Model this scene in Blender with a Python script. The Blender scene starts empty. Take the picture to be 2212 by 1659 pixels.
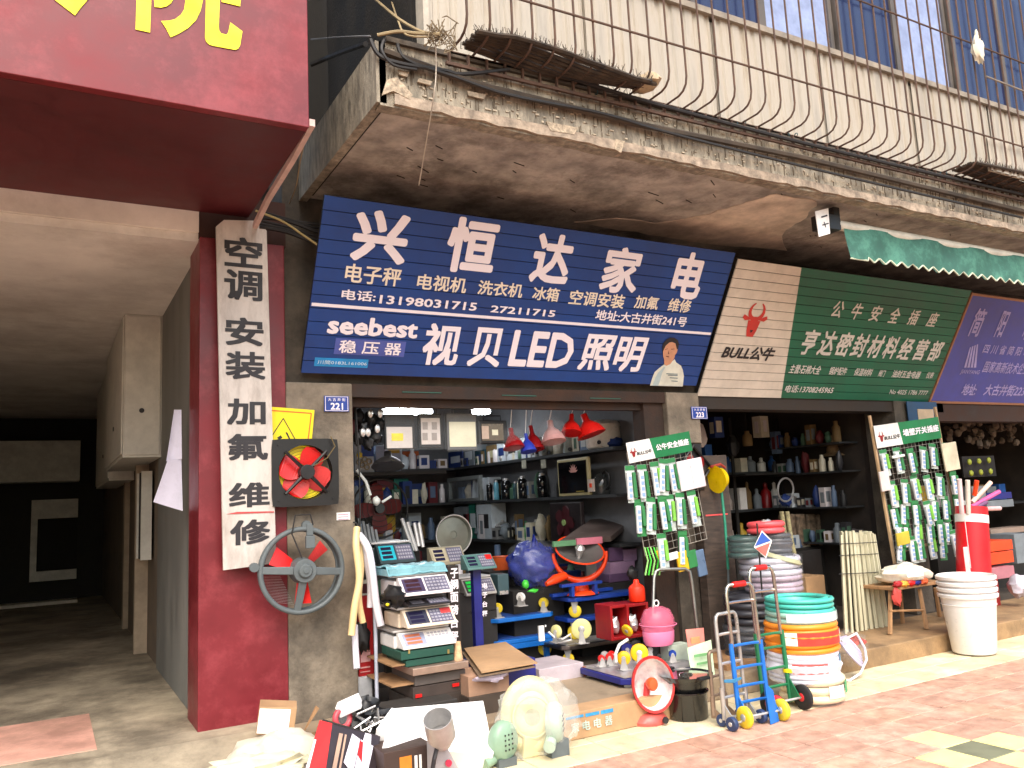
import bpy, math, random
from mathutils import Vector, Matrix, Euler
from mathutils.noise import noise
R = math.radians
random.seed(7)
# ---------------------------------------------------------------- camera, world, sun, exposure
sc = bpy.context.scene
FPX, CX, CY, EYE = 1780.0, 1106.0, 829.5, 1.55      # focal length in pixels of a 2212 px wide picture
yaw, pitch, roll = R(29.6), R(8.0), R(2.8)
cf = Vector((math.sin(yaw)*math.cos(pitch), math.cos(yaw)*math.cos(pitch), math.sin(pitch)))
_r = Vector((math.cos(yaw), -math.sin(yaw), 0)); _u = _r.cross(cf)
cr = _r*math.cos(roll)-_u*math.sin(roll); cu = _u*math.cos(roll)+_r*math.sin(roll)
cam = bpy.data.cameras.new('camera'); camo = bpy.data.objects.new('camera', cam); sc.collection.objects.link(camo)
m = Matrix((cr, cu, -cf)).transposed().to_4x4(); m.translation = (0, 0, EYE); camo.matrix_world = m
cam.sensor_width = 36; cam.lens = FPX/2212*36; cam.clip_start = .05; cam.clip_end = 900
sc.camera = camo
world = bpy.data.worlds.new('World'); sc.world = world; world.use_nodes = True
nt = world.node_tree; sky = nt.nodes.new('ShaderNodeTexSky'); sky.sky_type = 'NISHITA'; sky.sun_disc = False
sky.sun_elevation = R(52); sky.sun_rotation = R(200); sky.dust_density = 4; sky.air_density = 1.4; sky.ozone_density = 1.0
bg = nt.nodes['Background']; bg.inputs[1].default_value = .15
nt.links.new(sky.outputs[0], bg.inputs[0])
sun = bpy.data.lights.new('sun', 'SUN'); sun.energy = 1.3; sun.angle = R(60); sun.color = (1, .95, .88)
so = bpy.data.objects.new('sun', sun); sc.collection.objects.link(so)
_az, _el = R(200), R(52)
so.rotation_euler = Vector((math.sin(_az)*math.cos(_el), math.cos(_az)*math.cos(_el), math.sin(_el))).to_track_quat('Z', 'Y').to_euler()
so.location = (0, -4, 12)
vs = sc.view_settings; vs.view_transform = 'Standard'; vs.look = 'None'; vs.gamma = 1; vs.exposure = 1.2
try: vs.use_curve_mapping = False
except Exception: pass
sc.cycles.max_bounces = 8; sc.cycles.diffuse_bounces = 5; sc.cycles.use_denoising = True

# ---------------------------------------------------------------- helpers
def ray(u, v): return cf + cr*((u-CX)/FPX) + cu*((CY-v)/FPX)
def _at(u, v, ax, val):
    d = ray(u, v); p0 = Vector((0, 0, EYE)); t = (val-p0[ax])/d[ax]; return p0+d*t
def PY(u, v, Y): return _at(u, v, 1, Y)       # point of the upright plane y = Y behind a spot of the photo
def PX(u, v, X): return _at(u, v, 0, X)
def PZ(u, v, Z): return _at(u, v, 2, Z)
def pm(u, v, Y): return (PY(u, v, Y)-Vector((0, 0, EYE))).dot(cf)/FPX
COL = sc.collection

def lin(c):
    return tuple(((x/255)/12.92 if x/255 <= .04045 else ((x/255+.055)/1.055)**2.4) for x in c)
MATS = {}
def M(name, col, rough=.6, metal=0, var=.12, vscale=5, bump=0, bscale=60, dirt=0, dcol=(60, 50, 40), dscale=2.5, stretch=None, coat=0, emit=0, trans=0, alpha=1, ior=1.45, spec=.5):
    if name in MATS: return MATS[name]
    m = bpy.data.materials.new(name); m.use_nodes = True; n = m.node_tree.nodes; l = m.node_tree.links
    b = n['Principled BSDF']; c = lin(col)
    b.inputs['Roughness'].default_value = rough; b.inputs['Metallic'].default_value = metal
    b.inputs['Specular IOR Level'].default_value = spec
    tc = n.new('ShaderNodeTexCoord'); geo = n.new('ShaderNodeNewGeometry')
    mp = n.new('ShaderNodeMapping'); l.new(geo.outputs['Position'], mp.inputs[0])
    if stretch: mp.inputs['Scale'].default_value = stretch
    nz = n.new('ShaderNodeTexNoise'); nz.inputs['Scale'].default_value = vscale; nz.inputs['Detail'].default_value = 6; nz.inputs['Roughness'].default_value = .65
    l.new(mp.outputs[0], nz.inputs[0])
    mx = n.new('ShaderNodeMix'); mx.data_type = 'RGBA'
    mx.inputs[6].default_value = (*[x*(1-var*1.6) for x in c], 1); mx.inputs[7].default_value = (*[min(.95, x*(1+var)) for x in c], 1)
    cr_ = n.new('ShaderNodeMapRange'); cr_.inputs[1].default_value = .35; cr_.inputs[2].default_value = .65
    l.new(nz.outputs[0], cr_.inputs[0]); l.new(cr_.outputs[0], mx.inputs[0])
    out = mx.outputs[2]
    if rough > .15 and not emit and alpha == 1:
        rr = n.new('ShaderNodeMapRange'); rr.inputs[1].default_value = .3; rr.inputs[2].default_value = .7; rr.inputs[3].default_value = rough*.75; rr.inputs[4].default_value = min(1, rough*1.35)
        l.new(nz.outputs[0], rr.inputs[0]); l.new(rr.outputs[0], b.inputs['Roughness'])
    if not dirt and not emit and alpha == 1 and not trans: dirt = .2; dcol = tuple(x*.62+18 for x in col); dscale = 11
    if dirt:
        nd = n.new('ShaderNodeTexNoise'); nd.inputs['Scale'].default_value = dscale; nd.inputs['Detail'].default_value = 9; nd.inputs['Roughness'].default_value = .75
        l.new(mp.outputs[0], nd.inputs[0])
        mr = n.new('ShaderNodeMapRange'); mr.inputs[1].default_value = .48; mr.inputs[2].default_value = .68; mr.inputs[4].default_value = dirt
        l.new(nd.outputs[0], mr.inputs[0])
        m2 = n.new('ShaderNodeMix'); m2.data_type = 'RGBA'; m2.inputs[7].default_value = (*lin(dcol), 1)
        l.new(out, m2.inputs[6]); l.new(mr.outputs[0], m2.inputs[0]); out = m2.outputs[2]
    l.new(out, b.inputs['Base Color'])
    if bump:
        nb = n.new('ShaderNodeTexNoise'); nb.inputs['Scale'].default_value = bscale; nb.inputs['Detail'].default_value = 5
        l.new(mp.outputs[0], nb.inputs[0])
        bp = n.new('ShaderNodeBump'); bp.inputs['Strength'].default_value = bump; bp.inputs['Distance'].default_value = .01
        l.new(nb.outputs[0], bp.inputs['Height']); l.new(bp.outputs[0], b.inputs['Normal'])
    if coat: b.inputs['Coat Weight'].default_value = coat
    if emit: b.inputs['Emission Color'].default_value = (*c, 1); b.inputs['Emission Strength'].default_value = emit
    if trans: b.inputs['Transmission Weight'].default_value = trans; b.inputs['IOR'].default_value = ior
    if alpha < 1: b.inputs['Alpha'].default_value = alpha
    MATS[name] = m
    return m

class G:
    def __init__(s): s.v = []; s.f = []; s.mi = []; s.m = 0
    def add(s, vs_, fs): 
        k = len(s.v); s.v += [tuple(x) for x in vs_]; s.f += [tuple(i+k for i in f) for f in fs]; s.mi += [s.m]*len(fs); return s
    def box(s, x0, y0, z0, x1, y1, z1, mt=None):
        vs_ = [Vector((x, y, z)) for z in (z0, z1) for y in (y0, y1) for x in (x0, x1)]
        if mt is not None: vs_ = [mt@v for v in vs_]
        return s.add(vs_, [(0, 2, 3, 1), (4, 5, 7, 6), (0, 1, 5, 4), (2, 6, 7, 3), (0, 4, 6, 2), (1, 3, 7, 5)])
    def fb(s, u0, v0, u1, v1, Y, d):
        um, vm = (u0+u1)/2, (v0+v1)/2
        return s.box(PY(u0, vm, Y).x, Y, PY(um, v1, Y).z, PY(u1, vm, Y).x, Y+d, PY(um, v0, Y).z)
    def prism(s, pts, d):      # 3-D polygon pts extruded by the vector d
        n = len(pts); d = Vector(d); a = [Vector(p) for p in pts]
        s.add(a+[p+d for p in a], [tuple(range(n)), tuple(range(2*n-1, n-1, -1))]+[(i, i+n, (i+1) % n+n, (i+1) % n) for i in range(n)]); return s
    def poly(s, pts): return s.add([Vector(p) for p in pts], [tuple(range(len(pts)))])
    def tube(s, pts, r, n=8, closed=False, cap=True):
        pts = [Vector(p) for p in pts]; N = len(pts); rs = r if isinstance(r, (list, tuple)) else [r]*N
        rings = []; up = None
        for i, p in enumerate(pts):
            a = pts[(i-1) % N] if (closed or i > 0) else p; b = pts[(i+1) % N] if (closed or i < N-1) else p
            t = (b-a).normalized() if (b-a).length > 1e-9 else Vector((0, 0, 1))
            if up is None: up = t.orthogonal().normalized()
            up = (up-t*up.dot(t)); up = up.normalized() if up.length > 1e-6 else t.orthogonal().normalized()
            w = t.cross(up)
            rings.append([p+(up*math.cos(2*math.pi*k/n)+w*math.sin(2*math.pi*k/n))*rs[i] for k in range(n)])
        fs = []
        for i in range(N if closed else N-1):
            j = (i+1) % N
            for k in range(n): fs.append((i*n+k, i*n+(k+1) % n, j*n+(k+1) % n, j*n+k))
        if cap and not closed: fs.append(tuple(range(n-1, -1, -1))); fs.append(tuple((N-1)*n+k for k in range(n)))
        return s.add([q for rg in rings for q in rg], fs)
    def lathe(s, prof, n=20, mt=None, sx=1, sy=1):
        vs_ = []; fs = []
        for r, z in prof:
            for k in range(n):
                a = 2*math.pi*k/n; v = Vector((r*math.cos(a)*sx, r*math.sin(a)*sy, z)); vs_.append(mt@v if mt is not None else v)
        for i in range(len(prof)-1):
            for k in range(n): fs.append((i*n+k, i*n+(k+1) % n, (i+1)*n+(k+1) % n, (i+1)*n+k))
        if prof[0][0] > 1e-4: fs.append(tuple(range(n-1, -1, -1))) 
        if prof[-1][0] > 1e-4 and not getattr(s, 'open', False): fs.append(tuple((len(prof)-1)*n+k for k in range(n)))
        return s.add(vs_, fs)
    def cyl(s, a, b, r, n=16, r2=None):
        a = Vector(a); b = Vector(b); q = (b-a).to_track_quat('Z', 'Y').to_matrix().to_4x4(); q.translation = a
        return s.lathe([(r, 0), (r if r2 is None else r2, (b-a).length)], n, q)
    def torus(s, c, ax, Rr, r, n=24, k=8, sx=1):
        q = Vector(ax).to_track_quat('Z', 'Y').to_matrix(); c = Vector(c)
        return s.tube([c+q@Vector((Rr*math.cos(2*math.pi*i/n)*sx, Rr*math.sin(2*math.pi*i/n), 0)) for i in range(n)], r, k, closed=True)
    def blob(s, c, rad, seed=0, amp=.25, n=14, k=9, fr=2.2, flat=0):
        c = Vector(c); vs_ = []; fs = []
        for i in range(k+1):
            th = math.pi*i/k
            for j in range(n):
                a = 2*math.pi*j/n; d = Vector((math.sin(th)*math.cos(a), math.sin(th)*math.sin(a), math.cos(th)))
                q = 1+amp*noise(d*fr+Vector((seed, seed*1.7, 3)))*1.6
                p = Vector((d.x*rad[0]*q, d.y*rad[1]*q, d.z*rad[2]*q))
                if flat and p.z < -flat: p.z = -flat
                vs_.append(c+p)
        for i in range(k):
            for j in range(n): fs.append((i*n+j, (i+1)*n+j, (i+1)*n+(j+1) % n, i*n+(j+1) % n))
        return s.add(vs_, fs)
    def text(s, st, pl, b0, b1, bold=.02, shear=0):
        # fit the writing st into the box b0..b1 of the plane pl = (origin, ex, ey, normal)
        O, ex, ey, nn = pl; vs_, fs, bb = glyphs(st, 0); bold *= .8
        w = bb[2]-bb[0]; h = bb[3]-bb[1]; sx = (b1[0]-b0[0])/w; sy = (b1[1]-b0[1])/h
        pm_ = [(0, 0)] if not bold else [(0, 0), (bold, bold), (-bold, bold), (bold, -bold), (-bold, -bold), (0, bold), (0, -bold), (bold, 0), (-bold, 0)]
        if bold > .028: pm_ = [(0, 0)]+[(bold*math.cos(R(22.5*q)), bold*math.sin(R(22.5*q))) for q in range(16)]+[(bold*.5*math.cos(R(45*q)), bold*.5*math.sin(R(45*q))) for q in range(8)]
        sx = (b1[0]-b0[0])/(w+2*bold); sy = (b1[1]-b0[1])/(h+2*bold)
        for k, (ox, oy) in enumerate(pm_):
            s.add([O+ex*(b0[0]+(x-bb[0]+ox+bold)*sx+shear*(y-bb[1]+bold)*sy)+ey*(b0[1]+(y-bb[1]+oy+bold)*sy)+nn*(.003+.00005*k) for x, y in vs_], fs)
        return s

_gl = {}
def glyphs(st, bold):
    k = (st, bold)
    if k in _gl: return _gl[k]
    cv = bpy.data.curves.new('t', 'FONT'); cv.body = st; cv.size = 1; cv.offset = bold; cv.resolution_u = 2; cv.fill_mode = 'FRONT'
    o = bpy.data.objects.new('t', cv); COL.objects.link(o); bpy.context.view_layer.update()
    me = bpy.data.meshes.new_from_object(o.evaluated_get(bpy.context.evaluated_depsgraph_get()))
    vs_ = [(v.co.x, v.co.y) for v in me.vertices]; fs = [tuple(p.vertices) for p in me.polygons]
    bb = (min(v[0] for v in vs_), min(v[1] for v in vs_), max(v[0] for v in vs_), max(v[1] for v in vs_))
    bpy.data.objects.remove(o); bpy.data.curves.remove(cv); bpy.data.meshes.remove(me)
    _gl[k] = (vs_, fs, bb); return _gl[k]

def mesh_obj(name, g, mats, off, smooth=False, bevel=0):
    me = bpy.data.meshes.new(name)
    me.from_pydata([(v[0]-off.x, v[1]-off.y, v[2]-off.z) for v in g.v], [], g.f)
    mats = mats if isinstance(mats, (list, tuple)) else [mats]
    for mm in mats: me.materials.append(mm)
    if len(mats) > 1: me.polygons.foreach_set('material_index', g.mi)
    if smooth:
        me.polygons.foreach_set('use_smooth', [len(f) <= 4 for f in g.f])
        try: me.set_sharp_from_angle(angle=R(50))
        except Exception: pass
    me.update()
    o = bpy.data.objects.new(name, me); COL.objects.link(o)
    if bevel:
        b = o.modifiers.new('bevel', 'BEVEL'); b.width = bevel; b.segments = 2; b.limit_method = 'ANGLE'; b.angle_limit = R(40)
    return o

class T:      # a thing: an Empty that parents its parts
    def __init__(s, name, label, cat, loc=(0, 0, 0), group=None, local=False):
        s.o = bpy.data.objects.new(name, None); COL.objects.link(s.o); s.o.empty_display_size = .1
        s.loc = Vector(loc); s.o.location = s.loc; s.o['label'] = label; s.o['category'] = cat
        if group: s.o['group'] = group
        s.off = Vector((0, 0, 0)) if local else s.loc
    def part(s, name, g, mats, par=None, label=None, stuff=False, **k):
        o = mesh_obj(name, g, mats, s.off, **k); o.parent = par or s.o
        if label: o['label'] = label
        if stuff: o['kind'] = 'stuff'
        return o
    def rot(s, z, x=0, y=0): s.o.rotation_euler = (x, y, z); return s

def dup(t, loc, rotz=None, label=None, group=None, scale=None, rot=None):
    r = T.__new__(T); r.o = t.o.copy(); COL.objects.link(r.o); r.o.location = loc; r.loc = Vector(loc); r.off = Vector((0, 0, 0))
    if rotz is not None: r.o.rotation_euler = (0, 0, rotz)
    if rot: r.o.rotation_euler = rot
    if label: r.o['label'] = label
    if group: r.o['group'] = group
    if scale: r.o.scale = scale if isinstance(scale, tuple) else (scale,)*3
    def rec(a, b):
        for ch in list(a.children):
            c = ch.copy(); COL.objects.link(c); c.parent = b; rec(ch, c)
    rec(t.o, r.o); return r

def one(name, label, cat, g, mats, group=None, stuff=False, **k):      # a thing that is one mesh
    xs = [v[0] for v in g.v]; ys = [v[1] for v in g.v]; zs = [v[2] for v in g.v]
    off = Vector(((min(xs)+max(xs))/2, (min(ys)+max(ys))/2, min(zs)))
    o = mesh_obj(name, g, mats, off, **k); o.location = off; o['label'] = label; o['category'] = cat
    if group: o['group'] = group
    if stuff: o['kind'] = 'stuff'
    return o
def struct(name, g, mats, par=None, label=None, **k):
    o = mesh_obj(name, g, mats, Vector((0, 0, 0)), **k)
    if par: o.parent = par
    else: o['kind'] = 'structure'
    if label: o['label'] = label
    return o
def plane_at(O, ex, ey): 
    ex = Vector(ex).normalized(); ey = Vector(ey).normalized(); return (Vector(O), ex, ey, ex.cross(ey))
def uvw(pl, u, v):
    O, ex, ey, nn = pl; d = ray(u, v); p0 = Vector((0, 0, EYE)); t = (O-p0).dot(nn)/d.dot(nn); q = p0+d*t-O; return (q.dot(ex), q.dot(ey))
def on(pl, s, t, h=0): return pl[0]+pl[1]*s+pl[2]*t+pl[3]*h
def slabp(g, pl, s0, t0, s1, t1, h0, h1):      # a flat box on a plane, from height h0 to h1
    return g.prism([on(pl, s0, t0, h0), on(pl, s1, t0, h0), on(pl, s1, t1, h0), on(pl, s0, t1, h0)], pl[3]*(h1-h0))
def Yplane(Y): return plane_at((0, Y, 0), (1, 0, 0), (0, 0, 1))    # its normal is -y, towards the street

# ---------------------------------------------------------------- materials
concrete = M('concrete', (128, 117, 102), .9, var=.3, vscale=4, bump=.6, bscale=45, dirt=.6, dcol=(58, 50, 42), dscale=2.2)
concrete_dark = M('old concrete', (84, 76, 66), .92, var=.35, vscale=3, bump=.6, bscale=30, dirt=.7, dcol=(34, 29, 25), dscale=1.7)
soffit_m = M('stained plaster', (172, 165, 156), .93, var=.3, vscale=3.5, bump=1.0, bscale=18, dirt=.75, dcol=(78, 68, 60), dscale=2.2)
fascia_m = M('mosaic plaster', (158, 149, 132), .9, var=.3, vscale=8, bump=.6, bscale=50, dirt=.6, dcol=(84, 75, 64), dscale=1.5, stretch=(2.5, 2.5, .8))
plaster_new = M('bare plaster patch', (220, 204, 186), .95, var=.2, vscale=3, bump=.2, dirt=.4, dcol=(120, 96, 76))
black = M('black plastic', (22, 22, 24), .45, var=.3)
dark = M('blackish brown paint', (34, 31, 28), .9, var=.4, vscale=2)  # even blackish brown for backings, benches and panels
brown = M('brown painted wood', (60, 42, 32), .75, var=.35, vscale=4, bump=.2, dirt=.4, dcol=(24, 18, 14))
blue_sign = M('blue sign paint', (12, 62, 132), .42, var=.1, vscale=2, dirt=.2, dcol=(20, 45, 90), dscale=3)
white_print = M('white print', (246, 238, 246), .5, var=.02, dirt=.06)
green_sign = M('green sign paint', (10, 98, 72), .38, var=.12, vscale=2, dirt=.25, dcol=(8, 60, 46))
cream_sign = M('cream sign paint', (214, 204, 190), .45, var=.06)
purple_sign = M('purple sign paint', (74, 80, 158), .45, var=.1)
ink = M('black print', (34, 32, 36), .5)
red_paint = M('oxblood cladding', (114, 24, 34), .42, var=.14, vscale=2.2, dirt=.28, dcol=(188, 84, 92), dscale=3.5)
yellow = M('yellow vinyl', (250, 225, 20), .4, var=.04)
white = M('white plastic', (232, 230, 226), .4, var=.05)
white_wall = M('whitewashed wall', (236, 230, 220), .9, var=.12, vscale=1.5, bump=.15, dirt=.3, dcol=(120, 104, 84), dscale=1.3)
grey_wall = M('grey shop wall', (112, 113, 116), .8, var=.12)
gwall2 = M('grey painted passage wall', (122, 122, 117), .85, var=.2, dirt=.5, dcol=(60, 56, 48), stretch=(1, 1, .3))
red = M('red plastic', (206, 26, 24), .35, var=.08)
red_dark = M('red enamel', (150, 22, 26), .35, var=.15)
pink = M('pink plastic', (236, 128, 168), .35, var=.05)
orange = M('orange plastic', (242, 70, 22), .35, var=.05)
orange_hose = M('orange hose', (238, 140, 30), .35, var=.05)
teal = M('teal hose', (74, 186, 170), .3, var=.1)
whitehose = M('white hose', (222, 220, 232), .3, var=.06)
creamhose = M('cream hose', (232, 214, 176), .35, var=.06)
blackhose = M('black hose', (44, 44, 50), .35, var=.2)
greyhose = M('translucent grey hose', (150, 146, 156), .3, var=.2)
blue = M('blue enamel', (22, 60, 150), .35, var=.1)
blue2 = M('bright blue enamel', (20, 104, 190), .35, var=.1)
navy = M('navy paint', (30, 36, 120), .4, var=.1)
greenp = M('green enamel', (24, 110, 70), .35, var=.1)
dkgreen = M('dark green board', (20, 72, 58), .6, var=.1)
lime = M('lime green plastic', (70, 200, 60), .35)
ylw = M('yellow nylon', (228, 200, 50), .4, var=.1)
cream = M('cream nylon', (226, 220, 150), .45, var=.08)
chrome = M('chromed steel', (214, 212, 210), .28, .7, var=.08)
steel = M('brushed steel', (196, 194, 192), .42, .55, var=.12)
grey_metal = M('grey enamel', (88, 96, 98), .5, var=.12)
rubber = M('black rubber', (30, 29, 30), .7, var=.2)
card = M('cardboard', (178, 142, 104), .85, var=.12, vscale=3, bump=.1)
card2 = M('dark cardboard', (120, 98, 76), .85, var=.15)
paper = M('white paper', (240, 238, 234), .7, var=.03)
lcd = M('display glass', (36, 34, 60), .2)
tealp = M('turquoise panel', (40, 170, 190), .4)
glassy = M('clear plastic film', (225, 232, 235), .1, alpha=.055, var=.02)
film2 = M('milky film', (236, 238, 232), .25, alpha=.2, var=.1)
glass = M('clear glass', (235, 240, 240), .05, trans=.9, var=.0)
lightblue = M('light blue print', (120, 150, 215), .5)
wood = M('raw wood', (160, 122, 84), .7, var=.2, stretch=(1, 1, .2), vscale=12)
ivory = M('ivory plastic', (216, 208, 186), .4)
# ================================================================= the setting
# ---- pavement with single tiles
salmon = [M('salmon paving tile %d' % i, c, .75, var=.2, vscale=9, bump=.3, bscale=70, dirt=.45, dcol=(166, 122, 94), dscale=1.6) for i, c in enumerate([(192, 152, 132), (196, 157, 137), (184, 144, 124), (192, 155, 132)])]
cream_t = M('cream paving tile', (240, 226, 150), .6, var=.06, vscale=7, bump=.2, dirt=.15, dcol=(140, 112, 82))
green_t = M('grey green paving tile', (118, 120, 96), .7, var=.14, bump=.2, dirt=.3)
ground_m = M('joint mortar', (150, 118, 98), .95, var=.25, bump=.4, vscale=2)
g = G(); g.box(-60, -60, -.3, 60, 60, -.012); pav = struct('pavement', g, ground_m)
W = .268; X0, Y0 = 4.588, 3.478
def tile_mesh(mat, w, h):
    me = bpy.data.meshes.new('paving_tile'); q = G(); a, b = w/2-.003, h/2-.003; c = .004
    q.add([(-a, -b, -.05), (a, -b, -.05), (a, b, -.05), (-a, b, -.05), (-a, -b, -c), (a, -b, -c), (a, b, -c), (-a, b, -c), (-a+c, -b+c, 0), (a-c, -b+c, 0), (a-c, b-c, 0), (-a+c, b-c, 0)],
          [(0, 1, 5, 4), (1, 2, 6, 5), (2, 3, 7, 6), (3, 0, 4, 7), (4, 5, 9, 8), (5, 6, 10, 9), (6, 7, 11, 10), (7, 4, 8, 11), (8, 9, 10, 11)])
    me.from_pydata(q.v, [], q.f); me.materials.append(mat); me.update(); return me
tm = [tile_mesh(mm, W, W) for mm in salmon]; tc_ = tile_mesh(cream_t, W, W); tg = tile_mesh(green_t, W, W)
plus = {(0, 1): tg, (0, 0): tc_, (1, 1): tc_, (-1, 1): tc_, (0, 2): tc_}
rr = random.Random(3)
for j in range(-4, 5):
    for i in range(-16, 17):
        x = X0+W*(i+.5); y = Y0-W*(j+.5)
        if y > 4.33: continue
        u = (Vector((x, y, 0))-Vector((0, 0, EYE))); dd = u.dot(cf)
        if dd <= 0: continue
        pu = CX+FPX*u.dot(cr)/dd; pv = CY-FPX*u.dot(cu)/dd
        if not (-150 < pu < 2360 and pv < 1800): continue
        ii = (i+7) % 14-7
        me = plus.get((ii, j)) or rr.choice(tm)
        o = bpy.data.objects.new('paving_tile', me); COL.objects.link(o); o.parent = pav
        o.location = (x, y, rr.uniform(-.0015, .0015)); o.rotation_euler = (rr.uniform(-.004, .004), rr.uniform(-.004, .004), rr.choice([0, math.pi/2]))
# cream border band between the red tiles and the shop step
BW = .268
BY = .30
tb = [tile_mesh(M('border tile %d' % i, c, .7, var=.16, vscale=8, bump=.2, dirt=.6, dcol=(128, 104, 82), dscale=2), BW, BY) for i, c in enumerate([(222, 208, 172), (212, 198, 162), (226, 214, 180)])]
for j in range(2):
    for i in range(-2, 36):
        o = bpy.data.objects.new('border_tile', rr.choice(tb)); COL.objects.link(o); o.parent = pav
        o.location = (1.2+BW*(i+.5), 4.287+BY*(j+.5), rr.uniform(-.001, .001))
# ---- raised step and floors
step_m = M('step concrete', (150, 122, 88), .85, var=.2, vscale=4, bump=.3, dirt=.5, dcol=(96, 78, 60))
g = G(); g.box(1.4, 4.89, -.01, 5.35, 5.7, .16); struct('shop_step', g, M('worn step', (158, 140, 116), .85, var=.2, bump=.3, dirt=.5), bevel=.012)
g = G(); g.box(5.354, 4.86, -.01, 13, 5.7, .155); struct('shop_step', g, step_m, bevel=.012)
g = G(); g.box(1.4, 5.7, -.01, 13, 11, .152); struct('shop_floor', g, M('dark shop floor', (78, 70, 62), .7, var=.25, dirt=.4))
g = G(); g.prism([(-7, 4.72, 0.002), (-7, 5.5, .21), (-7, 17.5, .21), (-7, 17.5, -.2), (-7, 4.72, -.2)], (8.35, 0, 0))
struct('passage_floor', g, M('stained concrete floor', (166, 154, 132), .85, var=.35, vscale=1.6, bump=.3, dirt=.85, dcol=(74, 64, 52), dscale=.7))
g = G(); g.box(-1.5, 5.7, .209, .30, 6.75, .214)
struct('floor_patch', g, M('worn salmon screed', (206, 156, 138), .8, var=.2, vscale=3, bump=.2, dirt=.6, dcol=(150, 120, 98), dscale=1.2))
# ---- the passage
T_p = T('passage_vault', 'cream plastered passage with low ceiling running back beside the red column', 'passage', (0, 6, 0))
g = G(); g.box(-7, 5.73, 3.46, .86, 5.95, 3.62); T_p.part('front_beam', g, white_wall)
g = G(); g.box(-7, 5.76, 3.40, .98, 17, 3.458); T_p.part('ceiling', g, M('cream ceiling', (240, 236, 228), .9, var=.1, vscale=1, dirt=.35, dcol=(128, 110, 88), dscale=.8))
g = G(); g.box(.90, 6.14, .14, 1.3, 8.3, 3.4); T_p.part('wall', g, gwall2)
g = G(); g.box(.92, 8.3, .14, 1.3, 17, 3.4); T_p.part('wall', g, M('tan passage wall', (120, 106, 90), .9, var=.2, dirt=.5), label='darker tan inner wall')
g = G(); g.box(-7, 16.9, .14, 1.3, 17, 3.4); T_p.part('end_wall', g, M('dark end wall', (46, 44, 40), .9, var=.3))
g = G(); g.box(-2.4, 16.3, 2.25, .5, 16.88, 2.95); T_p.part('lintel', g, M('grey lintel', (226, 228, 218), .9))
g = G(); g.box(.9, 6.14, .14, .905, 6.14, .2)
fr = G(); fr.box(-.22, 16.75, .55, -.12, 16.88, 1.95); fr.box(-.12, 16.75, 1.62, .5, 16.88, 1.95); fr.box(-.12, 16.75, .55, .5, 16.88, .72)
T_p.part('door_frame', fr, M('pale door frame', (226, 224, 214), .8)); g = G(); g.box(-.12, 16.84, .72, .5, 16.88, 1.62); T_p.part('door', g, dark)
g = G(); g.box(-3, 15.9, .15, .5, 16.28, .26); T_p.part('threshold', g, M('pale sill', (226, 220, 204), .8))
g = G(); g.box(-1.7, 5.96, .14, -1.55, 17, 3.398); T_p.part('unseen_left_wall', g, white_wall)  # unseen passage wall, added to cut side light, white to bounce some
g = G(); g.box(.80, 9.3, .15, .92, 9.42, 2.1); T_p.part('pilaster', g, M('pale pilaster', (168, 150, 128), .9, var=.15)); g = G(); g.box(.86, 11.5, .15, .92, 11.7, 3.4); T_p.part('pilaster', g, M('pale pilaster', (168, 150, 128), .9, var=.15))
tan = M('tan cabinet paint', (206, 203, 192), .6, var=.08)
for k, (y0, y1, z0, x0, lb) in enumerate([(8.07, 10.4, 2.09, .57, 'tall cream meter cabinet hanging under the passage ceiling nearest the street'), (10.7, 13.5, 2.0, .62, 'second meter cabinet deeper in the dark passage')]):
    t = T('meter_cabinet', lb, 'cabinet', (x0, y0, z0))
    g = G(); g.box(x0+.012, y0+.012, z0, .899, y1, 3.398); t.part('body', g, tan)
    g = G(); g.box(x0+.02, y0-.004, z0+.02, .885, y0+.01, 3.38); t.part('door', g, tan, bevel=.004)
    g = G(); g.box(x0-.002, y0+.05, z0+.03, x0+.01, (y0+y1)/2-.01, 3.38); g.box(x0-.002, (y0+y1)/2+.01, z0+.03, x0+.01, y1-.05, 3.38); t.part('side_door', g, tan, bevel=.004)
    g = G(); g.cyl((x0+.16, y0-.012, z0+.42), (x0+.16, y0-.002, z0+.42), .022); g.cyl((x0-.01, y0+1, z0+.35), (x0, y0+1, z0+.35), .022); t.part('lock', g, ink)
t = T('wall_box', 'narrow dark notice box on the passage wall below the meter cabinet', 'box', (.9, 9.6, 1))
g = G(); g.box(.80, 8.75, 1.15, .895, 8.8, 2.0); g.box(.80, 9.2, 1.15, .895, 9.25, 2.0); t.part('frame', g, tan); g = G(); g.box(.82, 8.8, 1.15, .9, 9.2, 2.0); t.part('panel', g, dark)
for lb, qd in (('upper white paper sheet hanging at the left edge of the red column', [(376, 885), (392, 885), (392, 992), (360, 996)]), ('lower white paper sheet flaring out left of the red column', [(362, 994), (392, 990), (394, 1104), (332, 1084)])):
    g = G(); n = 6; P4 = [PY(u, v, 6.25) for u, v in qd]; vs_ = []
    for i in range(n+1):
        for j in range(n+1):
            f, h = i/n, j/n; a = P4[0].lerp(P4[1], f); b = P4[3].lerp(P4[2], f); p = a.lerp(b, h); p.y += .03*math.sin(f*3+h)*h; vs_.append(p)
    g.add(vs_, [(i*(n+1)+j, (i+1)*(n+1)+j, (i+1)*(n+1)+j+1, i*(n+1)+j+1) for i in range(n) for j in range(n)])
    one('paper_sheet', lb, 'paper', g, M('bluish paper', (224, 222, 240), .7, var=.02), 'paper sheets behind the column', smooth=True)

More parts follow.
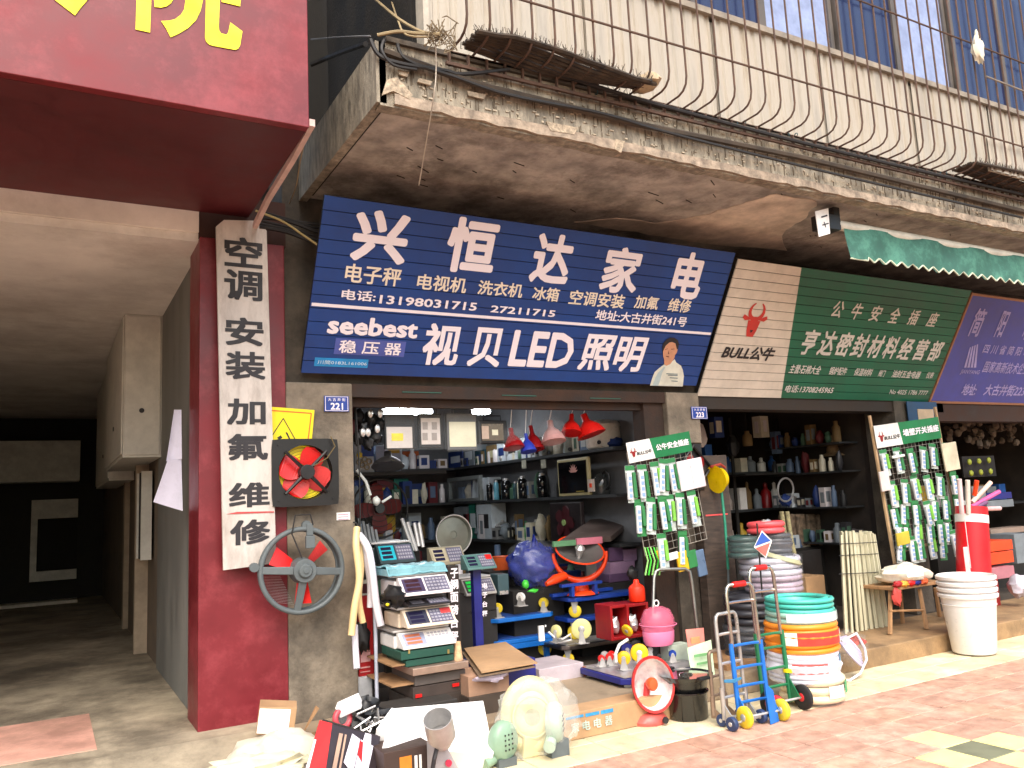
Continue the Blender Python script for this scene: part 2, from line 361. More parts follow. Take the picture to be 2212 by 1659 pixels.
# ---- red clad column and red canopy with the yellow character
t = T('red_column', 'oxblood red clad column at the right edge of the passage', 'column', (1.1, 5.9, 0))
g = G(); g.box(.862, 5.70, -.05, 1.43, 6.13, 3.42); t.part('cladding', g, red_paint, bevel=.006)
g = G(); g.box(.861, 5.74, 3.42, 1.45, 6.1, 3.75); t.part('bare_head', g, M('sooty column head', (70, 44, 38), .9, var=.3, dirt=.5))
t = T('red_canopy', 'big oxblood red sign canopy over the passage with a yellow character', 'sign canopy', (-2, 5, 3.6))
g = G(); g.box(-8, 4.18, 3.6, 1.19, 4.24, 7.6); t.part('fascia', g, red_paint, bevel=.004)
g = G(); g.box(-8, 4.244, 3.602, 1.186, 5.72, 3.66); t.part('underside', g, M('shade-darkened canopy red', (88, 26, 32), .5, var=.15, vscale=1.2, dirt=.3, dcol=(50, 18, 22)))  # canopy red painted darker to stand for the shade beneath
g = G(); pr = [(1.192, 4.178, 3.64), (1.192, 4.6, 3.60), (1.192, 5.2, 3.575), (1.192, 5.72, 3.50)]
vs_ = []
for p in pr: vs_ += [(p[0], p[1], p[2]-.03), (p[0]+.03, p[1], p[2]-.03), (p[0]+.03, p[1], p[2]+.01), (p[0], p[1], p[2]+.01)]
g.add(vs_, [(i*4+a, i*4+(a+1) % 4, (i+1)*4+(a+1) % 4, (i+1)*4+a) for i in range(3) for a in range(4)]+[(0, 1, 2, 3), (12, 13, 14, 15)])
t.part('edge_trim', g, M('faded pink trim', (206, 176, 168), .7))
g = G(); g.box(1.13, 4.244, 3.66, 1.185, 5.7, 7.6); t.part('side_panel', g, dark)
pl = Yplane(4.178)
ch_m = M('yellow lettering', (252, 232, 24), .5, var=.02)
def zpoly(pts): g = G(); return g.poly([on(pl, *uvw(pl, x/2.932, y/2.932), .003) for x, y in pts])
for pts in ([(872, -260), (968, -260), (950, 208), (858, 188)], [(1180, -120), (1292, -100), (1285, 0), (1270, 70), (1240, 130), (1190, 180), (1130, 216), (1080, 238), (1050, 180), (1020, 135), (1075, 132), (1110, 122), (1145, 95), (1165, 62), (1175, 0)],
            [(975, -120), (1120, -150), (1095, 0), (1082, 22), (1055, 42), (1020, 50), (978, 46), (975, 0)], [(1306, -120), (1298, 240), (1306, 266), (1325, 284), (1350, 292), (1490, 318), (1508, 310), (1520, 290), (1535, 200), (1458, 143), (1445, 205), (1435, 220), (1400, 213), (1388, 195), (1385, 170), (1396, -100)],
            [(1403, 14), (1520, 42), (1526, -20), (1540, -130), (1400, -150)], [(200, -260), (345, 0), (475, 100), (512, 50), (560, -5), (640, -150), (560, -200), (470, -60), (300, -280)]): t.part('character_stroke', zpoly(pts), ch_m)

# ---- facade of the shop building
bw = T('shop_building', 'old concrete shop building with two open shop fronts under a balcony slab', 'building', (3, 5.7, 0))
pil = G(); pil.box(1.43, 5.70, 0, 1.91, 6.2, 2.44); bw.part('pillar', pil, concrete, bevel=.012, label='left concrete pillar carrying house number 221')
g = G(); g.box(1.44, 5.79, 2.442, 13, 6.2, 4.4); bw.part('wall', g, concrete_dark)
g = G(); g.box(1.18, 6.3, 3.4, 2.4, 6.4, 9); bw.part('wall', g, M('dark rendered wall', (44, 41, 36), .95, var=.3, vscale=2, bump=.3, stretch=(3, 3, .5), dirt=.5, dcol=(30, 28, 26)), label='dark streaked wall seen between canopy and balcony')
g = G(); g.box(4.60, 5.76, .152, 4.82, 5.92, 2.345); bw.part('door_jamb', g, brown)
g = G(); g.box(4.822, 5.70, 1.98, 5.20, 6.2, 2.44); bw.part('pillar', g, concrete, bevel=.01, label='upper plastered part of the pillar carrying house number 223')
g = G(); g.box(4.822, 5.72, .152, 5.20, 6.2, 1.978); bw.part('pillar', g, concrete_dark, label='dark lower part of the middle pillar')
wd = M('dark grained board', (74, 62, 54), .7, var=.3, vscale=7, stretch=(1, 1, 6), bump=.1, dirt=.3, dcol=(40, 34, 30))
g = G(); g.box(5.04, 5.60, .157, 5.385, 5.698, 1.86); bw.part('cladding_board', g, wd, bevel=.004)
g = G(); g.box(5.08, 5.597, 1.325, 5.34, 5.6, 1.338); bw.part('red_string', g, M('red string', (220, 80, 80), .6))
g = G(); g.box(1.912, 5.72, 2.345, 4.82, 5.95, 2.44); g.box(1.912, 5.80, 2.285, 4.62, 5.87, 2.343); bw.part('lintel', g, brown)
for k in range(3): g = G(); g.box(2.3+k*.85, 5.712, 2.385-.008*k, 2.62+k*.85, 5.719, 2.392-.008*k); bw.part('teal_edge', g, M('teal chipped paint', (50, 96, 84), .7))
g = G(); g.box(5.202, 5.74, 2.30, 8.9, 5.95, 2.44); bw.part('lintel', g, M('dark umber lintel', (52, 44, 38), .85, var=.2)); 
g = G(); g.box(8.0, 5.72, .157, 8.3, 6.1, 2.44); bw.part('pillar', g, concrete_dark, label='right pillar behind the second display rack')
g = G(); g.box(8.302, 5.74, 2.2, 13, 5.95, 2.44); bw.part('lintel', g, M('umber lintel', (60, 42, 34), .85, var=.2))
# interiors
g = G(); g.box(1.80, 6.21, .15, 1.9, 10.4, 2.9); bw.part('interior_wall', g, grey_wall)
g = G(); g.box(4.90, 6.21, .15, 5.0, 10.4, 2.9); bw.part('interior_wall', g, grey_wall)
g = G(); g.box(1.9, 10.3, .15, 4.9, 10.4, 2.9); bw.part('interior_wall', g, grey_wall)
g = G(); g.box(1.8, 6.21, 2.9, 12.9, 10.4, 3.0); bw.part('interior_ceiling', g, M('grey ceiling', (136, 134, 130), .9))
dk = M('dark brown wall', (58, 50, 44), .9, var=.3)  # one dark brown for the inner walls of the right-hand shops
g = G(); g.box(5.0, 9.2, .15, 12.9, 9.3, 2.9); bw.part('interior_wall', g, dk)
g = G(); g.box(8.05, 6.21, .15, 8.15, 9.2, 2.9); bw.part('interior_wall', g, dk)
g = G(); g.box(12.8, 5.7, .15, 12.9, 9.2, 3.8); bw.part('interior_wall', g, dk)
# balcony slab
sl = T('balcony_slab', 'stained concrete balcony slab with flaking fascia above the shop signs', 'balcony', (5, 5, 3.8))
XE = 14
g = G(); g.box(1.62, 4.22, 3.83, XE, 5.78, 4.1); sl.part('soffit', g, soffit_m)
def ragged(x0, x1, n, y, z0, z1, amp, seed):
    rr_ = random.Random(seed); q = G(); pts = [(x0+(x1-x0)*i/n, rr_.uniform(-amp, amp)) for i in range(n+1)]
    for (a, da), (b, db) in zip(pts, pts[1:]):
        q.add([(a, y, z0+da), (b, y, z0+db), (b, y, z1), (a, y, z1), (a, y+.09, z0+da), (b, y+.09, z0+db), (b, y+.09, z1), (a, y+.09, z1)], [(0, 1, 2, 3), (0, 4, 5, 1), (4, 7, 6, 5), (3, 2, 6, 7)])
    return q
g = ragged(1.58, XE, 160, 4.125, 3.79, 4.17, .007, 4); sl.part('fascia', g, fascia_m)
g = G(); g.box(1.56, 4.125, 3.80, 1.62, 5.78, 4.17); sl.part('side_fascia', g, fascia_m)
g = ragged(1.66, XE, 130, 4.105, 3.80, 3.86, .010, 9); sl.part('lower_moulding', g, M('chipped moulding', (164, 148, 130), .9, var=.35, bump=.4, vscale=9, dirt=.6))
g = G(); g.tube([(1.60, 4.10, 4.10), (2.2, 4.09, 4.02), (3.4, 4.09, 4.00), (5, 4.09, 4.03), (8, 4.09, 4.0), (XE, 4.09, 4.04)], .022, 6); sl.part('ledge_pipe', g, M('sooty pipe', (72, 62, 52), .85, var=.3))
g = G(); g.box(1.62, 4.10, 4.17, XE, 5.78, 4.2); sl.part('top', g, concrete_dark)
g = G(); g.box(1.66, 4.222, 3.822, XE, 4.24, 3.829); g.box(1.625, 4.24, 3.822, 1.645, 5.7, 3.829); sl.part('drip_groove', g, M('groove black', (26, 22, 19), .95))  # near-black strips mark the groove line
# flaked plaster patches on the underside
def flat_blob(pts, z, th): 
    q = G(); return q.prism([(x, y, z) for x, y in pts], (0, 0, -th))
pp = [PZ(u, v, 3.828) for u, v in [(1240, 480), (1330, 470), (1420, 482), (1520, 465), (1600, 440), (1680, 418), (1770, 436), (1740, 470), (1690, 500), (1700, 540), (1560, 530), (1400, 505)]]
ppx = []; rp = random.Random(41)
for a, b in zip(pp, pp[1:]+pp[:1]):
    for k in range(5): q = a.lerp(b, k/5); ppx.append((q.x+rp.uniform(-.018, .018), q.y+rp.uniform(-.018, .018)))
sl.part('plaster_patch', flat_blob(ppx[::-1], 3.829, .006), plaster_new)
for qd in ([(836, 172), (858, 166), (892, 205), (884, 214), (850, 196), (826, 205)], [(905, 168), (935, 176), (930, 184), (902, 176)], [(860, 150), (884, 156), (880, 166), (862, 160)], [(1010, 196), (1050, 204), (1046, 214), (1012, 206)], [(1180, 262), (1250, 276), (1240, 290), (1190, 282)], [(1330, 300), (1350, 305), (1342, 330), (1328, 322)]):
    g = G(); g.prism([PY(u, v, 4.102) for u, v in qd], (0, .012, 0)); sl.part('plaster_flake', g, M('dusty plaster flake', (176, 160, 138), .95, var=.3, vscale=30, bump=.5, dirt=.5))
rd = random.Random(12)
# dark cracks and drip scars in the soffit
g = G()
for k in range(34):
    x = rd.uniform(1.9, 8); y = rd.uniform(4.3, 5.3); L = rd.uniform(.03, .14); a = rd.uniform(.2, .6)
    g.box(0, 0, -.004, L, .006, 0, Matrix.Translation((x, y, 3.829))@Matrix.Rotation(a, 4, 'Z'))
sl.part('scar', g, M('soot scar', (44, 36, 30), .95), stuff=True)
# mosaic chips in relief on the fascia
g = G()
for k in range(700):
    x = 1.62+12*rd.random()**1.3; z = rd.uniform(3.86, 4.14); g.box(x, 4.118, z, x+rd.uniform(.008, .03), 4.126, z+rd.uniform(.004, .012))
sl.part('mosaic_chip', g, M('pale mosaic chips', (186, 172, 150), .7, var=.4, vscale=30), stuff=True)
g = G()
for k in range(520):
    x = 1.62+12*rd.random()**1.3; z = rd.uniform(3.9, 4.15); L = rd.uniform(.02, .09); g.box(x, 4.120, z-L, x+.004, 4.1255, z)
sl.part('drip_streak', g, M('dirt drips', (104, 92, 76), .9), stuff=True)

# ---- upper storey: ribbed parapet panels, windows, cage
pw = T('ribbed_parapet', 'off-white ribbed balcony parapet behind the rusty cage bars', 'parapet', (6, 4.4, 4.2))
def ribbed(x0, x1, z0, z1, y):
    q = G(); xs = []; x = x0
    while x < x1-.001:
        for dx, dy in ((0, 0), (.035, 0), (.045, .014), (.075, .014), (.085, 0)): xs.append((min(x+dx, x1), y+dy))
        x += .12
    n = len(xs); q.add([(a, b, z0) for a, b in xs]+[(a, b, z1) for a, b in xs], [(i, i+1, n+i+1, n+i) for i in range(n-1)]); return q
ribm = M('ribbed panel paint', (184, 176, 162), .6, var=.16, vscale=3, stretch=(3, 3, .3), dirt=.75, dcol=(134, 120, 100), dscale=3)
x = 1.97; k = 0
while x < 12:
    w = 1.19; g = ribbed(x, x+w, 4.2, 5.15+.0*k, 4.30+.004*(k % 2)); g.box(x, 4.32, 4.2, x+w, 4.36, 5.12); pw.part('panel', g, ribm); x += w+.01; k += 1
g = G(); g.box(1.95, 4.27, 5.15, 12, 4.38, 5.2); pw.part('sill', g, M('weathered sill', (150, 140, 126), .7, var=.2))
g = G(); g.box(1.955, 4.381, 4.2, 1.968, 6.28, 9); pw.part('side_wall', g, M('dark side wall', (40, 36, 31), .95, var=.4, vscale=4, bump=.4)); g = G(); g.box(1.93, 4.27, 4.2, 1.968, 4.38, 7.5); pw.part('corner_panel', g, M('pale corner panel', (176, 168, 154), .7, var=.2))
winframe = M('grey aluminium frame', (112, 104, 96), .5, .5)
sky_glass = M('blue reflecting glass', (22, 32, 72), .08, .0, var=.05, spec=.8)
x = 1.98; k = 0
for k, (x0, x1) in enumerate([(1.98, 3.1), (3.12, 4.2), (4.22, 5.0), (5.02, 5.9), (5.92, 6.75), (6.77, 7.6), (7.62, 8.5), (8.52, 9.4), (9.42, 10.4)]):
    t = T('window', 'blue glazed balcony window, %s from the left above the ribbed parapet' % ['first', 'second', 'third', 'fourth', 'fifth', 'sixth', 'seventh', 'eighth', 'ninth'][k], 'window', ((x0+x1)/2, 4.4, 5.2), 'blue balcony windows behind the cage')
    g = G(); f = .045; y0 = 4.36+.03*(k % 2)
    g.box(x0, y0, 5.202, x0+f, y0+.05, 7.2); g.box(x1-f, y0, 5.202, x1, y0+.05, 7.2); g.box(x0+f, y0, 5.202, x1-f, y0+.05, 5.25); g.box(x0+f, y0, 7.15, x1-f, y0+.05, 7.2); t.part('frame', g, winframe)
    g = G(); g.box(x0+f, y0+.02, 5.25, x1-f, y0+.03, 7.15); t.part('pane', g, sky_glass if k not in (3, 5) else M('pale curtained glass', (150, 164, 200), .2))
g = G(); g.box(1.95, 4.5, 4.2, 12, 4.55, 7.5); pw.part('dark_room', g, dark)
# things seen through the panes stay dark; the cage in front
cg = T('window_cage', 'rusty burglar cage of bent bars wrapped round the balcony', 'cage', (6, 4, 4.2))
rust = M('rusty bar paint', (92, 70, 58), .8, var=.25, vscale=20, bump=.2)
me = None; xs = [2.02+.148*k for k in range(66)]
YF, ZB = 3.87, 4.20
g = G(); g.tube([(0, YF, 7.2), (0, YF, 5.4), (0, YF, ZB+.10), (0, YF+.012, ZB+.05), (0, YF+.045, ZB+.015), (0, YF+.09, ZB), (0, 4.12, ZB-.002)], .0078, 6)
bo = cg.part('bar', g, rust, smooth=True)
rb = random.Random(5)
bo.location.x = xs[0]-cg.loc.x+cg.loc.x
for i, x in enumerate(xs):
    o = bo if i == 0 else bo.copy()
    if i: COL.objects.link(o); o.parent = cg.o
    o.location = (x+rb.uniform(-.006, .006), 0, 0); o.rotation_euler = (0, rb.uniform(-.002, .002), 0)
for z, y, r in ((4.49, YF-.008, .008), (5.35, YF-.008, .008), (6.3, YF-.008, .008)):
    g = G(); g.tube([(1.98, y, z), (6, y, z+.004), (12, y, z)], r, 6); cg.part('rail', g, rust)
g = G(); g.box(1.98, 4.10, ZB-.012, 12, 4.118, ZB+.006); cg.part('rail', g, rust)
g = G(); g.box(1.98, 4.075, ZB-.10, 12, 4.095, ZB-.08); cg.part('rail', g, rust)
g = G()
for k in range(80): x = 2.0+k*.125; g.box(x, 4.08, ZB-.1, x+.012, 4.10, ZB-.005)
cg.part('rung', g, rust, stuff=True)
g = G()
for k in range(14):
    x = rb.uniform(2.5, 9); z = ZB+rb.uniform(-.05, .02); g.torus((x, YF+.24, z), (1, 0, 0), .014, .004, 8, 4)
cg.part('wire_tie', g, M('teal wire tie', (48, 84, 92), .6), stuff=True)
# mats lying in the cage floor
def mat_thing(x0, x1, lb, seed):
    t = T('reed_mat', lb, 'mat', ((x0+x1)/2, 4, ZB), group='old mats lying in the cage'); r_ = random.Random(seed)
    mm = M('blackened reed', (62, 52, 42), .95, var=.4, vscale=14); n = 9
    for k in range(n):
        q = G(); y = 3.885+k*.026; a = x0+r_.uniform(0, .05); b = x1-r_.uniform(0, .12)
        pts = [(a+(b-a)*f, y+r_.uniform(-.004, .004), ZB+.025+.03*math.sin(f*5+k*.3)+r_.uniform(-.004, .004)) for f in [i/10 for i in range(11)]]
        q.tube(pts, .014, 5); t.part('reed', q, mm)
    q = G()
    for k in range(420):
        x = r_.uniform(x0, x1-.05); y = r_.choice([3.88, 3.89, 4.1, 4.0]); z = ZB+.03+.03*math.sin((x-x0)/(x1-x0)*5)
        q.tube([(x, y, z), (x+r_.uniform(-.02, .02), y+r_.uniform(-.02, .02), z+r_.uniform(.01, .05))], .0018, 3)
    t.part('frayed_end', q, mm, stuff=True); return t
mat_thing(2.08, 3.42, 'long blackened reed mat with frayed edges on the left end of the cage floor', 3)
mat_thing(6.9, 9.2, 'dark reed mat in the cage at the right, beside a leaning pale board', 8)
g = G(); g.blob((3.40, 3.99, ZB+.05), (.07, .12, .05), 3, .25); one('rolled_rag', 'pale rolled rag at the right end of the left mat', 'rag', g, M('dirty cream cloth', (190, 170, 140), .9, var=.2), smooth=True)
g = ribbed(7.15, 7.95, ZB+.01, ZB+.33, 3.90); g.box(7.15, 3.915, ZB+.01, 7.95, 3.93, ZB+.33); one('leaning_board', 'pale ribbed board standing in the cage above the right mat', 'board', g, ribm)
p = PY(2112, 105, 3.80); g = G(); g.blob((p.x, 3.80, p.z), (.06, .04, .12), 5, .35); g.blob((p.x+.01, 3.80, p.z+.12), (.018, .015, .06), 2, .2); g.blob((p.x+.05, 3.79, p.z+.06), (.03, .01, .02), 7, .4)
one('plastic_bag', 'cream plastic bag tied to the cage bars high at the right', 'bag', g, M('cream bag film', (226, 216, 190), .5), smooth=True)
g = G(); a = PY(2130, 165, 3.84); g.tube([a, a+Vector((1.6, 0, -.04))], .009, 6); one('clothes_rod', 'thin pale rod laid through the cage beside the plastic bag', 'rod', g, M('pale rod', (140, 130, 118), .6))

# ---- wires and roots at the slab corner
tan_w = M('tan cable', (150, 132, 98), .7); blk_w = M('black cable', (34, 32, 32), .6); gry_w = M('grey cable', (120, 120, 122), .6)
def wire(lb, pts, r, mt, n=6, nm='cable', cat='cable', grp='cables at the slab corner'):
    # smooth the corner points a little
    P_ = [Vector(p) for p in pts]; q = []
    for i in range(len(P_)-1):
        a = P_[max(i-1, 0)]; b = P_[i]; c = P_[i+1]; d = P_[min(i+2, len(P_)-1)]
        for s_ in range(6):
            f = s_/6; q.append(.5*((2*b)+(-a+c)*f+(2*a-5*b+4*c-d)*f*f+(-a+3*b-3*c+d)*f**3))
    q.append(P_[-1]); g = G(); g.tube(q, r, n); return one(nm, lb, cat, g, mt, grp, smooth=True)
wire('tan cable sweeping from the upper left down to the knot at the cage corner', [PY(812, 0, 4.9), PY(860, 40, 4.4), PY(905, 66, 4.05), PY(930, 72, 3.95)], .010, tan_w)
wire('thin tan cable dropping steeply beside the sweeping one', [PY(845, 0, 4.9), PY(860, 45, 4.4), PY(878, 75, 4.0), PY(935, 80, 3.93)], .006, tan_w)
wire('tan cable running flat along the slab corner to the knot', [PY(815, 76, 4.1), PY(860, 68, 4.05), PY(900, 72, 4.0), PY(950, 74, 3.9)], .010, tan_w)
wire('grey wire crossing from the dark wall to the slab corner', [PY(672, 85, 5.6), PY(740, 80, 4.9), PY(800, 78, 4.1)], .005, gry_w)
wire('white string hanging down past the fascia and soffit', [PY(940, 75, 3.95), PY(942, 150, 4.0), PY(935, 220, 4.05), PY(905, 400, 4.6)], .0035, M('string', (190, 180, 165), .8), nm='string', cat='string')
wire('black cable clipped along the top of the fascia', [PY(800, 85, 4.1), PY(820, 120, 4.09), PY(870, 138, 4.08), PY(960, 152, 4.08), PY(1000, 160, 4.08), PY(1100, 150, 4.08)], .013, blk_w)
wire('second black cable sagging across the fascia', [PY(858, 95, 4.09), PY(880, 130, 4.08), PY(980, 165, 4.07), PY(1100, 205, 4.07), PY(1300, 245, 4.07), PY(1457, 290, 4.07), PY(1800, 375, 4.07), PY(2208, 470, 4.07)], .011, blk_w)
wire('black cable looping at the flaked corner of the slab', [PY(830, 85, 4.1), PY(825, 110, 4.08), PY(850, 140, 4.08), PY(900, 150, 4.08)], .010, blk_w)
wire('thick black cable bundle running along the cage foot', [PY(1080, 120, 4.06), PY(1300, 190, 4.06), PY(1457, 236, 4.06), PY(1800, 325, 4.06), PY(2208, 420, 4.06)], .014, blk_w)
r_ = random.Random(2); g = G()
for k in range(26):
    c = PY(940+r_.uniform(-14, 40), 72+r_.uniform(-18, 24), 3.93); q = [c+Vector((r_.uniform(-.07, .07), r_.uniform(-.03, .03), r_.uniform(-.08, .08))) for i in range(4)]
    g.tube(q, .0035, 4)
one('twig_knot', 'tangle of dry twigs and string tied at the cage corner', 'twigs', g, M('dry twigs', (120, 104, 80), .9), stuff=True)
r_ = random.Random(6)
wire('yellowish cable hanging in front of the dark gap left of the blue sign', [PY(552, 455, 5.5), PY(610, 478, 5.5), PY(655, 508, 5.45), PY(690, 532, 5.4)], .0075, M('yellow cable', (164, 146, 96), .6))
for k in range(6):
    y0 = 455+k*7; wire('%s dark cable from the top of the slack bundle left of the blue sign' % ['first', 'second', 'third', 'fourth', 'fifth', 'lowest'][k], [PY(560, y0, 5.6), PY(620, y0+14+r_.uniform(-6, 6), 5.62), PY(700, y0+30+r_.uniform(-14, 14), 5.62), PY(740, y0+20, 5.7)], .008+.003*(k % 3), blk_w, grp='dark cable bundle beside the blue sign')
wire('thin brown wire drooping from the canopy tip to the soffit edge', [PY(668, 270, 4.2), PY(650, 340, 4.6), PY(640, 400, 5.2), PY(625, 440, 5.7)], .004, tan_w)
wire('dark cable bundle hanging along the dark wall above the canopy gap', [PY(672, 140, 5.6), PY(720, 120, 5.4), PY(790, 95, 4.5)], .018, blk_w)
# ================================================================= signs
SP = plane_at((0, 5.68, 2.505), (1, 0, 0), (0, -.63, 1.075))
def slats(t, s0, s1, t0, t1, n, mat_, right=None):
    h = (t1-t0)/n
    for k in range(n):
        g = G(); a = s0; b = s1
        g.prism([on(SP, a, t0+k*h+.0028, 0), on(SP, b, t0+k*h+.0028, 0), on(SP, b, t0+(k+1)*h-.0028, 0), on(SP, a, t0+(k+1)*h-.0028, 0)], SP[3]*.012)
        t.part('slat', g, mat_)
def sp(u, v): return uvw(SP, u, v)
S2 = (SP[0]+SP[3]*.013, SP[1], SP[2], SP[3])
def row(g, s, bl, tr, bold=.02, shear=0, plane=None):
    g.text(s, plane or S2, sp(*bl), sp(*tr), bold, shear)
bs = T('blue_shop_sign', 'large blue slatted shop sign of an appliance shop with white lettering', 'shop sign', on(SP, 3.34, 0))
g = G(); slabp(g, SP, 1.54, .004, 5.145, 1.243, -.05, -.008); bs.part('backing', g, dark)
slats(bs, 1.532, 5.152, 0, 1.247, 13, blue_sign)
for ch, a, b, w_ in (('兴', (752.4, 560), (889, 462.6), .05), ('恒', (953.2, 583.7), (1082.8, 479), .045), ('达', (1137.5, 607), (1244.9, 510.4), .045), ('家', (1288, 628), (1393, 539), .04), ('电', (1440, 641), (1531, 549), .045)):
    g = G(); row(g, ch, a, b, w_); bs.part('large_character', g, white_print)
g = G()
for s_, a, b in (('电子秤', (741.8, 607.6), (868, 579)), ('电视机', (897, 623), (1009.5, 600)), ('洗衣机', (1028, 634), (1130.6, 612.7)), ('冰箱', (1146, 646), (1209, 622)), ('空调安装', (1224.6, 656), (1350.6, 636)), ('加氟', (1366, 664), (1424, 641)), ('维修', (1438, 671), (1494, 647))):
    row(g, s_, a, b, .022)
bs.part('lettering', g, M('cream print', (240, 228, 210), .5, var=.03), label='row naming the appliances', stuff=True)
g = G()
row(g, '电话:', (735, 645), (812, 629), .025); row(g, '13198031715', (817, 654), (1030, 653), .025); row(g, '27211715', (1057, 673), (1199, 669.5), .025)
row(g, '地址:大古井街241号', (1282, 690), (1484, 684), .025)
bs.part('lettering', g, white_print, label='telephone numbers and address', stuff=True)
g = G(); a = sp(672, 656); b = sp(1533, 720.5); slabp(g, S2, a[0], a[1]-.010, b[0], a[1]+.012, 0, .003); bs.part('rule', g, white_print)
g = G(); row(g, 'seebest', (704, 719), (905, 692), .045)
row(g, '视', (905, 786), (1000, 701), .03); row(g, '贝', (1005, 789), (1092, 709), .03); row(g, 'LED', (1094, 789), (1246, 720), .035); row(g, '照明', (1243, 797), (1397, 728), .03, .06)
bs.part('lettering', g, white_print, label='lower row of large rounded white lettering')
g = G(); a = sp(719.6, 763); b = sp(876, 738); slabp(g, S2, a[0], a[1], b[0], b[1]+.004, 0, .002); st_ = bs.part('sticker', g, M('lavender sticker', (78, 92, 170), .5), label='lavender blue sticker')
S3 = (S2[0]+SP[3]*.003, SP[1], SP[2], SP[3])
g = G(); g.text('稳 压 器', S3, (a[0]+.03, a[1]+.012), (b[0]-.03, b[1]-.006), .02); bs.part('lettering', g, white_print, par=st_)
g = G(); a = sp(677, 789); b = sp(795, 776); slabp(g, S2, a[0], a[1], b[0], b[1]+.002, 0, .002); st_ = bs.part('sticker', g, M('sky blue sticker', (30, 140, 205), .5), label='sky blue registration sticker')
g = G(); g.text('川简0183L161006', S3, (a[0]+.02, a[1]+.018), (b[0]-.01, b[1]-.014), .008); bs.part('lettering', g, M('pale print', (200, 225, 240), .5), par=st_)
# the printed portrait: plain man in a pale jacket
def sprint(pts, mt, h, nm, par=None, lab=None):
    q = G(); q.poly([on(S2, *sp(*p), h) for p in pts]); return bs.part(nm, q, mt, par=par, label=lab)
def zq(pts): return [((1950+x/5.53)/1.458, (1000+y/5.53)/1.458) for x, y in pts]
po = sprint(zq([(520, 1175), (560, 1040), (600, 940), (680, 870), (760, 810), (860, 790), (950, 715), (975, 770), (1060, 830), (1090, 900), (1110, 1010), (1090, 1190)]), M('printed jacket', (226, 228, 214), .5), .002, 'portrait', lab='printed half-length portrait in a pale jacket')
sprint(zq([(560, 1175), (610, 1040), (660, 950), (760, 850), (790, 850), (730, 950), (690, 1100), (660, 1177)]), M('printed jacket shade', (184, 204, 206), .5), .003, 'jacket_panel', po)
skin = M('printed skin', (206, 150, 118), .55)
sprint(zq([(745, 560), (765, 500), (850, 425), (900, 415), (960, 440), (985, 540), (1000, 540), (985, 600), (955, 640), (940, 700), (870, 800), (800, 830), (765, 800), (765, 720), (745, 660)]), skin, .004, 'face', po)
sprint(zq([(735, 600), (730, 500), (750, 430), (800, 370), (870, 335), (940, 340), (1000, 380), (1020, 440), (1010, 520), (985, 545), (975, 500), (960, 430), (900, 412), (850, 425), (790, 480), (760, 540)]), ink, .005, 'hair', po)
for e in ([(775, 545), (825, 525), (825, 533), (778, 553)], [(880, 535), (940, 530), (938, 540), (884, 545)], [(790, 655), (850, 665), (840, 678), (800, 670)], [(835, 560), (850, 620), (838, 625), (828, 615)]): sprint(zq(e), M('printed features', (110, 62, 52), .5), .006, 'facial_feature', po)
for k, yy in enumerate((960, 985, 1030, 1085)): sprint(zq([(800+30*k, yy), (1000, yy+8), (1000, yy+22), (800+30*k, yy+14)]), M('printed badge', (90, 120, 130), .5), .004, 'badge_print', po)

# green sign
gs = T('green_shop_sign', 'green slatted shop sign with a cream left field and a red bull head', 'shop sign', on(SP, 6.9, -.1))
g = G(); slabp(g, SP, 5.22, -.095, 8.57, 1.195, -.05, -.008); gs.part('backing', g, dark)
n = 15; h = (1.2+.1)/n
for k in range(n):
    t0 = -.1+k*h+.0028; t1 = t0+h-.0056; e0 = 6.285-(t0+.1)*.227; e1 = 6.285-(t1+.1)*.227; rx = 8.60
    g = G(); g.prism([on(SP, 5.207, t0, 0), on(SP, e0, t0, 0), on(SP, e1, t1, 0), on(SP, 5.207, t1, 0)], SP[3]*.012); gs.part('cream_slat', g, cream_sign)
    g = G(); g.prism([on(SP, e0+.001, t0, 0), on(SP, rx, t0, 0), on(SP, rx, t1, 0), on(SP, e1+.001, t1, 0)], SP[3]*.0115); gs.part('green_slat', g, green_sign)
gp = M('greyed white print', (214, 212, 206), .5, var=.05)
g = G(); 
L = '公牛安全插座'; a = sp(1788, 686); b = sp(2030, 705); 
for k, ch in enumerate(L):
    f = k/(len(L)-1); uu = 1806+(2011-1806)*f; vv = 668+(690-668)*f; s_ = 17.5-2*f; row(g, ch, (uu-s_, vv+s_*.9), (uu+s_, vv-s_), .02, .15)
L = '亨达密封材料经营部'
for k, ch in enumerate(L):
    f = k/(len(L)-1); uu = 1744+(2017-1744)*f**.93; vv = 738+(757-738)*f; s_ = 26-5*f; row(g, ch, (uu-s_*.97, vv+s_), (uu+s_*.97, vv-s_), .028, .12)
row(g, '主营:石棉大全', (1700, 805), (1773, 789), .02, .1); row(g, '锅炉配件', (1786, 808), (1829, 793), .02, .1); row(g, '保温材料', (1840, 810), (1884, 796), .02, .1); row(g, '阀门', (1893, 812), (1911, 799), .02, .1); row(g, '油封五金电器', (1922, 814), (1988, 801), .02, .1); row(g, '仪表', (1996, 816), (2016, 803), .02, .1)
row(g, '电话:13708245965', (1691, 846), (1800, 834), .02, .1); row(g, 'No 4025 1786 7777', (1918, 850), (2003, 843), .01)
gs.part('lettering', g, gp, stuff=True)
g = G(); row(g, 'BULL公牛', (1553, 773), (1672, 750), .045, .25); gs.part('lettering', g, ink, label='black slanting lettering under the red bull head')
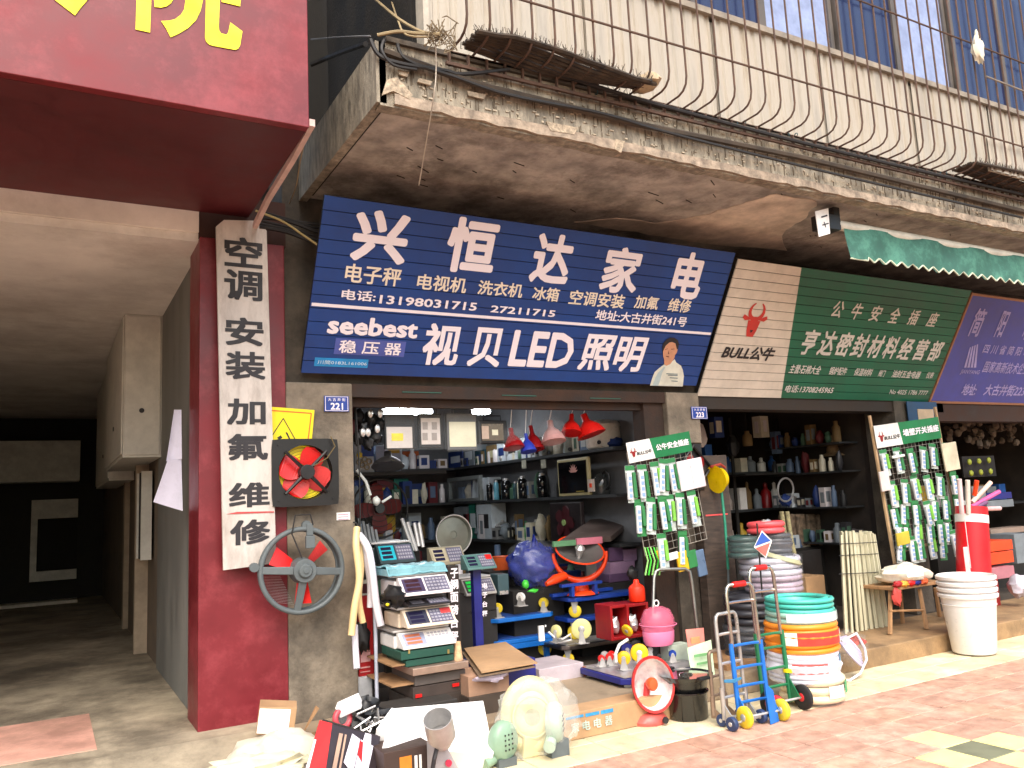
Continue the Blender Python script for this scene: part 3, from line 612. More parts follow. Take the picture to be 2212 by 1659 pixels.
def bull(t, pl, c, w, mt1, mt2, par=None):
    # horned head: ring-like horns open at the top, a bar of ears, a tapering muzzle
    g = G(); cx, cy = c; hn = 14; A = []
    for i in range(hn+1):
        a = R(-215+250*i/hn)*1.0; A.append(a)
    for i in range(hn):
        a0, a1 = R(115+310*i/hn), R(115+310*(i+1)/hn); f0 = 1-abs(i-hn/2)/(hn/2); f1 = 1-abs(i+1-hn/2)/(hn/2)
        r0 = .30*w; q0, q1 = r0-(.03+.12*f0)*w, r0-(.03+.12*f1)*w
        g.poly([on(pl, cx+q0*math.cos(a0), cy+.22*w+q0*math.sin(a0), .004), on(pl, cx+r0*1.1*math.cos(a0), cy+.22*w+r0*math.sin(a0), .004), on(pl, cx+r0*1.1*math.cos(a1), cy+.22*w+r0*math.sin(a1), .004), on(pl, cx+q1*math.cos(a1), cy+.22*w+q1*math.sin(a1), .004)])
    for pts in ([(-.5, .02), (-.46, .12), (-.25, .04), (0, 0), (.25, .04), (.46, .12), (.5, .02), (.38, -.06), (.2, -.03), (-.2, -.03), (-.38, -.06)], [(-.25, -.05), (.25, -.05), (.2, -.35), (.13, -.55), (-.13, -.55), (-.2, -.35)]):
        g.poly([on(pl, cx+x*w, cy+y*w, .0045) for x, y in pts])
    o = t.part('bull_emblem', g, mt1, par=par)
    g = G(); g.poly([on(pl, cx-.07*w, cy-.34*w, .006), on(pl, cx+.07*w, cy-.34*w, .006), on(pl, cx, cy-.44*w, .006)]); t.part('emblem_mark', g, ink, par=par) if w > .15 else None
c = sp(1628, 688); bull(gs, S2, (c[0], c[1]-.0), .31, M("emblem red", (196, 52, 44), .35, var=.05), ink)
g = G(); 
# purple sign
ps = T('purple_shop_sign', 'purple shop sign in a thin wooden frame at the right edge', 'shop sign', on(SP, 9.8, -.08))
g = G(); slabp(g, SP, 8.64, -.085, 11.6, 1.15, -.02, .012); ps.part('panel', g, purple_sign)
g = G(); 
for q in ((8.615, -.11, 11.6, -.085), (8.615, 1.15, 11.6, 1.175), (8.615, -.085, 8.64, 1.15)): slabp(g, SP, *q, -.02, .02)
ps.part('frame', g, M('tan frame', (158, 112, 84), .6))
lav = M('lavender print', (168, 160, 214), .5)
g = G(); row(g, '简', (2086, 725), (2133, 667), .02); row(g, '阳', (2143, 727), (2182, 672), .02); row(g, '市', (2200, 732), (2240, 678), .02)
row(g, '地址:', (2072, 852), (2112, 829), .025); row(g, '大古井街223号', (2120, 853), (2232, 833), .025)
row(g, '四 川 省 简 阳 市', (2118, 762), (2225, 750), .015); row(g, '国家高新技术企业', (2118, 803), (2225, 785), .015)
for k in range(4):
    a = sp(2080+k*7, 793); b = sp(2085+k*7, 793); c_ = sp(2093+k*5, 742+k*-2+6); g.poly([on(S2, a[0], a[1], .002), on(S2, b[0], b[1], .002), on(S2, c_[0]+.02, c_[1], .002), on(S2, c_[0], c_[1]-.01, .002)])
row(g, 'JIANYANG', (2070, 808), (2115, 799), .01)
ps.part('lettering', g, lav, stuff=True)
# vertical board
BP = Yplane(5.60); vb = T('vertical_sign_board', 'tall white vertical board with black characters on the red column', 'sign board', (1.2, 5.6, 1.19))
def bp(u, v): return uvw(BP, u, v)
out = [bp(*p) for p in [(467, 489), (484, 475), (562, 477), (576, 499), (597, 1216), (482.6, 1232)]]
g = G(); g.prism([on(BP, a, b, 0) for a, b in out][::-1], (0, .025, 0)); vb.part('board', g, M('weathered white board', (206, 198, 190), .6, var=.08, dirt=.5, dcol=(128, 112, 100), dscale=3, stretch=(2, 2, .6)))
for ch, u0, u1, v0, v1 in (('空', 484.6, 566.5, 515, 577), ('调', 484, 566.5, 585, 649), ('安', 486, 569, 686, 748), ('装', 487, 573, 758.6, 821.6), ('加', 490, 573.6, 859, 920.6), ('氟', 491, 578.5, 934, 998), ('维', 494, 581.8, 1038, 1100.8), ('修', 496.8, 583.5, 1117, 1182)):
    g = G(); g.text(ch, BP, bp(u0, v1-3), bp(u1, v0+3), .032); vb.part('character', g, M('faded black lettering', (44, 42, 46), .6, var=.1))
g = G(); a = bp(488, 1111); b = bp(592, 1107); g.poly([on(BP, a[0], a[1], .004), on(BP, b[0], b[1], .004), on(BP, b[0], b[1]+.008, .004), on(BP, a[0]+.07, a[1]+.012, .004)]); vb.part('red_stripe', g, M('red tape', (190, 70, 70), .6))
# house number plates
for u0, v0, u1, v1, num, lb, Yp in ((700, 856, 753, 889, '221', 'blue house number plate 221 on the left concrete pillar', 5.69), (1494, 879, 1526, 905, '223', 'blue house number plate 223 on the middle pillar', 5.69)):
    pl = Yplane(Yp); a = uvw(pl, u0, v1); b = uvw(pl, u1, v0); t = T('house_number_plate', lb, 'number plate', (a[0], Yp, a[1]), 'blue house number plates')
    g = G(); slabp(g, pl, a[0], a[1], b[0], b[1], 0, .006); t.part('plate', g, M('plate blue', (26, 62, 150), .35), bevel=.002)
    p2 = (pl[0]+pl[3]*.0065, *pl[1:]); w, h = b[0]-a[0], b[1]-a[1]
    g = G(); g.text(num, p2, (a[0]+w*.25, a[1]+h*.12), (a[0]+w*.75, a[1]+h*.55), .03); g.text('大 古 井 街', p2, (a[0]+w*.15, a[1]+h*.66), (a[0]+w*.85, a[1]+h*.86), .01)
    for q in ((.04, .04, .96, .07), (.04, .93, .96, .96), (.04, .07, .06, .93), (.94, .07, .96, .93)): slabp(g, p2, a[0]+w*q[0], a[1]+h*q[1], a[0]+w*q[2], a[1]+h*q[3], 0, .001)
    t.part('lettering', g, white_print)
pl = Yplane(5.694); a = uvw(pl, 727, 1124); b = uvw(pl, 756, 1106); t = T('paper_label', 'small white notice label stuck on the left concrete pillar', 'label', (a[0], 5.69, a[1])); g = G(); slabp(g, pl, a[0], a[1], b[0], b[1], 0, .002); t.part('sheet', g, paper)
g = G()
for k in range(3): slabp(g, pl, a[0]+.012, b[1]-.018-.016*k, b[0]-.012, b[1]-.013-.016*k, .0025, .003)
t.part('print', g, M('red blue print', (170, 120, 150), .6))
# yellow warning sign
pl = Yplane(5.67); c4 = [uvw(pl, *p) for p in [(560, 1010), (668, 1012), (679, 886), (560, 877)]]
t = T('warning_sign', 'bright yellow warning sign half hidden behind the white board', 'warning sign', (c4[0][0], 5.67, c4[0][1])); g = G(); g.prism([on(pl, a, b) for a, b in c4], (0, -.004, 0)); t.part('panel', g, yellow)
def strip(g, pl, a, b, w, h=.006):
    a = uvw(pl, *a); b = uvw(pl, *b); d = Vector((b[0]-a[0], b[1]-a[1])).normalized()*w/2; nn = Vector((-d.y, d.x))
    g.poly([on(pl, a[0]+nn.x, a[1]+nn.y, h), on(pl, a[0]-nn.x, a[1]-nn.y, h), on(pl, b[0]-nn.x, b[1]-nn.y, h), on(pl, b[0]+nn.x, b[1]+nn.y, h)])
g = G(); strip(g, pl, (560, 885), (672, 893), .008); strip(g, pl, (672, 893), (664, 960), .008); t.part('border', g, M('orange border', (236, 110, 30), .5))
g = G(); strip(g, pl, (588, 940), (611.6, 904), .006); strip(g, pl, (611.6, 904), (641, 956), .006); strip(g, pl, (600, 948), (608, 943), .02); strip(g, pl, (618, 934), (625, 948), .010); t.part('symbol', g, ink)
# awning of the right shop
aw = T('green_awning', 'rolled green awning with scalloped hem and white roller at the right', 'awning', (7, 4.35, 3.5))
a = Vector((5.62, 4.36, 3.665)); b = Vector((9.4, 4.36, 3.665)); g = G(); g.tube([a, b], .042, 12); aw.part('roller', g, M('cream roller tube', (222, 220, 206), .4), smooth=True)
g = G(); N = 310; vs_ = []; fs = []
for i in range(N+1):
    x = 5.68+(9.4-5.68)*i/N; hem = 3.36+.045*(2*abs(((x-5.9)/.145) % 1-.5)) if x > 5.9 else 3.37
    for j, f in enumerate((0, .3, .6, 1)):
        z = 3.66+(hem-3.66)*f; vs_.append((x, 4.325+.012*math.sin(x*9+f*3)-.02*f, z))
for i in range(N):
    for j in range(3): fs.append((i*4+j, (i+1)*4+j, (i+1)*4+j+1, i*4+j+1))
g.add(vs_, fs); aw.part('cloth', g, M('green awning cloth', (56, 108, 94), .7, var=.2, vscale=4, dirt=.35, dcol=(120, 180, 160), dscale=4), smooth=True)
g = G(); g.tube([(5.68+(9.4-5.68)*i/N, 4.30+.0, (3.36+.045*(2*abs((((5.68+3.72*i/N)-5.9)/.145) % 1-.5)) if 5.68+3.72*i/N > 5.9 else 3.37)) for i in range(N+1)], .007, 5); aw.part('hem', g, M('pale piping', (206, 214, 190), .6))
g = G(); g.box(5.40, 4.30, 3.60, 5.60, 4.42, 3.72); g.box(5.56, 4.32, 3.62, 5.63, 4.40, 3.80); aw.part('bracket', g, black)
pl = Yplane(4.285); g = G(); c4 = [uvw(pl, *p) for p in [(1768, 512), (1792, 505), (1788, 450), (1760, 457)]]; g.prism([on(pl, x, y) for x, y in c4], (0, -.006, 0)); st_ = aw.part('sticker', g, paper)
g = G(); strip(g, pl, (1772, 470), (1785, 466), .012, .01); strip(g, pl, (1774, 487), (1788, 483), .008, .01); strip(g, pl, (1778, 480), (1782, 492), .01, .01); aw.part('print', g, ink, par=st_)
# ================================================================= wall-hung fans, hoses, left pillar
def fan_blade(g, pl, c, r0, r1, a, w, tilt=.02, h=0, n=8, round_=True):
    # a broad blade from radius r0 to r1 round the centre c of the plane, twisted out of it
    top = []; bot = []
    for i in range(n+1):
        f = i/n; r = r0+(r1-r0)*f; hw = w*(.35+.65*math.sin(math.pi*min(1, f*.62+.18))) if round_ else w*(.6+.4*f)
        if round_ and f > .85: hw *= math.sqrt(max(0.02, 1-((f-.85)/.16)**2))
        for s_, L in ((1, top), (-1, bot)):
            x = r*math.cos(a)-s_*hw*math.sin(a); y = r*math.sin(a)+s_*hw*math.cos(a)
            L.append(on(pl, c[0]+x, c[1]+y, h+s_*tilt))
    k = len(top); g.add(top+bot, [(i, i+1, k+i+1, k+i) for i in range(k-1)])
    g.add([p+pl[3]*.003 for p in top+bot], [(k+i, k+i+1, i+1, i) for i in range(k-1)])
# square black exhaust fan
pl = Yplane(5.585); c = uvw(pl, 661, 1020); t = T('square_exhaust_fan', 'square black exhaust fan with four red blades hung on the left pillar', 'exhaust fan', (c[0], 5.6, c[1]), None)
s_ = .228; g = G(); N = 32
ang = [2*math.pi*i/N for i in range(N)]
def sq(a, r): 
    cc, ss = math.cos(a), math.sin(a); k = max(abs(cc), abs(ss)); q = min(1.0, 1.0); x, y = cc/k, ss/k
    if abs(x) > .86 and abs(y) > .86: f = (abs(x)+abs(y)-1.72)*.3; x *= 1-f*.35; y *= 1-f*.35
    return x*r, y*r
tl = .035
def tp(x, y, h): return on(pl, c[0]+x, c[1]+y-tl*x*0, h)
for (r_in, h) in ((.185, 0),):
    vs_ = [tp(*sq(a, s_), 0) for a in ang]+[tp(r_in*math.cos(a), r_in*math.sin(a), 0) for a in ang]+[tp(*sq(a, s_), -.03) for a in ang]+[tp(r_in*math.cos(a), r_in*math.sin(a), -.07) for a in ang]
    fs = []
    for i in range(N): j = (i+1) % N; fs += [(i, j, N+j, N+i), (2*N+i, 2*N+j, j, i), (N+i, N+j, 3*N+j, 3*N+i)]
    g.add(vs_, fs)
t.part('frame', g, M('black gloss frame', (20, 19, 20), .35))
for k in range(4):
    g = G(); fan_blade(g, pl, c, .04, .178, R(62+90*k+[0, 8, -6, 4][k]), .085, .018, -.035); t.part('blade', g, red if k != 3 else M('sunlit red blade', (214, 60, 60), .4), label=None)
g = G()
for k in range(4):
    a = R(45+90*k); g.tube([on(pl, c[0]+.03*math.cos(a), c[1]+.03*math.sin(a), .02), on(pl, c[0]+.2*math.cos(a), c[1]+.2*math.sin(a), .012)], [.014, .010], 6)
    g.cyl(on(pl, c[0]+.262*math.cos(a), c[1]+.262*math.sin(a), 0), on(pl, c[0]+.262*math.cos(a), c[1]+.262*math.sin(a), .006), .006, 8)
t.part('strut', g, black)
g = G(); g.cyl(on(pl, c[0], c[1], -.03), on(pl, c[0], c[1], .045), .05, 20); t.part('hub', g, black, bevel=.003)
g = G(); g.poly([on(pl, c[0]+.178*math.cos(R(a)), c[1]+.178*math.sin(R(a)), -.06) for a in range(80, 320, 12)]); t.part('yellow_guard', g, yellow)
g = G()
for k in range(7): g.torus(on(pl, c[0], c[1], -.06), pl[3], .05+.02*k, .0016, 28, 4)
t.part('guard_wire', g, M('dark guard wire', (120, 100, 30), .5))
g = G(); g.tube([on(pl, c[0]+.04, c[1]+.04, .05), on(pl, c[0]+.13, c[1]+.09, .06), on(pl, c[0]+.19, c[1]+.17, .05), on(pl, c[0]+.17, c[1]+.24, .02)], .004, 6); t.part('power_lead', g, M('olive lead', (100, 84, 48), .6), smooth=True)
# round grey fan
pl = Yplane(5.50); c = uvw(pl, 653, 1232); t = T('round_exhaust_fan', 'round grey exhaust fan with three red blades leaning on the column foot', 'exhaust fan', (c[0], 5.5, c[1]))
Rr = .268; g = G(); g.torus(on(pl, c[0], c[1], 0), pl[3], Rr, .017, 48, 10); g.torus(on(pl, c[0], c[1], -.08), pl[3], Rr-.008, .012, 48, 8)
vs_ = []; N = 48
for i in range(N): a = 2*math.pi*i/N; vs_ += [on(pl, c[0]+(Rr-.003)*math.cos(a), c[1]+(Rr-.003)*math.sin(a), 0), on(pl, c[0]+(Rr-.012)*math.cos(a), c[1]+(Rr-.012)*math.sin(a), -.08)]
g.add(vs_, [(2*i, 2*((i+1) % N), 2*((i+1) % N)+1, 2*i+1) for i in range(N)]); t.part('ring', g, grey_metal, smooth=True)
for k, a in enumerate((R(176), R(-6), R(262))):
    g = G(); a0 = (c[0]+.07*math.cos(a), c[1]+.07*math.sin(a)); a1 = (c[0]+(Rr-.005)*math.cos(a), c[1]+(Rr-.005)*math.sin(a)); d = Vector((-math.sin(a), math.cos(a)))*.026
    P4 = [(a0[0]+d.x, a0[1]+d.y, .06), (a0[0]-d.x, a0[1]-d.y, .06), (a1[0]-d.x*.9, a1[1]-d.y*.9, .01), (a1[0]+d.x*.9, a1[1]+d.y*.9, .01)]
    g.prism([on(pl, *p) for p in P4], -pl[3]*.022); t.part('strut', g, grey_metal, bevel=.006)
g = G(); g.cyl(on(pl, c[0], c[1], -.03), on(pl, c[0], c[1], .075), .085, 28, .075); g.cyl(on(pl, c[0], c[1], .075), on(pl, c[0], c[1], .095), .05, 24, .04); g.cyl(on(pl, c[0], c[1], .095), on(pl, c[0], c[1], .102), .018, 12); t.part('hub', g, grey_metal, bevel=.004)
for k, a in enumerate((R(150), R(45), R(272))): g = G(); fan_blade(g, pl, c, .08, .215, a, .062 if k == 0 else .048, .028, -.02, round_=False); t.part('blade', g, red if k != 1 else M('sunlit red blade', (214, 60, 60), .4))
for k, (a, L) in enumerate(((R(172), .085), (R(84), .05))):
    g = G(); q = (c[0]+(Rr+L*.5)*math.cos(a), c[1]+(Rr+L*.5)*math.sin(a)); g.cyl(on(pl, q[0], q[1], -.02), on(pl, q[0], q[1], .012), .03, 12); g.box(0, 0, 0, .001, .001, .001, Matrix.Translation(on(pl, q[0], q[1], 0))); t.part('mounting_lug', g, grey_metal)
g = G(); q = (c[0]+.05, c[1]+.19); slabp(g, pl, q[0]-.03, q[1]-.05, q[0]+.03, q[1]+.03, .0, .03); slabp(g, pl, q[0]-.022, q[1]+.03, q[0]+.022, q[1]+.11, .0, .02); t.part('capacitor_box', g, grey_metal, bevel=.004)
g = G(); g.tube([on(pl, q[0]+.02, q[1]+.1, .02), on(pl, q[0], q[1]+.17, .03), on(pl, q[0]-.1, q[1]+.17, .03), on(pl, q[0]-.12, q[1]+.05, .02), on(pl, q[0]-.06, q[1]-.1, .02), on(pl, c[0], c[1]+.05, .03)], .005, 6); t.part('power_lead', g, blk_w, smooth=True)
g = G()
for k in range(18): g.tube([on(pl, c[0]-.245+.004*k, c[1]-.02-.010*k, -.075), on(pl, c[0]-.13+.005*k, c[1]-.03-.011*k, -.05)], .0012, 3)
t.part('guard_wire', g, steel)

# hoses hanging at the shop opening
def hose_thing(lb, pts, r, mt): 
    P_ = [Vector(p) for p in pts]; q = []
    for i in range(len(P_)-1):
        a = P_[max(i-1, 0)]; b = P_[i]; c_ = P_[i+1]; d = P_[min(i+2, len(P_)-1)]
        for k in range(6): f = k/6; q.append(.5*((2*b)+(-a+c_)*f+(2*a-5*b+4*c_-d)*f*f+(-a+3*b-3*c_+d)*f**3))
    q.append(P_[-1]); g = G(); g.tube(q, r, 12); return one('hanging_hose', lb, 'hose', g, mt, 'hoses hanging at the shop opening', smooth=True)
hm = M('cream hose pipe', (236, 206, 150), .4, var=.05); hw = M('white hose pipe', (226, 224, 234), .35, var=.04)
hose_thing('cream hose, the long left strand hanging from the pillar corner', [PY(771, 1140, 5.55), PY(769, 1180, 5.5), PY(776, 1250, 5.48), PY(766, 1310, 5.48), PY(759, 1372, 5.48)], .024, hm)
hose_thing('shorter cream hose strand just behind the long cream one', [PY(772, 1150, 5.6), PY(780, 1220, 5.56), PY(775, 1290, 5.56), PY(784, 1345, 5.56)], .022, hm)
hose_thing('thick white hose arching out to the right', [PY(775, 1155, 5.56), PY(795, 1185, 5.5), PY(805, 1240, 5.5), PY(812, 1300, 5.5), PY(823, 1352, 5.48)], .026, hw)
hose_thing('white hose in the middle, cut off shortest', [PY(780, 1158, 5.62), PY(792, 1210, 5.58), PY(800, 1260, 5.58), PY(800, 1312, 5.58)], .024, hw)
hose_thing('thin grey-white hose running down to the ground', [PY(795, 1200, 5.62), PY(808, 1300, 5.58), PY(812, 1400, 5.54), PY(815, 1545, 5.45)], .013, M('grey white hose', (168, 172, 186), .4))
hose_thing('white pipe end hanging below the cream hoses', [PY(766, 1350, 5.55), PY(768, 1400, 5.55), PY(771, 1445, 5.5)], .022, hw)
g = G(); g.tube([PY(764, 1128, 5.69), PY(772, 1132, 5.55), PY(776, 1142, 5.55)], .005, 6); one('wire_hook', 'wire hook the hoses hang from at the pillar corner', 'hook', g, blk_w)
# red leaflet rack + red box behind the hoses
t = T('red_display_box', 'narrow red display box with white print behind the hanging hoses', 'box', PY(790, 1460, 5.75)); g = G(); g.fb(774, 1290, 806, 1462, 5.75, .12); t.part('body', g, M('deep red card', (176, 24, 30), .5)); g = G(); g.fb(779, 1404, 800, 1430, 5.745, .004); g.fb(779, 1440, 800, 1443, 5.745, .004); g.fb(779, 1450, 800, 1452, 5.745, .004); t.part('print', g, M('pale red print', (226, 170, 170), .5))
g = G(); g.fb(768, 1462, 806, 1560, 5.72, .15); one('paper_stack', 'pale blue-grey wrapped stack under the red display box', 'package', g, M('pale wrapping', (170, 172, 176), .6, var=.15), bevel=.01)
g = G(); g.blob(PY(785, 1375, 5.66), (.05, .04, .10), 4, .4); one('black_lamp_head', 'black lamp head dangling in front of the red display box', 'lamp', g, black, smooth=True)

# ================================================================= shop 1 interior
shelf_m = M('dark shelf board', (44, 46, 48), .6, var=.2)
for k, z in enumerate((2.0, 1.56, 1.10, .62)):
    g = G(); g.box(4.60, 6.25, z-.03, 4.88, 10.0, z); one('wall_shelf', '%s dark shelf on the right wall of the appliance shop' % ['top', 'second', 'third', 'lowest'][k], 'shelf', g, shelf_m)
    g = G(); g.box(1.92, 9.98, z-.03, 4.9, 10.28, z); one('wall_shelf', '%s dark shelf across the back wall of the appliance shop' % ['top', 'second', 'third', 'lowest'][k], 'shelf', g, shelf_m)
def xbox(g, u0, v0, u1, v1, X=4.6, d=.2):
    vm = (v0+v1)/2; um = (u0+u1)/2
    return g.box(X, PX(u1, vm, X).y, PX(um, v1, X).z, X+d, PX(u0, vm, X).y, PX(um, v0, X).z)
def shelf_z(u, v, X=4.6):
    z = PX(u, v, X).z; return min((2.0, 1.56, 1.10, .62), key=lambda s: abs(s-z))
def xcarton(nm, lb, cat, u0, v0, u1, v1, mt, d=.2, accent=None, grp=None):
    # carton on the right-hand shelves, standing on the nearest shelf
    z = shelf_z((u0+u1)/2, v1); vm = (v0+v1)/2; ya, yb = PX(u1, vm, 4.63).y, PX(u0, vm, 4.63).y; zt = PX((u0+u1)/2, v0, 4.63).z
    if zt < z+.03: zt = z+.12
    t = T(nm, lb, cat, (4.7, (ya+yb)/2, z), grp); g = G(); g.box(4.63, ya+.008, z+.001, 4.63+d, yb-.008, zt); t.part('body', g, mt, bevel=.003)
    if accent:
        g = G(); h = zt-z; w = yb-ya; g.box(4.627, ya+w*.2, z+h*.3, 4.63, ya+w*.8, z+h*.7); t.part('print', g, accent)
    return t
cw = M('white carton', (196, 204, 210), .6, var=.1); cb = M('blue carton', (24, 50, 110), .55, var=.2); cg_ = M('grey carton', (120, 128, 134), .6, var=.15); ct = M('teal carton', (16, 110, 92), .55); cbr = M('brown carton', (120, 96, 60), .7); cr2 = M('maroon carton', (96, 24, 30), .6)
items = [  # top shelf
 ('carton', 'dark blue carton on the top shelf nearest the back corner', 968, 975, 1000, 1014, cb, cw), ('carton', 'grey carton on the top shelf right of the dark blue one', 1001, 962, 1024, 1012, cg_, cw),
 ('carton', 'dark teal carton on the top shelf beneath the large floodlight', 1025, 972, 1048, 1005, M('deep teal carton', (20, 60, 70), .6), cb), ('carton', 'brown two-window carton on the top shelf', 1050, 962, 1072, 1004, cbr, M('cream print2', (200, 190, 150), .6)),
 ('carton', 'white carton with a blue corner on the top shelf', 1073, 955, 1092, 998, cw, cb), ('carton', 'grey-white carton with a small dark mark on the top shelf', 1093, 945, 1118, 995, cw, ink), ('carton', 'second grey-white carton with a dark mark under the black floodlight', 1119, 945, 1146, 992, cw, ink),
 # third row
 ('carton', 'teal carton on the third shelf behind the grey pan', 1012, 1086, 1030, 1128, ct, cw), ('carton', 'white carton printed with dark bottles on the third shelf', 1026, 1088, 1062, 1130, cw, ink), ('carton', 'small grey carton left of the teal one', 980, 1095, 1008, 1140, cg_, None), ('carton', 'low maroon carton on the third shelf', 1000, 1110, 1012, 1146, cr2, None)]
for nm, lb, u0, v0, u1, v1, mt, ac in items: xcarton(nm, lb, 'carton', u0, v0, u1, v1, mt, accent=ac, grp='cartons on the right wall shelves')
# back wall goods (y = 10)
r_ = random.Random(11)
cols = [cw, cb, cg_, ct, cbr, cr2, M('ochre carton', (186, 150, 40), .6), M('orange carton', (180, 84, 30), .6)]
names = ['white', 'navy', 'grey', 'teal', 'brown', 'maroon', 'ochre', 'orange']; slot = ['far left', 'left', 'left of centre', 'centre', 'right of centre', 'right', 'far right', 'last']
for si, z in enumerate((2.0, 1.56, 1.10, .62, .152)):
    x = 3.0
    for k in range(6):
        w = r_.uniform(.16, .28); h = r_.uniform(.16, .36); ci = r_.randrange(8); 
        t = T('carton', '%s carton %s on the %s of the back wall' % (names[ci], slot[k], ['top shelf', 'second shelf', 'third shelf', 'lowest shelf', 'floor at the foot'][si]), 'carton', (x+w/2, 10, z), 'cartons along the back wall')
        g = G(); g.box(x, 9.99, z+.001, x+w-.012, 10.25, z+h); t.part('body', g, cols[ci], bevel=.004)
        g = G(); g.box(x+w*.2, 9.986, z+h*.35, x+w*.7, 9.99, z+h*.7); t.part('print', g, cols[(ci+1) % 8]); x += w
# big blue-white printed boxes, left of the top shelf
def zbox(nm, lb, cat, u0, v0, u1, v1, Y, d, mt, accent=None, grp=None, ab=(.2, .3, .8, .7), mtb=.004):
    g = G(); g.fb(u0, v0, u1, v1, Y, d); p = PY((u0+u1)/2, v1, Y); t = T(nm, lb, cat, p, grp); t.part('body', g, mt, bevel=mtb)
    if accent:
        g = G(); g.fb(u0+(u1-u0)*ab[0], v0+(v1-v0)*ab[1], u0+(u1-u0)*ab[2], v0+(v1-v0)*ab[3], Y-.004, .004); t.part('print', g, accent)
    return t
t = zbox('lamp_carton', 'white and blue carton printed with five round lamps at the upper left of the shop', 'carton', 766, 960, 808, 1022, 7.2, .25, M('pale lamp carton', (176, 188, 200), .5), M('blue print field', (30, 70, 150), .5), ab=(.35, .02, .98, .42))
g = G()
for x, y in ((788, 992), (798, 997), (783, 1004), (793, 1009), (776, 998)): p = PY(x, y, 7.19); g.torus(p, (0, 1, 0), .022, .006, 16, 5)
t.part('lamp_print', g, M('beige ring print', (170, 160, 130), .5))
g = G(); p = PY(777, 983, 7.18); g.cyl(p, p+Vector((0, .005, 0)), .03, 5); t.part('star_print', g, M('yellow star print', (220, 200, 60), .5))
zbox('lamp_carton', 'plain bluish carton with an ochre patch beside the round-lamp carton', 'carton', 812, 962, 866, 1018, 7.3, .25, M('bluish carton', (150, 164, 190), .5), M('ochre patch', (186, 150, 40), .6), ab=(.5, 0, .95, .3))
g = G(); g.box(2.3, 7.15, 1.83, 3.3, 7.6, 1.86); one('carton_shelf', 'short shelf carrying the two lamp cartons on the left side', 'shelf', g, shelf_m)
# lit ceiling lamps
lm = M('lit lamp tube', (245, 250, 255), .3, emit=30)
for k, (u0, v0, u1, v1, Y, lb) in enumerate([(838, 880, 935, 893, 7.6, 'long lit lamp panel above the first floodlight'), (1030, 881, 1060, 893, 8.2, 'short bright lit lamp above the black floodlight')]):
    a = PY(u0, (v0+v1)/2, Y); b = PY(u1, (v0+v1)/2, Y); t = T('ceiling_lamp', lb, 'lamp', (a+b)/2, 'lit lamps in the appliance shop')
    g = G(); g.box(a.x, Y, a.z-.03, b.x, Y+.12, a.z+.02); t.part('diffuser', g, lm, bevel=.01)
    g = G(); g.box(a.x-.02, Y-.01, a.z+.021, b.x+.02, Y+.13, a.z+.05); t.part('housing', g, white)
    g = G(); g.tube([(a.x+.05, Y+.06, a.z+.05), (a.x+.05, Y+.06, 2.9)], .005, 5); g.tube([(b.x-.05, Y+.06, a.z+.05), (b.x-.05, Y+.06, 2.9)], .005, 5); t.part('cord', g, ink)
# hanging goods under the lintel, y about 5.98
HR = T('hanging_rail', 'thin rail under the shop lintel from which floodlights and lamps hang', 'rail', (3.2, 5.98, 2.28)); g = G(); g.tube([(1.92, 5.98, 2.33), (4.6, 5.98, 2.33)], .008, 6); HR.part('bar', g, steel)
def flood(lb, u0, v0, u1, v1, p0, Y, frame, panel, chips, film=True):
    g = G(); g.fb(u0, v0, u1, v1, Y, .05); a = PY((u0+u1)/2, v1, Y); t = T('floodlight', lb, 'floodlight', a, 'floodlights hanging under the lintel'); t.part('frame', g, frame, bevel=.008)
    g = G(); g.fb(*p0, Y-.006, .006); t.part('panel', g, panel, bevel=.002)
    for q, mt in chips: g = G(); g.fb(*q, Y-.009, .003); t.part('chip', g, mt)
    w = PY(u1, v0, Y).x-PY(u0, v0, Y).x; top = PY((u0+u1)/2, v0, Y); g = G(); g.tube([top+Vector((-w*.3, .02, 0)), top+Vector((-w*.3, .02, .04)), top+Vector((w*.3, .02, .04)), top+Vector((w*.3, .02, 0))], .005, 5); g.tube([top+Vector((0, .02, .04)), (top.x, Y+.02, max(2.33, top.z+.06))], .003, 4); t.part('bracket', g, black)
    if film:
        q = G(); x0, x1 = PY(u0-5, v0, Y).x, PY(u1+5, v0, Y).x; z0, z1 = PY(u0, v1+4, Y).z, PY(u0, v0-8, Y).z; n = 8; vs_ = []
        for i in range(n+1):
            for j in range(n+1): f, h = i/n, j/n; vs_.append((x0+(x1-x0)*f, Y-.02-.015*noise(Vector((f*4+u0, h*5, 1))), z0+(z1-z0)*h))
        q.add(vs_, [(i*(n+1)+j, (i+1)*(n+1)+j, (i+1)*(n+1)+j+1, i*(n+1)+j+1) for i in range(n) for j in range(n)]); t.part('plastic_bag', q, glassy, smooth=True)
    return t
pw_ = M('pale lamp panel', (214, 206, 200), .35, var=.04); py_ = M('creamy lamp panel', (226, 224, 196), .35, var=.03)
flood('black floodlight with a bright yellow chip, leftmost under the lintel', 833, 894, 897, 970, (835.5, 922, 891, 968), 5.98, black, pw_, [((846, 936, 871, 952), M('yellow chip', (240, 222, 60), .4))])
flood('floodlight with four square lenses, second from the left', 906, 893, 955, 968, (910, 903, 951, 960), 6.0, black, pw_, [((913+20*i, 912+23*j, 924+20*i, 928+23*j), M('grey lens', (160, 152, 146), .3)) for i in range(2) for j in range(2)])
flood('large plain cream floodlight wrapped in film, third from the left', 966, 893, 1030, 972, (971, 911, 1028, 965), 5.98, M('grey housing', (96, 98, 100), .4), py_, [])
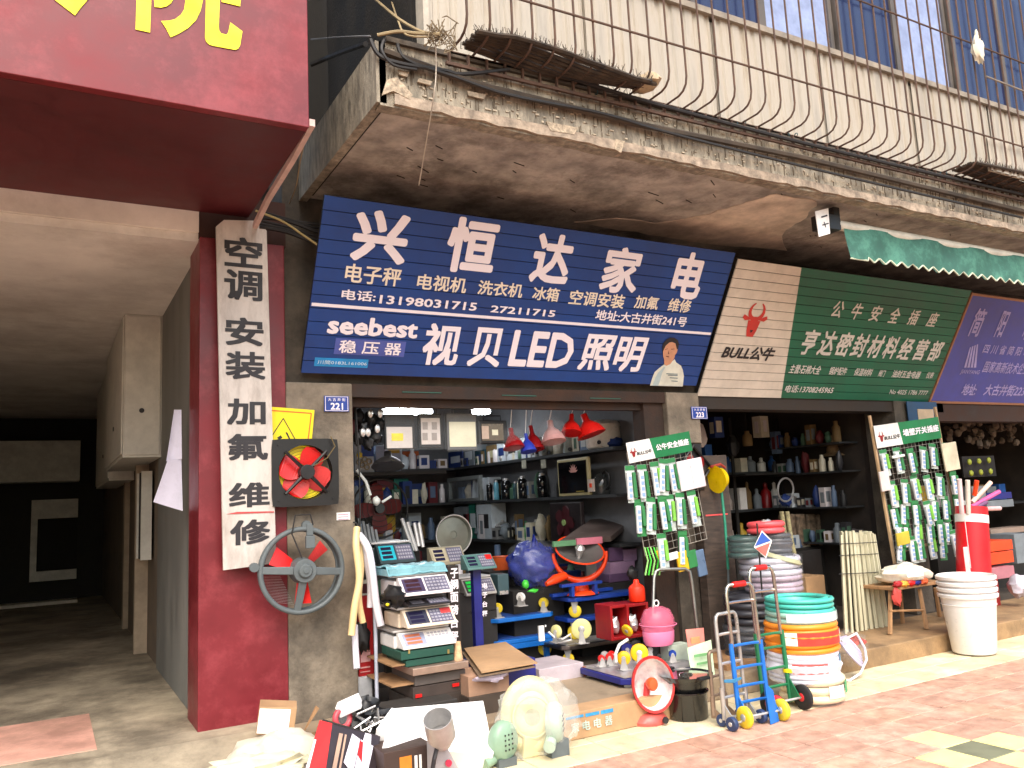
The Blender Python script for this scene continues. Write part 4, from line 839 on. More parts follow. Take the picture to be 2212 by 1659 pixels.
t = flood('black framed floodlight with an empty mirrored recess, rightmost', 1034, 908, 1096, 958, (1041, 915, 1088, 952), 6.0, black, M('mirror recess', (120, 110, 100), .25, .6), [((1041, 920, 1056, 948), M('warm reflector', (200, 178, 160), .35)), ((1063, 928, 1076, 940), py_)], film=False)
# headlamps bunch
t = T('headlamp_bunch', 'bunch of black headlamps hanging at the upper left corner of the opening', 'headlamps', PY(790, 960, 5.98)); r_ = random.Random(4)
for k, (u, v) in enumerate([(773, 900), (785, 925), (800, 905), (812, 940), (775, 945), (795, 955), (818, 915)]): g = G(); g.blob(PY(u, v, 6.0+.04*r_.random()), (.045, .05, .06), k, .3); t.part('head', g, black, smooth=True)
for u, v in ((800, 893), (821, 893), (815, 926), (784, 934), (795, 934)): g = G(); p = PY(u, v, 5.93); g.lathe([(.001, -.01), (.018, -.008), (.022, .0), (.012, .02)], 10, Matrix.Translation(p)@Matrix.Rotation(R(90), 4, 'X')@Matrix.Rotation(R(180), 4, 'X')@Matrix.Scale(1.6, 4, (0, 1, 0))); t.part('lens', g, chrome, smooth=True)
g = G(); g.tube([PY(762, 858, 5.95), PY(768, 900, 5.95), PY(770, 960, 5.95)], .008, 5); g.tube([PY(768, 870, 5.93), PY(776, 1000, 5.93), PY(778, 1120, 5.93), PY(775, 1170, 5.93)], .006, 5); t.part('strap', g, black)
g = G(); g.blob(PY(765, 920, 6.02), (.03, .03, .13), 3, .2); t.part('red_strap', g, cr2, smooth=True)
def shade(lb, u, v, w, h, mt, Y=6.0, tilt=0, inner=None, cord=True, cat='pendant lamp', grp='lamps hanging under the lintel', film=False):
    p = PY(u, v, Y); s_ = pm(u, v, Y); ww, hh = w*s_/2, h*s_
    t = T('pendant_lamp', lb, cat, p, grp); mt4 = Matrix.Translation(p)@Matrix.Rotation(tilt, 4, 'Y')@Matrix.Rotation(R(-14), 4, 'X')
    g = G(); g.open = True; g.lathe([(ww, 0), (ww*.98, .008), (ww*.90, hh*.16), (ww*.76, hh*.34), (ww*.54, hh*.5), (ww*.34, hh*.6), (ww*.24, hh*.68), (ww*.22, hh*.98), (ww*.15, hh)], 22, mt4); t.part('shade', g, mt, smooth=True)
    g = G(); g.lathe([(ww*.9, .006), (ww*.6, hh*.3), (ww*.1, hh*.6)], 18, mt4); t.part('reflector', g, inner or mt, smooth=True)
    if cord: g = G(); q = mt4@Vector((0, 0, hh)); g.tube([q, (q.x, Y, 2.33)], .0035, 4); t.part('cord', g, white)
    if film: g = G(); g.blob(mt4@Vector((0, 0, hh*.45)), (ww*1.15, ww*1.0, hh*.75), 5, .15); t.part('plastic_bag', g, glassy, smooth=True)
    return t
shade('dark red bell lamp in a clear bag right of the black floodlight', 1110, 968, 48, 46, M('deep red shade', (150, 16, 22), .3), film=True)
shade('small blue bell lamp between the red lamps', 1142, 976, 36, 42, M('blue shade', (40, 60, 170), .3))
shade('red bell lamp half behind the small blue lamp', 1155, 972, 44, 56, M('deep red shade', (150, 16, 22), .3), Y=6.1)
shade('pale pink-rimmed lamp wrapped in clear film', 1196, 955, 56, 50, M('pale pink shade', (200, 150, 146), .35), film=True)
shade('red conical lamp, left one of the pair before the white cooker', 1234, 936, 46, 46, M('bright red shade', (200, 24, 18), .3), tilt=R(14), Y=5.98)
shade('red conical lamp tilted in front of the big white rice cooker', 1278, 940, 66, 50, M('bright red shade', (200, 24, 18), .3), tilt=R(-12), Y=5.96)
shade('wide black dish lamp with bright inside on the left of the opening', 838, 1008, 72, 34, M('charcoal shade', (44, 42, 42), .35), Y=6.05, tilt=R(6), inner=M('bright reflector', (170, 150, 130), .25, .7), cord=False)
g = G(); g.tube([PY(770, 1015, 6.0), PY(790, 1040, 6.0), PY(800, 1070, 6.0)], .012, 6); p = PY(813, 1082, 6.0); g.blob(p, (.03, .03, .035), 2, .1); g.tube([PY(825, 1085, 6.0), PY(845, 1072, 6.0)], .01, 6); one('small_work_lamp', 'small work lamp with a white bulb on a bent arm under the dish lamp', 'lamp', g, M('pale bulb', (196, 200, 196), .3), smooth=True)
# rice cookers and such on the top shelf
def cooker(lb, u0, v0, u1, v1, mt, z=2.0, X=4.78, handle=True, nm='rice_cooker', cat='rice cooker', grp='rice cookers on the top shelf'):
    um = (u0+u1)/2; p = PX(um, v1, X); s_ = pm(um, v1, p.y); r = (u1-u0)*s_/2*.9; h = (v1-v0)*s_; p.z = z
    t = T(nm, lb, cat, p, grp); g = G(); m4 = Matrix.Translation(p+Vector((0, 0, .002))); g.lathe([(r*.86, 0), (r, h*.08), (r, h*.7), (r*1.03, h*.74), (r*1.03, h*.8)], 26, m4); t.part('body', g, mt, smooth=True)
    g = G(); g.lathe([(r*1.0, h*.8), (r*.85, h*.9), (r*.3, h*.97), (.02, h*.98)], 26, m4); t.part('lid', g, mt, smooth=True)
    if handle:
        for sg in (-1, 1): g = G(); g.box(p.x-.02, p.y+sg*r-.03, p.z+h*.6, p.x+.02, p.y+sg*(r+.05), p.z+h*.66); t.part('handle', g, mt, bevel=.006)
    g = G(); g.cyl((p.x-r*.8, p.y-r*.72, p.z+h*.2), (p.x-r*.84, p.y-r*.75, p.z+h*.2), .02, 12); t.part('switch', g, ink)
    return t
cooker('big white rice cooker at the street end of the top shelf', 1262, 900, 1346, 966, M('ivory enamel', (236, 228, 216), .3))
cooker('small pale grey cooker left of the big white rice cooker', 1216, 928, 1256, 970, M('grey enamel pale', (150, 152, 142), .35))
cooker('small greenish-grey cooker in the middle of the top shelf', 1172, 938, 1210, 975, M('greenish grey enamel', (140, 146, 134), .35), handle=False)
g = G(); c0 = PX(1150, 965, 4.7); g.blob(Vector((4.7, c0.y, 2.07)), (.08, .14, .07), 9, .25); one('bagged_goods', 'pink and white goods in plastic on the top shelf behind the blue lamp', 'bagged goods', g, M('pinkish film', (206, 176, 176), .3), smooth=True)
# second row: thermos flasks, lotus cooker, kettle
def flask(lb, u, v0, v1, w, mt, X=4.68, z=1.56, grp='flasks and bottles on the second shelf', nm='flask'):
    p = PX(u, v1, X); s_ = pm(u, v1, p.y); r = w*s_/2; h = (v1-v0)*s_; p.z = z+.001; t = T(nm, lb, 'flask', p, grp); m4 = Matrix.Translation(p)
    g = G(); g.lathe([(r*.9, 0), (r, .01), (r, h*.4), (r*.93, h*.43), (r, h*.46), (r*.98, h*.8), (r*.6, h*.9)], 16, m4); t.part('body', g, mt, smooth=True)
    g = G(); g.lathe([(r*.6, h*.9), (r*.55, h), (.004, h)], 16, m4); t.part('cap', g, steel if mt is not steel else black, smooth=True)
blkgl = M('glossy black', (16, 16, 18), .12, coat=.5)
for lb, u, v0, v1, w, mt in (('glossy black flask with a paper tag, left of the tagged pair', 1130, 1020, 1068, 20, blkgl), ('glossy black flask with a paper tag, right of the pair', 1172, 1012, 1064, 22, blkgl), ('dark green-black flask deeper on the second shelf', 1058, 1035, 1075, 14, blkgl), ('sky blue flask between two black ones', 1073, 1034, 1076, 12, M('sky blue enamel', (96, 160, 180), .3)), ('black kettle-shaped flask with bright highlights', 1094, 1030, 1075, 22, blkgl), ('slim teal flask left of the tagged pair', 1114, 1035, 1072, 10, M('slim teal', (40, 70, 76), .3)), ('tall pale strip bottle beside the tagged pair', 1120, 1032, 1070, 5, M('pale strip', (200, 196, 170), .4))): flask(lb, u, v0, v1, w, mt)
for u, v, lb in ((1132, 1003, 'left'), (1174, 1002, 'right')): g = G(); p = PX(u, v, 4.6); g.box(4.598, p.y-.05, p.z-.045, 4.6, p.y+.05, p.z+.045); one('price_tag', 'square paper price tag on the top shelf edge above the %s black flask' % lb, 'tag', g, M('tag paper', (150, 148, 132), .7), 'price tags on the shelf edge')
a = PX(1208, 1062, 4.62); t = T('induction_cooker', 'black induction cooker with cream edge and pink flower print, stood upright on the second shelf', 'induction cooker', (4.62, PX(1240, 1060, 4.62).y, 1.561))
y0, y1 = PX(1275, 1025, 4.62).y, PX(1208, 1025, 4.62).y; zt = PX(1240, 990, 4.62).z
g = G(); g.box(4.60, y0, 1.561, 4.635, y1, zt); t.part('rim', g, M('cream rim', (186, 174, 130), .4), bevel=.01)
g = G(); g.box(4.592, y0+.03, 1.59, 4.60, y1-.03, zt-.03); t.part('glass_top', g, M('black glass', (12, 11, 14), .08, coat=.5), bevel=.002)
g = G(); yc, zc = (y0+y1)/2-.03, (1.59+zt)/2+.03; fpl = plane_at((4.591, yc, zc), (0, -1, 0), (0, 0, 1))
for k in range(7):
    a = R(15+25*k); g.prism([on(fpl, 0, 0, 0), on(fpl, .045*math.cos(a-.25), .045*math.sin(a-.25), 0), on(fpl, .085*math.cos(a), .085*math.sin(a), 0), on(fpl, .045*math.cos(a+.25), .045*math.sin(a+.25), 0)], fpl[3]*.001*(k+1)*.4)
t.part('flower_print', g, M('pink petals', (206, 150, 140), .5))
g = G(); g.box(4.590, y0+.08, 1.60, 4.592, y0+.22, 1.605); t.part('print', g, M('gold print', (190, 170, 80), .5))
# glass kettle
p = PX(1300, 1056, 4.68); p.z = 1.562; s_ = pm(1300, 1056, p.y); m4 = Matrix.Translation(p); t = T('glass_kettle', 'dark glass kettle with black handle and a paper label on the second shelf', 'kettle', p)
g = G(); g.lathe([(.075, 0), (.085, .02), (.08, .12), (.055, .19), (.02, .21)], 22, m4); t.part('body', g, M('smoked glass', (52, 54, 54), .08, alpha=.75, coat=.5), smooth=True)
g = G(); g.tube([p+Vector((0, -.03, .2)), p+Vector((-.01, -.09, .23)), p+Vector((0, -.13, .18)), p+Vector((0, -.13, .08)), p+Vector((0, -.08, .05))], .012, 8); t.part('handle', g, black, smooth=True)
g = G(); g.box(p.x-.10, p.y-.01, p.z+.03, p.x-.088, p.y+.09, p.z+.15); t.part('label', g, M('kettle label', (206, 190, 178), .5)); g = G(); g.box(p.x-.103, p.y+.02, p.z+.07, p.x-.1, p.y+.06, p.z+.11); t.part('label_print', g, orange)
# things on the second shelf further in
t = T('glass_heater', 'grey framed glass box with a looped white cord on the second shelf', 'heater', (4.62, 8.9, 1.56)); g = G(); y0, y1 = PX(1038, 1060, 4.62).y, PX(968, 1060, 4.62).y; zt = PX(1000, 1030, 4.62).z
for q in ((y0, 1.562, y0+.05, zt), (y1-.05, 1.562, y1, zt), (y0+.05, zt-.05, y1-.05, zt), (y0+.05, 1.562, y1-.05, 1.60)): g.box(4.61, q[0], q[1], 4.66, q[2], q[3])
t.part('frame', g, M('grey frame', (120, 124, 122), .4), bevel=.004); g = G(); g.box(4.64, y0+.05, 1.60, 4.645, y1-.05, zt-.05); t.part('pane', g, glassy)
for k, (u, lb) in enumerate(((1012, 'first'), (1022, 'second'), (1032, 'third'), (1042, 'fourth'))):
    z = 1.562; p = PX(u+6, 1080, 4.64); g = G(); g.box(-.09, -.015, 0, .09, .015, .28, Matrix.Translation((4.74, p.y, z))@Matrix.Rotation(R(14), 4, 'X')); one('upright_pack', '%s of four flat white packs leaning on the second shelf' % lb, 'pack', g, cw, 'packs leaning on the second shelf', bevel=.003)
# pots on third shelf
for k, (u, v0, v1, w, lb) in enumerate([(1085, 1090, 1130, 34, 'steel pot with bright rim, left on the third shelf'), (1122, 1082, 1130, 34, 'steel pot with bright rim, middle of the third shelf'), (1158, 1080, 1128, 34, 'glass-lidded steel pot, right on the third shelf')]):
    p = PX(u, v1, 4.76); p.z = 1.101; s_ = pm(u, v1, p.y); r = w*s_/2; h = .2; m4 = Matrix.Translation(p); t = T('cooking_pot', lb, 'pot', p, 'pots on the third shelf')
    g = G(); g.open = True; g.lathe([(r*.8, 0), (r, .03), (r, h*.7), (r*1.06, h*.72)], 20, m4); t.part('body', g, M('dark steel', (110, 106, 98), .25, 1), smooth=True)
    g = G(); g.lathe([(r*1.04, h*.72), (r*.8, h*.9), (.02, h), (.02, h*1.1), (.001, h*1.12)], 20, m4); t.part('lid', g, chrome, smooth=True)
p = PX(1136, 1132, 4.66); g = G(); g.lathe([(.04, 0), (.045, .02), (.04, .13), (.012, .17), (.012, .21)], 12, Matrix.Translation((4.66, p.y, 1.101))); one('green_bottle', 'bright green bottle in front of the pots', 'bottle', g, M('green bottle', (10, 120, 50), .3), smooth=True)
t = T('box_fan', 'dark maroon box fan with a pale green hub leaning on the third shelf', 'box fan', (4.55, PX(1220, 1140, 4.55).y, 1.102)); y0, y1 = PX(1254, 1110, 4.55).y, PX(1187, 1110, 4.55).y
g = G(); g.box(4.55, y0, 1.102, 4.6, y1, 1.50); t.part('housing', g, M('black maroon', (24, 12, 14), .5), bevel=.01); fpl = plane_at((4.548, (y0+y1)/2, 1.30), (0, -1, 0), (0, 0, 1)); g = G()
for k in range(5): fan_blade(g, fpl, (0, 0), .03, .17, R(72*k), .06, .004, .004)
t.part('blade', g, M('dark maroon blade', (66, 12, 22), .5)); g = G(); g.cyl(on(fpl, 0, 0, .006), on(fpl, 0, 0, .02), .03, 14); t.part('hub', g, M('pale green hub', (150, 180, 110), .5))
# big dim fan deep left
pl = Yplane(7.4); c = uvw(pl, 820, 1098); t = T('large_wall_fan', 'large round fan with dark red blades dim at the left inside the shop', 'fan', (c[0], 7.4, c[1])); g = G()
for k in range(5): g.torus(on(pl, c[0], c[1], .02*(k == 0)), pl[3], .27-.05*k*1.0, .010 if k == 0 else .003, 36, 6)
t.part('guard', g, M('dark guard', (50, 50, 50), .5), smooth=True)
for k in range(4): g = G(); fan_blade(g, pl, c, .04, .24, R(90*k+5), .07, .012, -.04); t.part('blade', g, M('deep red blade', (120, 30, 32), .5))  # blades in an even deep red
g = G(); g.cyl(on(pl, c[0], c[1], -.05), on(pl, c[0], c[1], .02), .045, 16); t.part('hub', g, grey_metal)
g = G(); g.tube([on(pl, c[0], c[1]-.27, -.02), on(pl, c[0], .2, -.02)], .02, 8); g.cyl(on(pl, c[0], .152, -.02), on(pl, c[0], .2, -.02), .2, 20); t.part('stand', g, black)

# ---- counters the goods stand on
t = T('goods_counter', 'low dark counter the scales and pans stand on', 'counter', (2.9, 6.6, .152)); g = G(); g.box(2.15, 6.35, .153, 3.35, 6.95, .80); t.part('body', g, M('dark counter', (40, 36, 34), .7, var=.2)); 
t = T('wall_counter', 'dark counter along the right wall below the shelves', 'counter', (4.7, 7.4, .152)); g = G(); g.box(4.45, 6.95, .153, 4.89, 9.8, .58); t.part('body', g, M('dark counter', (40, 36, 34), .7, var=.2))
r_ = random.Random(21)
for k in range(14):
    y = 9.6-k*.19; h = r_.uniform(.12, .3); ci = r_.choice([1, 2, 4, 5, 6, 7, 3]); g = G(); g.box(4.5, y, .581, 4.5+.25, y+.17, .581+h)
    if y < 7.1: continue
    one('small_carton', '%s small carton %s on the wall counter' % (names[ci], 'at the %s place from the back' % ['first','second','third','fourth','fifth','sixth','seventh','eighth','ninth','tenth','eleventh','twelfth','thirteenth','fourteenth'][k]), 'carton', g, cols[ci], 'cartons on the wall counter', bevel=.004)
# round grey pan standing behind the scales
pl = Yplane(6.62); c = uvw(pl, 981, 1155); t = T('round_pan', 'large round grey metal pan standing upright behind the scales', 'pan', (c[0], 6.62, c[1])); q4 = Matrix.Translation(on(pl, *c))@Matrix.Rotation(R(90), 4, 'X'); g = G(); g.open = True
g.lathe([(.001, -.02), (.03, -.02), (.034, -.014), (.15, -.03), (.165, .0), (.172, .004)], 32, q4); t.part('dish', g, M('dull pan metal', (120, 122, 112), .45, .6), smooth=True); g = G(); g.torus(on(pl, *c), pl[3], .17, .006, 36, 6); t.part('rim', g, steel)
# long silver ducts and rods behind
for k, (u0, v0, u1, v1) in enumerate([(868, 1120, 893, 1190), (880, 1128, 900, 1190), (895, 1130, 905, 1180), (905, 1130, 914, 1182), (935, 1190, 945, 1230)]):
    g = G(); g.tube([PY(u0, v0, 6.75), PY(u1, v1, 6.7)], .018, 8); one('metal_rod', '%s grey metal rod leaning behind the teal scale' % ['first', 'second', 'third', 'fourth', 'fifth'][k], 'rod', g, steel, 'rods behind the scales')
g = G(); g.fb(772, 1168, 865, 1192, 6.9, .3); t = T('white_rack_box', 'white rack box with two dark display windows under the dim fan', 'box', PY(820, 1192, 6.9)); t.part('body', g, M('off white casing', (190, 192, 196), .5), bevel=.005); g = G(); g.fb(786, 1175, 812, 1186, 6.895, .005); g.fb(824, 1172, 858, 1184, 6.895, .005); t.part('window', g, navy)
g = G(); a = PY(772, 1192, 6.9); g.box(a.x-.1, 6.85, .153, a.x+.55, 7.3, a.z-.001); one('left_counter', 'dark counter carrying the white rack box', 'counter', g, M('dark counter', (40, 36, 34), .7, var=.2))

# ================================================================= price scales
def price_scale(lb, u0, v0, u1, v1, Y, body, panel, lcd_, kind=0, depth=.30, tray=True, pole=None, back=True, grp='electronic price scales', rise=.10):
    a = PY(u0, v1, Y); b = PY(u1, v1, Y); zt = PY((u0+u1)/2, v0, Y+rise).z; z0 = PY((u0+u1)/2, v1, Y).z; x0, x1 = a.x, b.x; h = zt-z0
    t = T('price_scale', lb, 'scale', ((x0+x1)/2, Y, z0), grp)
    pl = plane_at((x0, Y, z0+.012), (1, 0, 0), (0, rise, h-.012)); w = x1-x0; L = math.hypot(rise, h-.012)
    g = G(); g.prism([(x0, Y, z0), (x0, Y, z0+.012), (x0, Y+rise, zt), (x0, Y+rise+.03, zt), (x0, Y+rise+.03, z0)], (w, 0, 0)); t.part('panel', g, body, bevel=.003)
    if back:
        g = G(); g.box(x0-.015, Y+rise+.03, z0-.01, x1-.02, Y+rise+depth, zt-.02); t.part('body', g, body, bevel=.01)
    if tray:
        g = G(); g.box(x0-.03, Y+rise+.01, zt+.004, x1+.0, Y+rise+depth+.02, zt+.018); t.part('tray', g, steel if kind != 2 else M('dark bag film', (60, 62, 64), .3), bevel=.003)
    g = G(); slabp(g, pl, w*.05, L*.1, w*.46, L*.9, 0, .003); lc = t.part('display_field', g, panel)
    for k in range(3): g = G(); slabp(g, pl, w*.10, L*(.18+.24*k), w*.38, L*(.34+.24*k), .003, .005); t.part('display', g, lcd_, par=lc)
    g = G(); slabp(g, pl, w*.5, L*.08, w*.95, L*.92, 0, .002); kp = t.part('keypad', g, M('keypad grey', (90, 88, 110), .5) if kind != 3 else white)
    g = G()
    for i in range(6):
        for j in range(4): slabp(g, pl, w*(.52+.07*i), L*(.14+.19*j), w*(.57+.07*i), L*(.25+.19*j), .002, .005)
    t.part('key', g, M('key caps', (150, 148, 160), .5) if kind != 3 else M('grey key caps', (170, 170, 180), .5), par=kp, stuff=True)
    if kind in (1, 4):
        g = G(); slabp(g, pl, w*.74, L*.55, w*.95, L*.88, .005, .007); t.part('sticker', g, red if kind == 1 else M('red blue sticker', (190, 60, 60), .5), par=kp)
    if pole:
        g = G(); z1 = z0-.005; g.box((x0+x1)/2-pole[0], Y+.1, pole[1], (x0+x1)/2+pole[0], Y+.1+pole[0]*1.6, z1); t.part('pole', g, pole[2], bevel=.004)
    return t
whc = M('white casing', (222, 214, 214), .35, var=.04); crc = M('cream casing', (226, 208, 184), .4, var=.04); blc = M('black casing', (28, 28, 32), .3); olc = M('olive grey casing', (150, 142, 120), .45)
price_scale('dark scale with a turquoise display field wrapped in film at the back left', 822, 1174, 900, 1216, 6.0, M('dark teal casing', (50, 66, 70), .35), M('turquoise field', (30, 176, 196), .4), lcd, tray=True)
price_scale('olive grey scale head in front of the round pan', 937, 1180, 1009, 1220, 6.05, olc, M('ivory field', (176, 166, 140), .5), lcd, tray=False, back=False, pole=(.03, .16, black))
t = price_scale('green-grey scale head with a red label on a blue pole', 1011, 1196, 1074, 1230, 5.85, M('green grey casing', (84, 120, 118), .4), M('sea green field', (70, 110, 106), .5), lcd, kind=1, tray=False, back=False, pole=(.035, .30, navy))
a = PY(1047, 1380, 5.8); pl = Yplane(5.945); c_ = uvw(pl, 1047, 1290); g = G()
for k, ch in enumerate('电子台秤'): q = uvw(pl, 1047, 1265+k*20); g.text(ch, pl, (q[0]-.022, q[1]-.022), (q[0]+.022, q[1]+.022), .02)
t.part('lettering', g, white_print)
g = G(); g.box(a.x-.24, 5.72, .165, a.x+.2, 6.2, .30); t.part('platform', g, M('dark platform', (50, 50, 56), .5), bevel=.006)
price_scale('pale scale with three bright green displays behind the blue pole', 1008, 1248, 1074, 1285, 6.3, M('pale casing', (170, 166, 160), .4), M('dark field', (60, 60, 60), .5), M('green display', (30, 220, 80), .4), grp='electronic price scales')
price_scale('pale grey scale below the green-lit one behind the blue pole', 1014, 1288, 1074, 1322, 6.35, M('pale casing', (170, 166, 160), .4), M('greenish field', (150, 160, 140), .5), lcd)
# the stack at the step edge
YS = 5.22
price_scale('white scale topping the front stack, two dark display fields', 872, 1243, 979, 1284, YS, whc, M('plum field', (60, 50, 80), .4), M('plum display', (50, 20, 30), .3))
g = G(); x0, x1 = PY(838, 1230, YS+.1).x, PY(966, 1230, YS+.1).x; zt = PY(900, 1226, YS+.1).z; n = 14; vs_ = []
for i in range(n+1):
    for j in range(7): f, h = i/n, j/6; vs_.append((x0+(x1-x0)*f, YS+.09+.32*h, zt+.006+.03*abs(noise(Vector((f*5, h*4, 2))))-(.05 if j == 0 else 0)))
g.add(vs_, [(i*7+j, (i+1)*7+j, (i+1)*7+j+1, i*7+j+1) for i in range(n) for j in range(6)]); g.box(x0+.01, YS+.1, zt-.045, x1-.01, YS+.4, zt)
one('film_wrapped_tray', 'blue-green film wrapped tray lying on the topmost stacked scale', 'tray', g, M('aqua film', (120, 170, 180), .25), smooth=True)
price_scale('black scale second from the top of the front stack', 884, 1292, 976, 1308, YS+.01, blc, blc, M('grey display', (80, 80, 88), .3), kind=2)
g = G(); g.blob(PY(850, 1288, YS+.05), (.07, .1, .07), 6, .35); g.blob(PY(838, 1303, YS+.04), (.03, .05, .03), 7, .3); one('black_bag', 'crumpled black bag stuffed left of the black scale', 'bag', g, black, smooth=True)
g = G(); p = PY(837, 1306, YS-.02); g.blob(p, (.012, .01, .01), 2, .1); one('yellow_tag', 'tiny yellow tag on the crumpled black bag', 'tag', g, yellow, smooth=True)
price_scale('cream scale with a red and blue label in the middle of the front stack', 881, 1312, 988, 1352, YS-.02, crc, M('navy field', (50, 52, 70), .4), lcd, kind=4)
price_scale('white scale with a white keypad lowest in the front stack', 872, 1360, 986, 1397, YS-.02, white, M('blue-grey field', (150, 156, 180), .4), M('orange display', (190, 110, 80), .4), kind=3)
def bx(nm, lb, cat, u0, v0, u1, v1, Y, d, mt, **k): g = G(); g.fb(u0, v0, u1, v1, Y, d); return one(nm, lb, cat, g, mt, bevel=k.pop('bevel', .004), **k)
t = zbox('green_case', 'dark green case with two brass clasps under the stacked scales', 'case', 866, 1401, 981, 1419, YS-.01, .36, dkgreen); g = G()
for u in (884, 969): g.fb(u-2, 1403, u+2, 1412, YS-.016, .006)
t.part('clasp', g, M('brass', (190, 170, 110), .35, .8))
bx('green_case', 'narrower dark green case below the clasped one', 'case', 877, 1420, 981, 1434, YS+.0, .36, dkgreen)
for k, (u0, v0, u1, v1, dy, lb, mt) in enumerate([(892, 1436, 1013, 1452, -.06, 'long brushed metal bar box on the boxes of the stack', M('brushed pinkish metal', (176, 150, 134), .35, .6)), (896, 1453, 1006, 1474, 0, 'grey-brown box under the metal bar box', M('grey brown box', (96, 86, 80), .6)), (892, 1475, 1020, 1500, .0, 'dark brown box second from the ground in the stack', M('dark brown box', (64, 52, 46), .6)), (890, 1501, 1006, 1548, .0, 'dark box at the bottom of the stack', M('darker brown box', (56, 46, 40), .6))]):
    bx('flat_box', lb, 'box', u0, v0, u1, v1, YS+dy, .42, mt, group='flat boxes under the scales')
for k, v in enumerate((1432, 1476)): g = G(); a = PY(892, v, YS); g.box(a.x-.14, YS+.02, a.z-.012, a.x+.3, YS+.5, a.z-.0015); one('plywood_sheet', '%s thin plywood sheet sticking out left between the boxes' % ['upper', 'lower'][k], 'sheet', g, wood, 'plywood sheets in the stack')
for u, v in ((905, 1504), (985, 1480), (1000, 1544)): g = G(); g.fb(u-7, v-4, u+7, v+3, YS-.012, .01); one('red_tape', {905: 'red tape patch at the left of the dark brown box', 985: 'red tape patch at the right end of the grey-brown box', 1000: 'red tape patch low at the right of the bottom box'}[u], 'tape', g, red, 'red tape patches')
g = G(); p = PY(990, 1432, YS+.02); g.lathe([(.035, 0), (.033, .03), (.024, .10), (.02, .14)], 14, Matrix.Translation(p)); one('wicker_cup', 'small tapering wicker cup on the metal bar box', 'cup', g, M('wicker', (206, 170, 130), .8, var=.2, vscale=40), smooth=True)
# black post with white characters behind the stack
t = T('lettered_post', 'black post with white vertical characters behind the stacked scales', 'post', PY(981, 1400, 5.62)); g = G(); g.fb(970, 1222, 994, 1420, 5.62, .04); t.part('post', g, M('brown black post', (34, 24, 20), .6)); pl = Yplane(5.618); g = G()
for ch, v in (('子', 1238), ('钢', 1262), ('面', 1290), ('磅', 1317), ('台', 1345), ('秤', 1374)): q = uvw(pl, 981, v); g.text(ch, pl, (q[0]-.032, q[1]-.036), (q[0]+.032, q[1]+.036), .03)
t.part('lettering', g, white_print)
g = G(); g.fb(832, 1250, 846, 1460, 5.66, .05); t = T('lettered_post', 'dark post with small white marks left of the stacked scales', 'post', PY(839, 1460, 5.66)); t.part('post', g, dark); g = G()
for v in (1275, 1295, 1335, 1360, 1385): g.fb(834, v, 842, v+8, 5.655, .004)
t.part('mark', g, M('faint white mark', (150, 150, 150), .6))

# ---- small stock filling the dim shelves and the floor of the appliance shop
r_ = random.Random(55); pal = {'white': cw, 'navy': cb, 'grey': cg_, 'pale': whc, 'brown': cbr, 'maroon': cr2, 'steel': steel, 'black': black, 'cream': ivory, 'charcoal': M('charcoal plastic', (52, 52, 56), .4), 'dull green': M('dull green pack', (70, 104, 84), .5), 'dusty blue': M('dusty blue pack', (92, 112, 140), .5)}
onum = ['first', 'second', 'third', 'fourth', 'fifth', 'sixth', 'seventh', 'eighth', 'ninth', 'tenth', 'eleventh', 'twelfth', 'thirteenth', 'fourteenth', 'fifteenth', 'sixteenth', 'seventeenth', 'eighteenth']
def stock(n, fx, what, grp, hmin=.08, hmax=.24, w0=.04, w1=.09):
    for i in range(n):
        x, y, z = fx(i); ck = r_.choice(list(pal)); w = r_.uniform(w0, w1); h = r_.uniform(hmin, hmax); kd = r_.choice(['carton', 'jar', 'parcel', 'carton']); g = G()
        if kd == 'carton': g.box(-w, -w*.8, 0, w, w*.8, h, Matrix.Translation((x, y, z+.001))@Matrix.Rotation(r_.uniform(-.2, .2), 4, 'Z'))
        elif kd == 'jar': g.lathe([(w*.8, 0), (w*.85, h*.1), (w*.8, h*.7), (w*.45, h*.82), (w*.45, h), (.001, h)], 12, Matrix.Translation((x, y, z+.001)))
        else: g.blob((x, y, z+h*.45), (w, w*.8, h*.5), i*3+n, .25, 10, 7)
        lab_ = '%s %s, %s %s' % (ck, kd, onum[i], what)
        if kd == 'carton':
            q = G(); q.box(-w*.7, -w*.8-.003, h*.25, w*.5, -w*.8, h*.8, Matrix.Translation((x, y, z+.001))); q.box(-w-.003, -w*.5, h*.2, -w, w*.5, h*.75, Matrix.Translation((x, y, z+.001)))
            tt = T(kd, lab_, kd, (x, y, z), grp); tt.part('body', g, pal[ck]); tt.part('print', q, pal[r_.choice(list(pal))], stuff=True)
        else: one(kd, lab_, kd, g, pal[ck], grp, smooth=True)
stock(16, lambda i: (4.74, 6.45+i*.2, 2.19 if i % 3 == 0 else 2.0) if False else (4.80, 6.5+i*.2, 2.0), 'from the street on the back of the top wall shelf', 'stock on the top wall shelf')
stock(15, lambda i: (4.76, 7.9+i*.13, 1.56), 'deeper along the second wall shelf', 'stock on the second wall shelf', .12, .3)
stock(16, lambda i: (4.70, 7.3+i*.16, 1.10), 'from the street on the third wall shelf', 'stock on the third wall shelf', .12, .3)
stock(16, lambda i: (4.70, 6.4+i*.21, .62), 'from the street on the lowest wall shelf', 'stock on the lowest wall shelf', .12, .3)
stock(12, lambda i: (2.25+i*.09, 6.85, .80), 'from the left on the back of the dark counter', 'stock on the dark counter', .1, .24, .03, .06)
stock(14, lambda i: (2.9+i*.115, 7.6+.15*(i % 2), .152), 'from the left on the dim floor behind the trolleys', 'stock on the shop floor', .5, 1.0, .06, .09)
stock(15, lambda i: (2.7+i*.125, 9.8+.05*(i % 2), 2.0), 'from the left on the top back shelf', 'stock on the top back shelf', .1, .26, .04, .07)
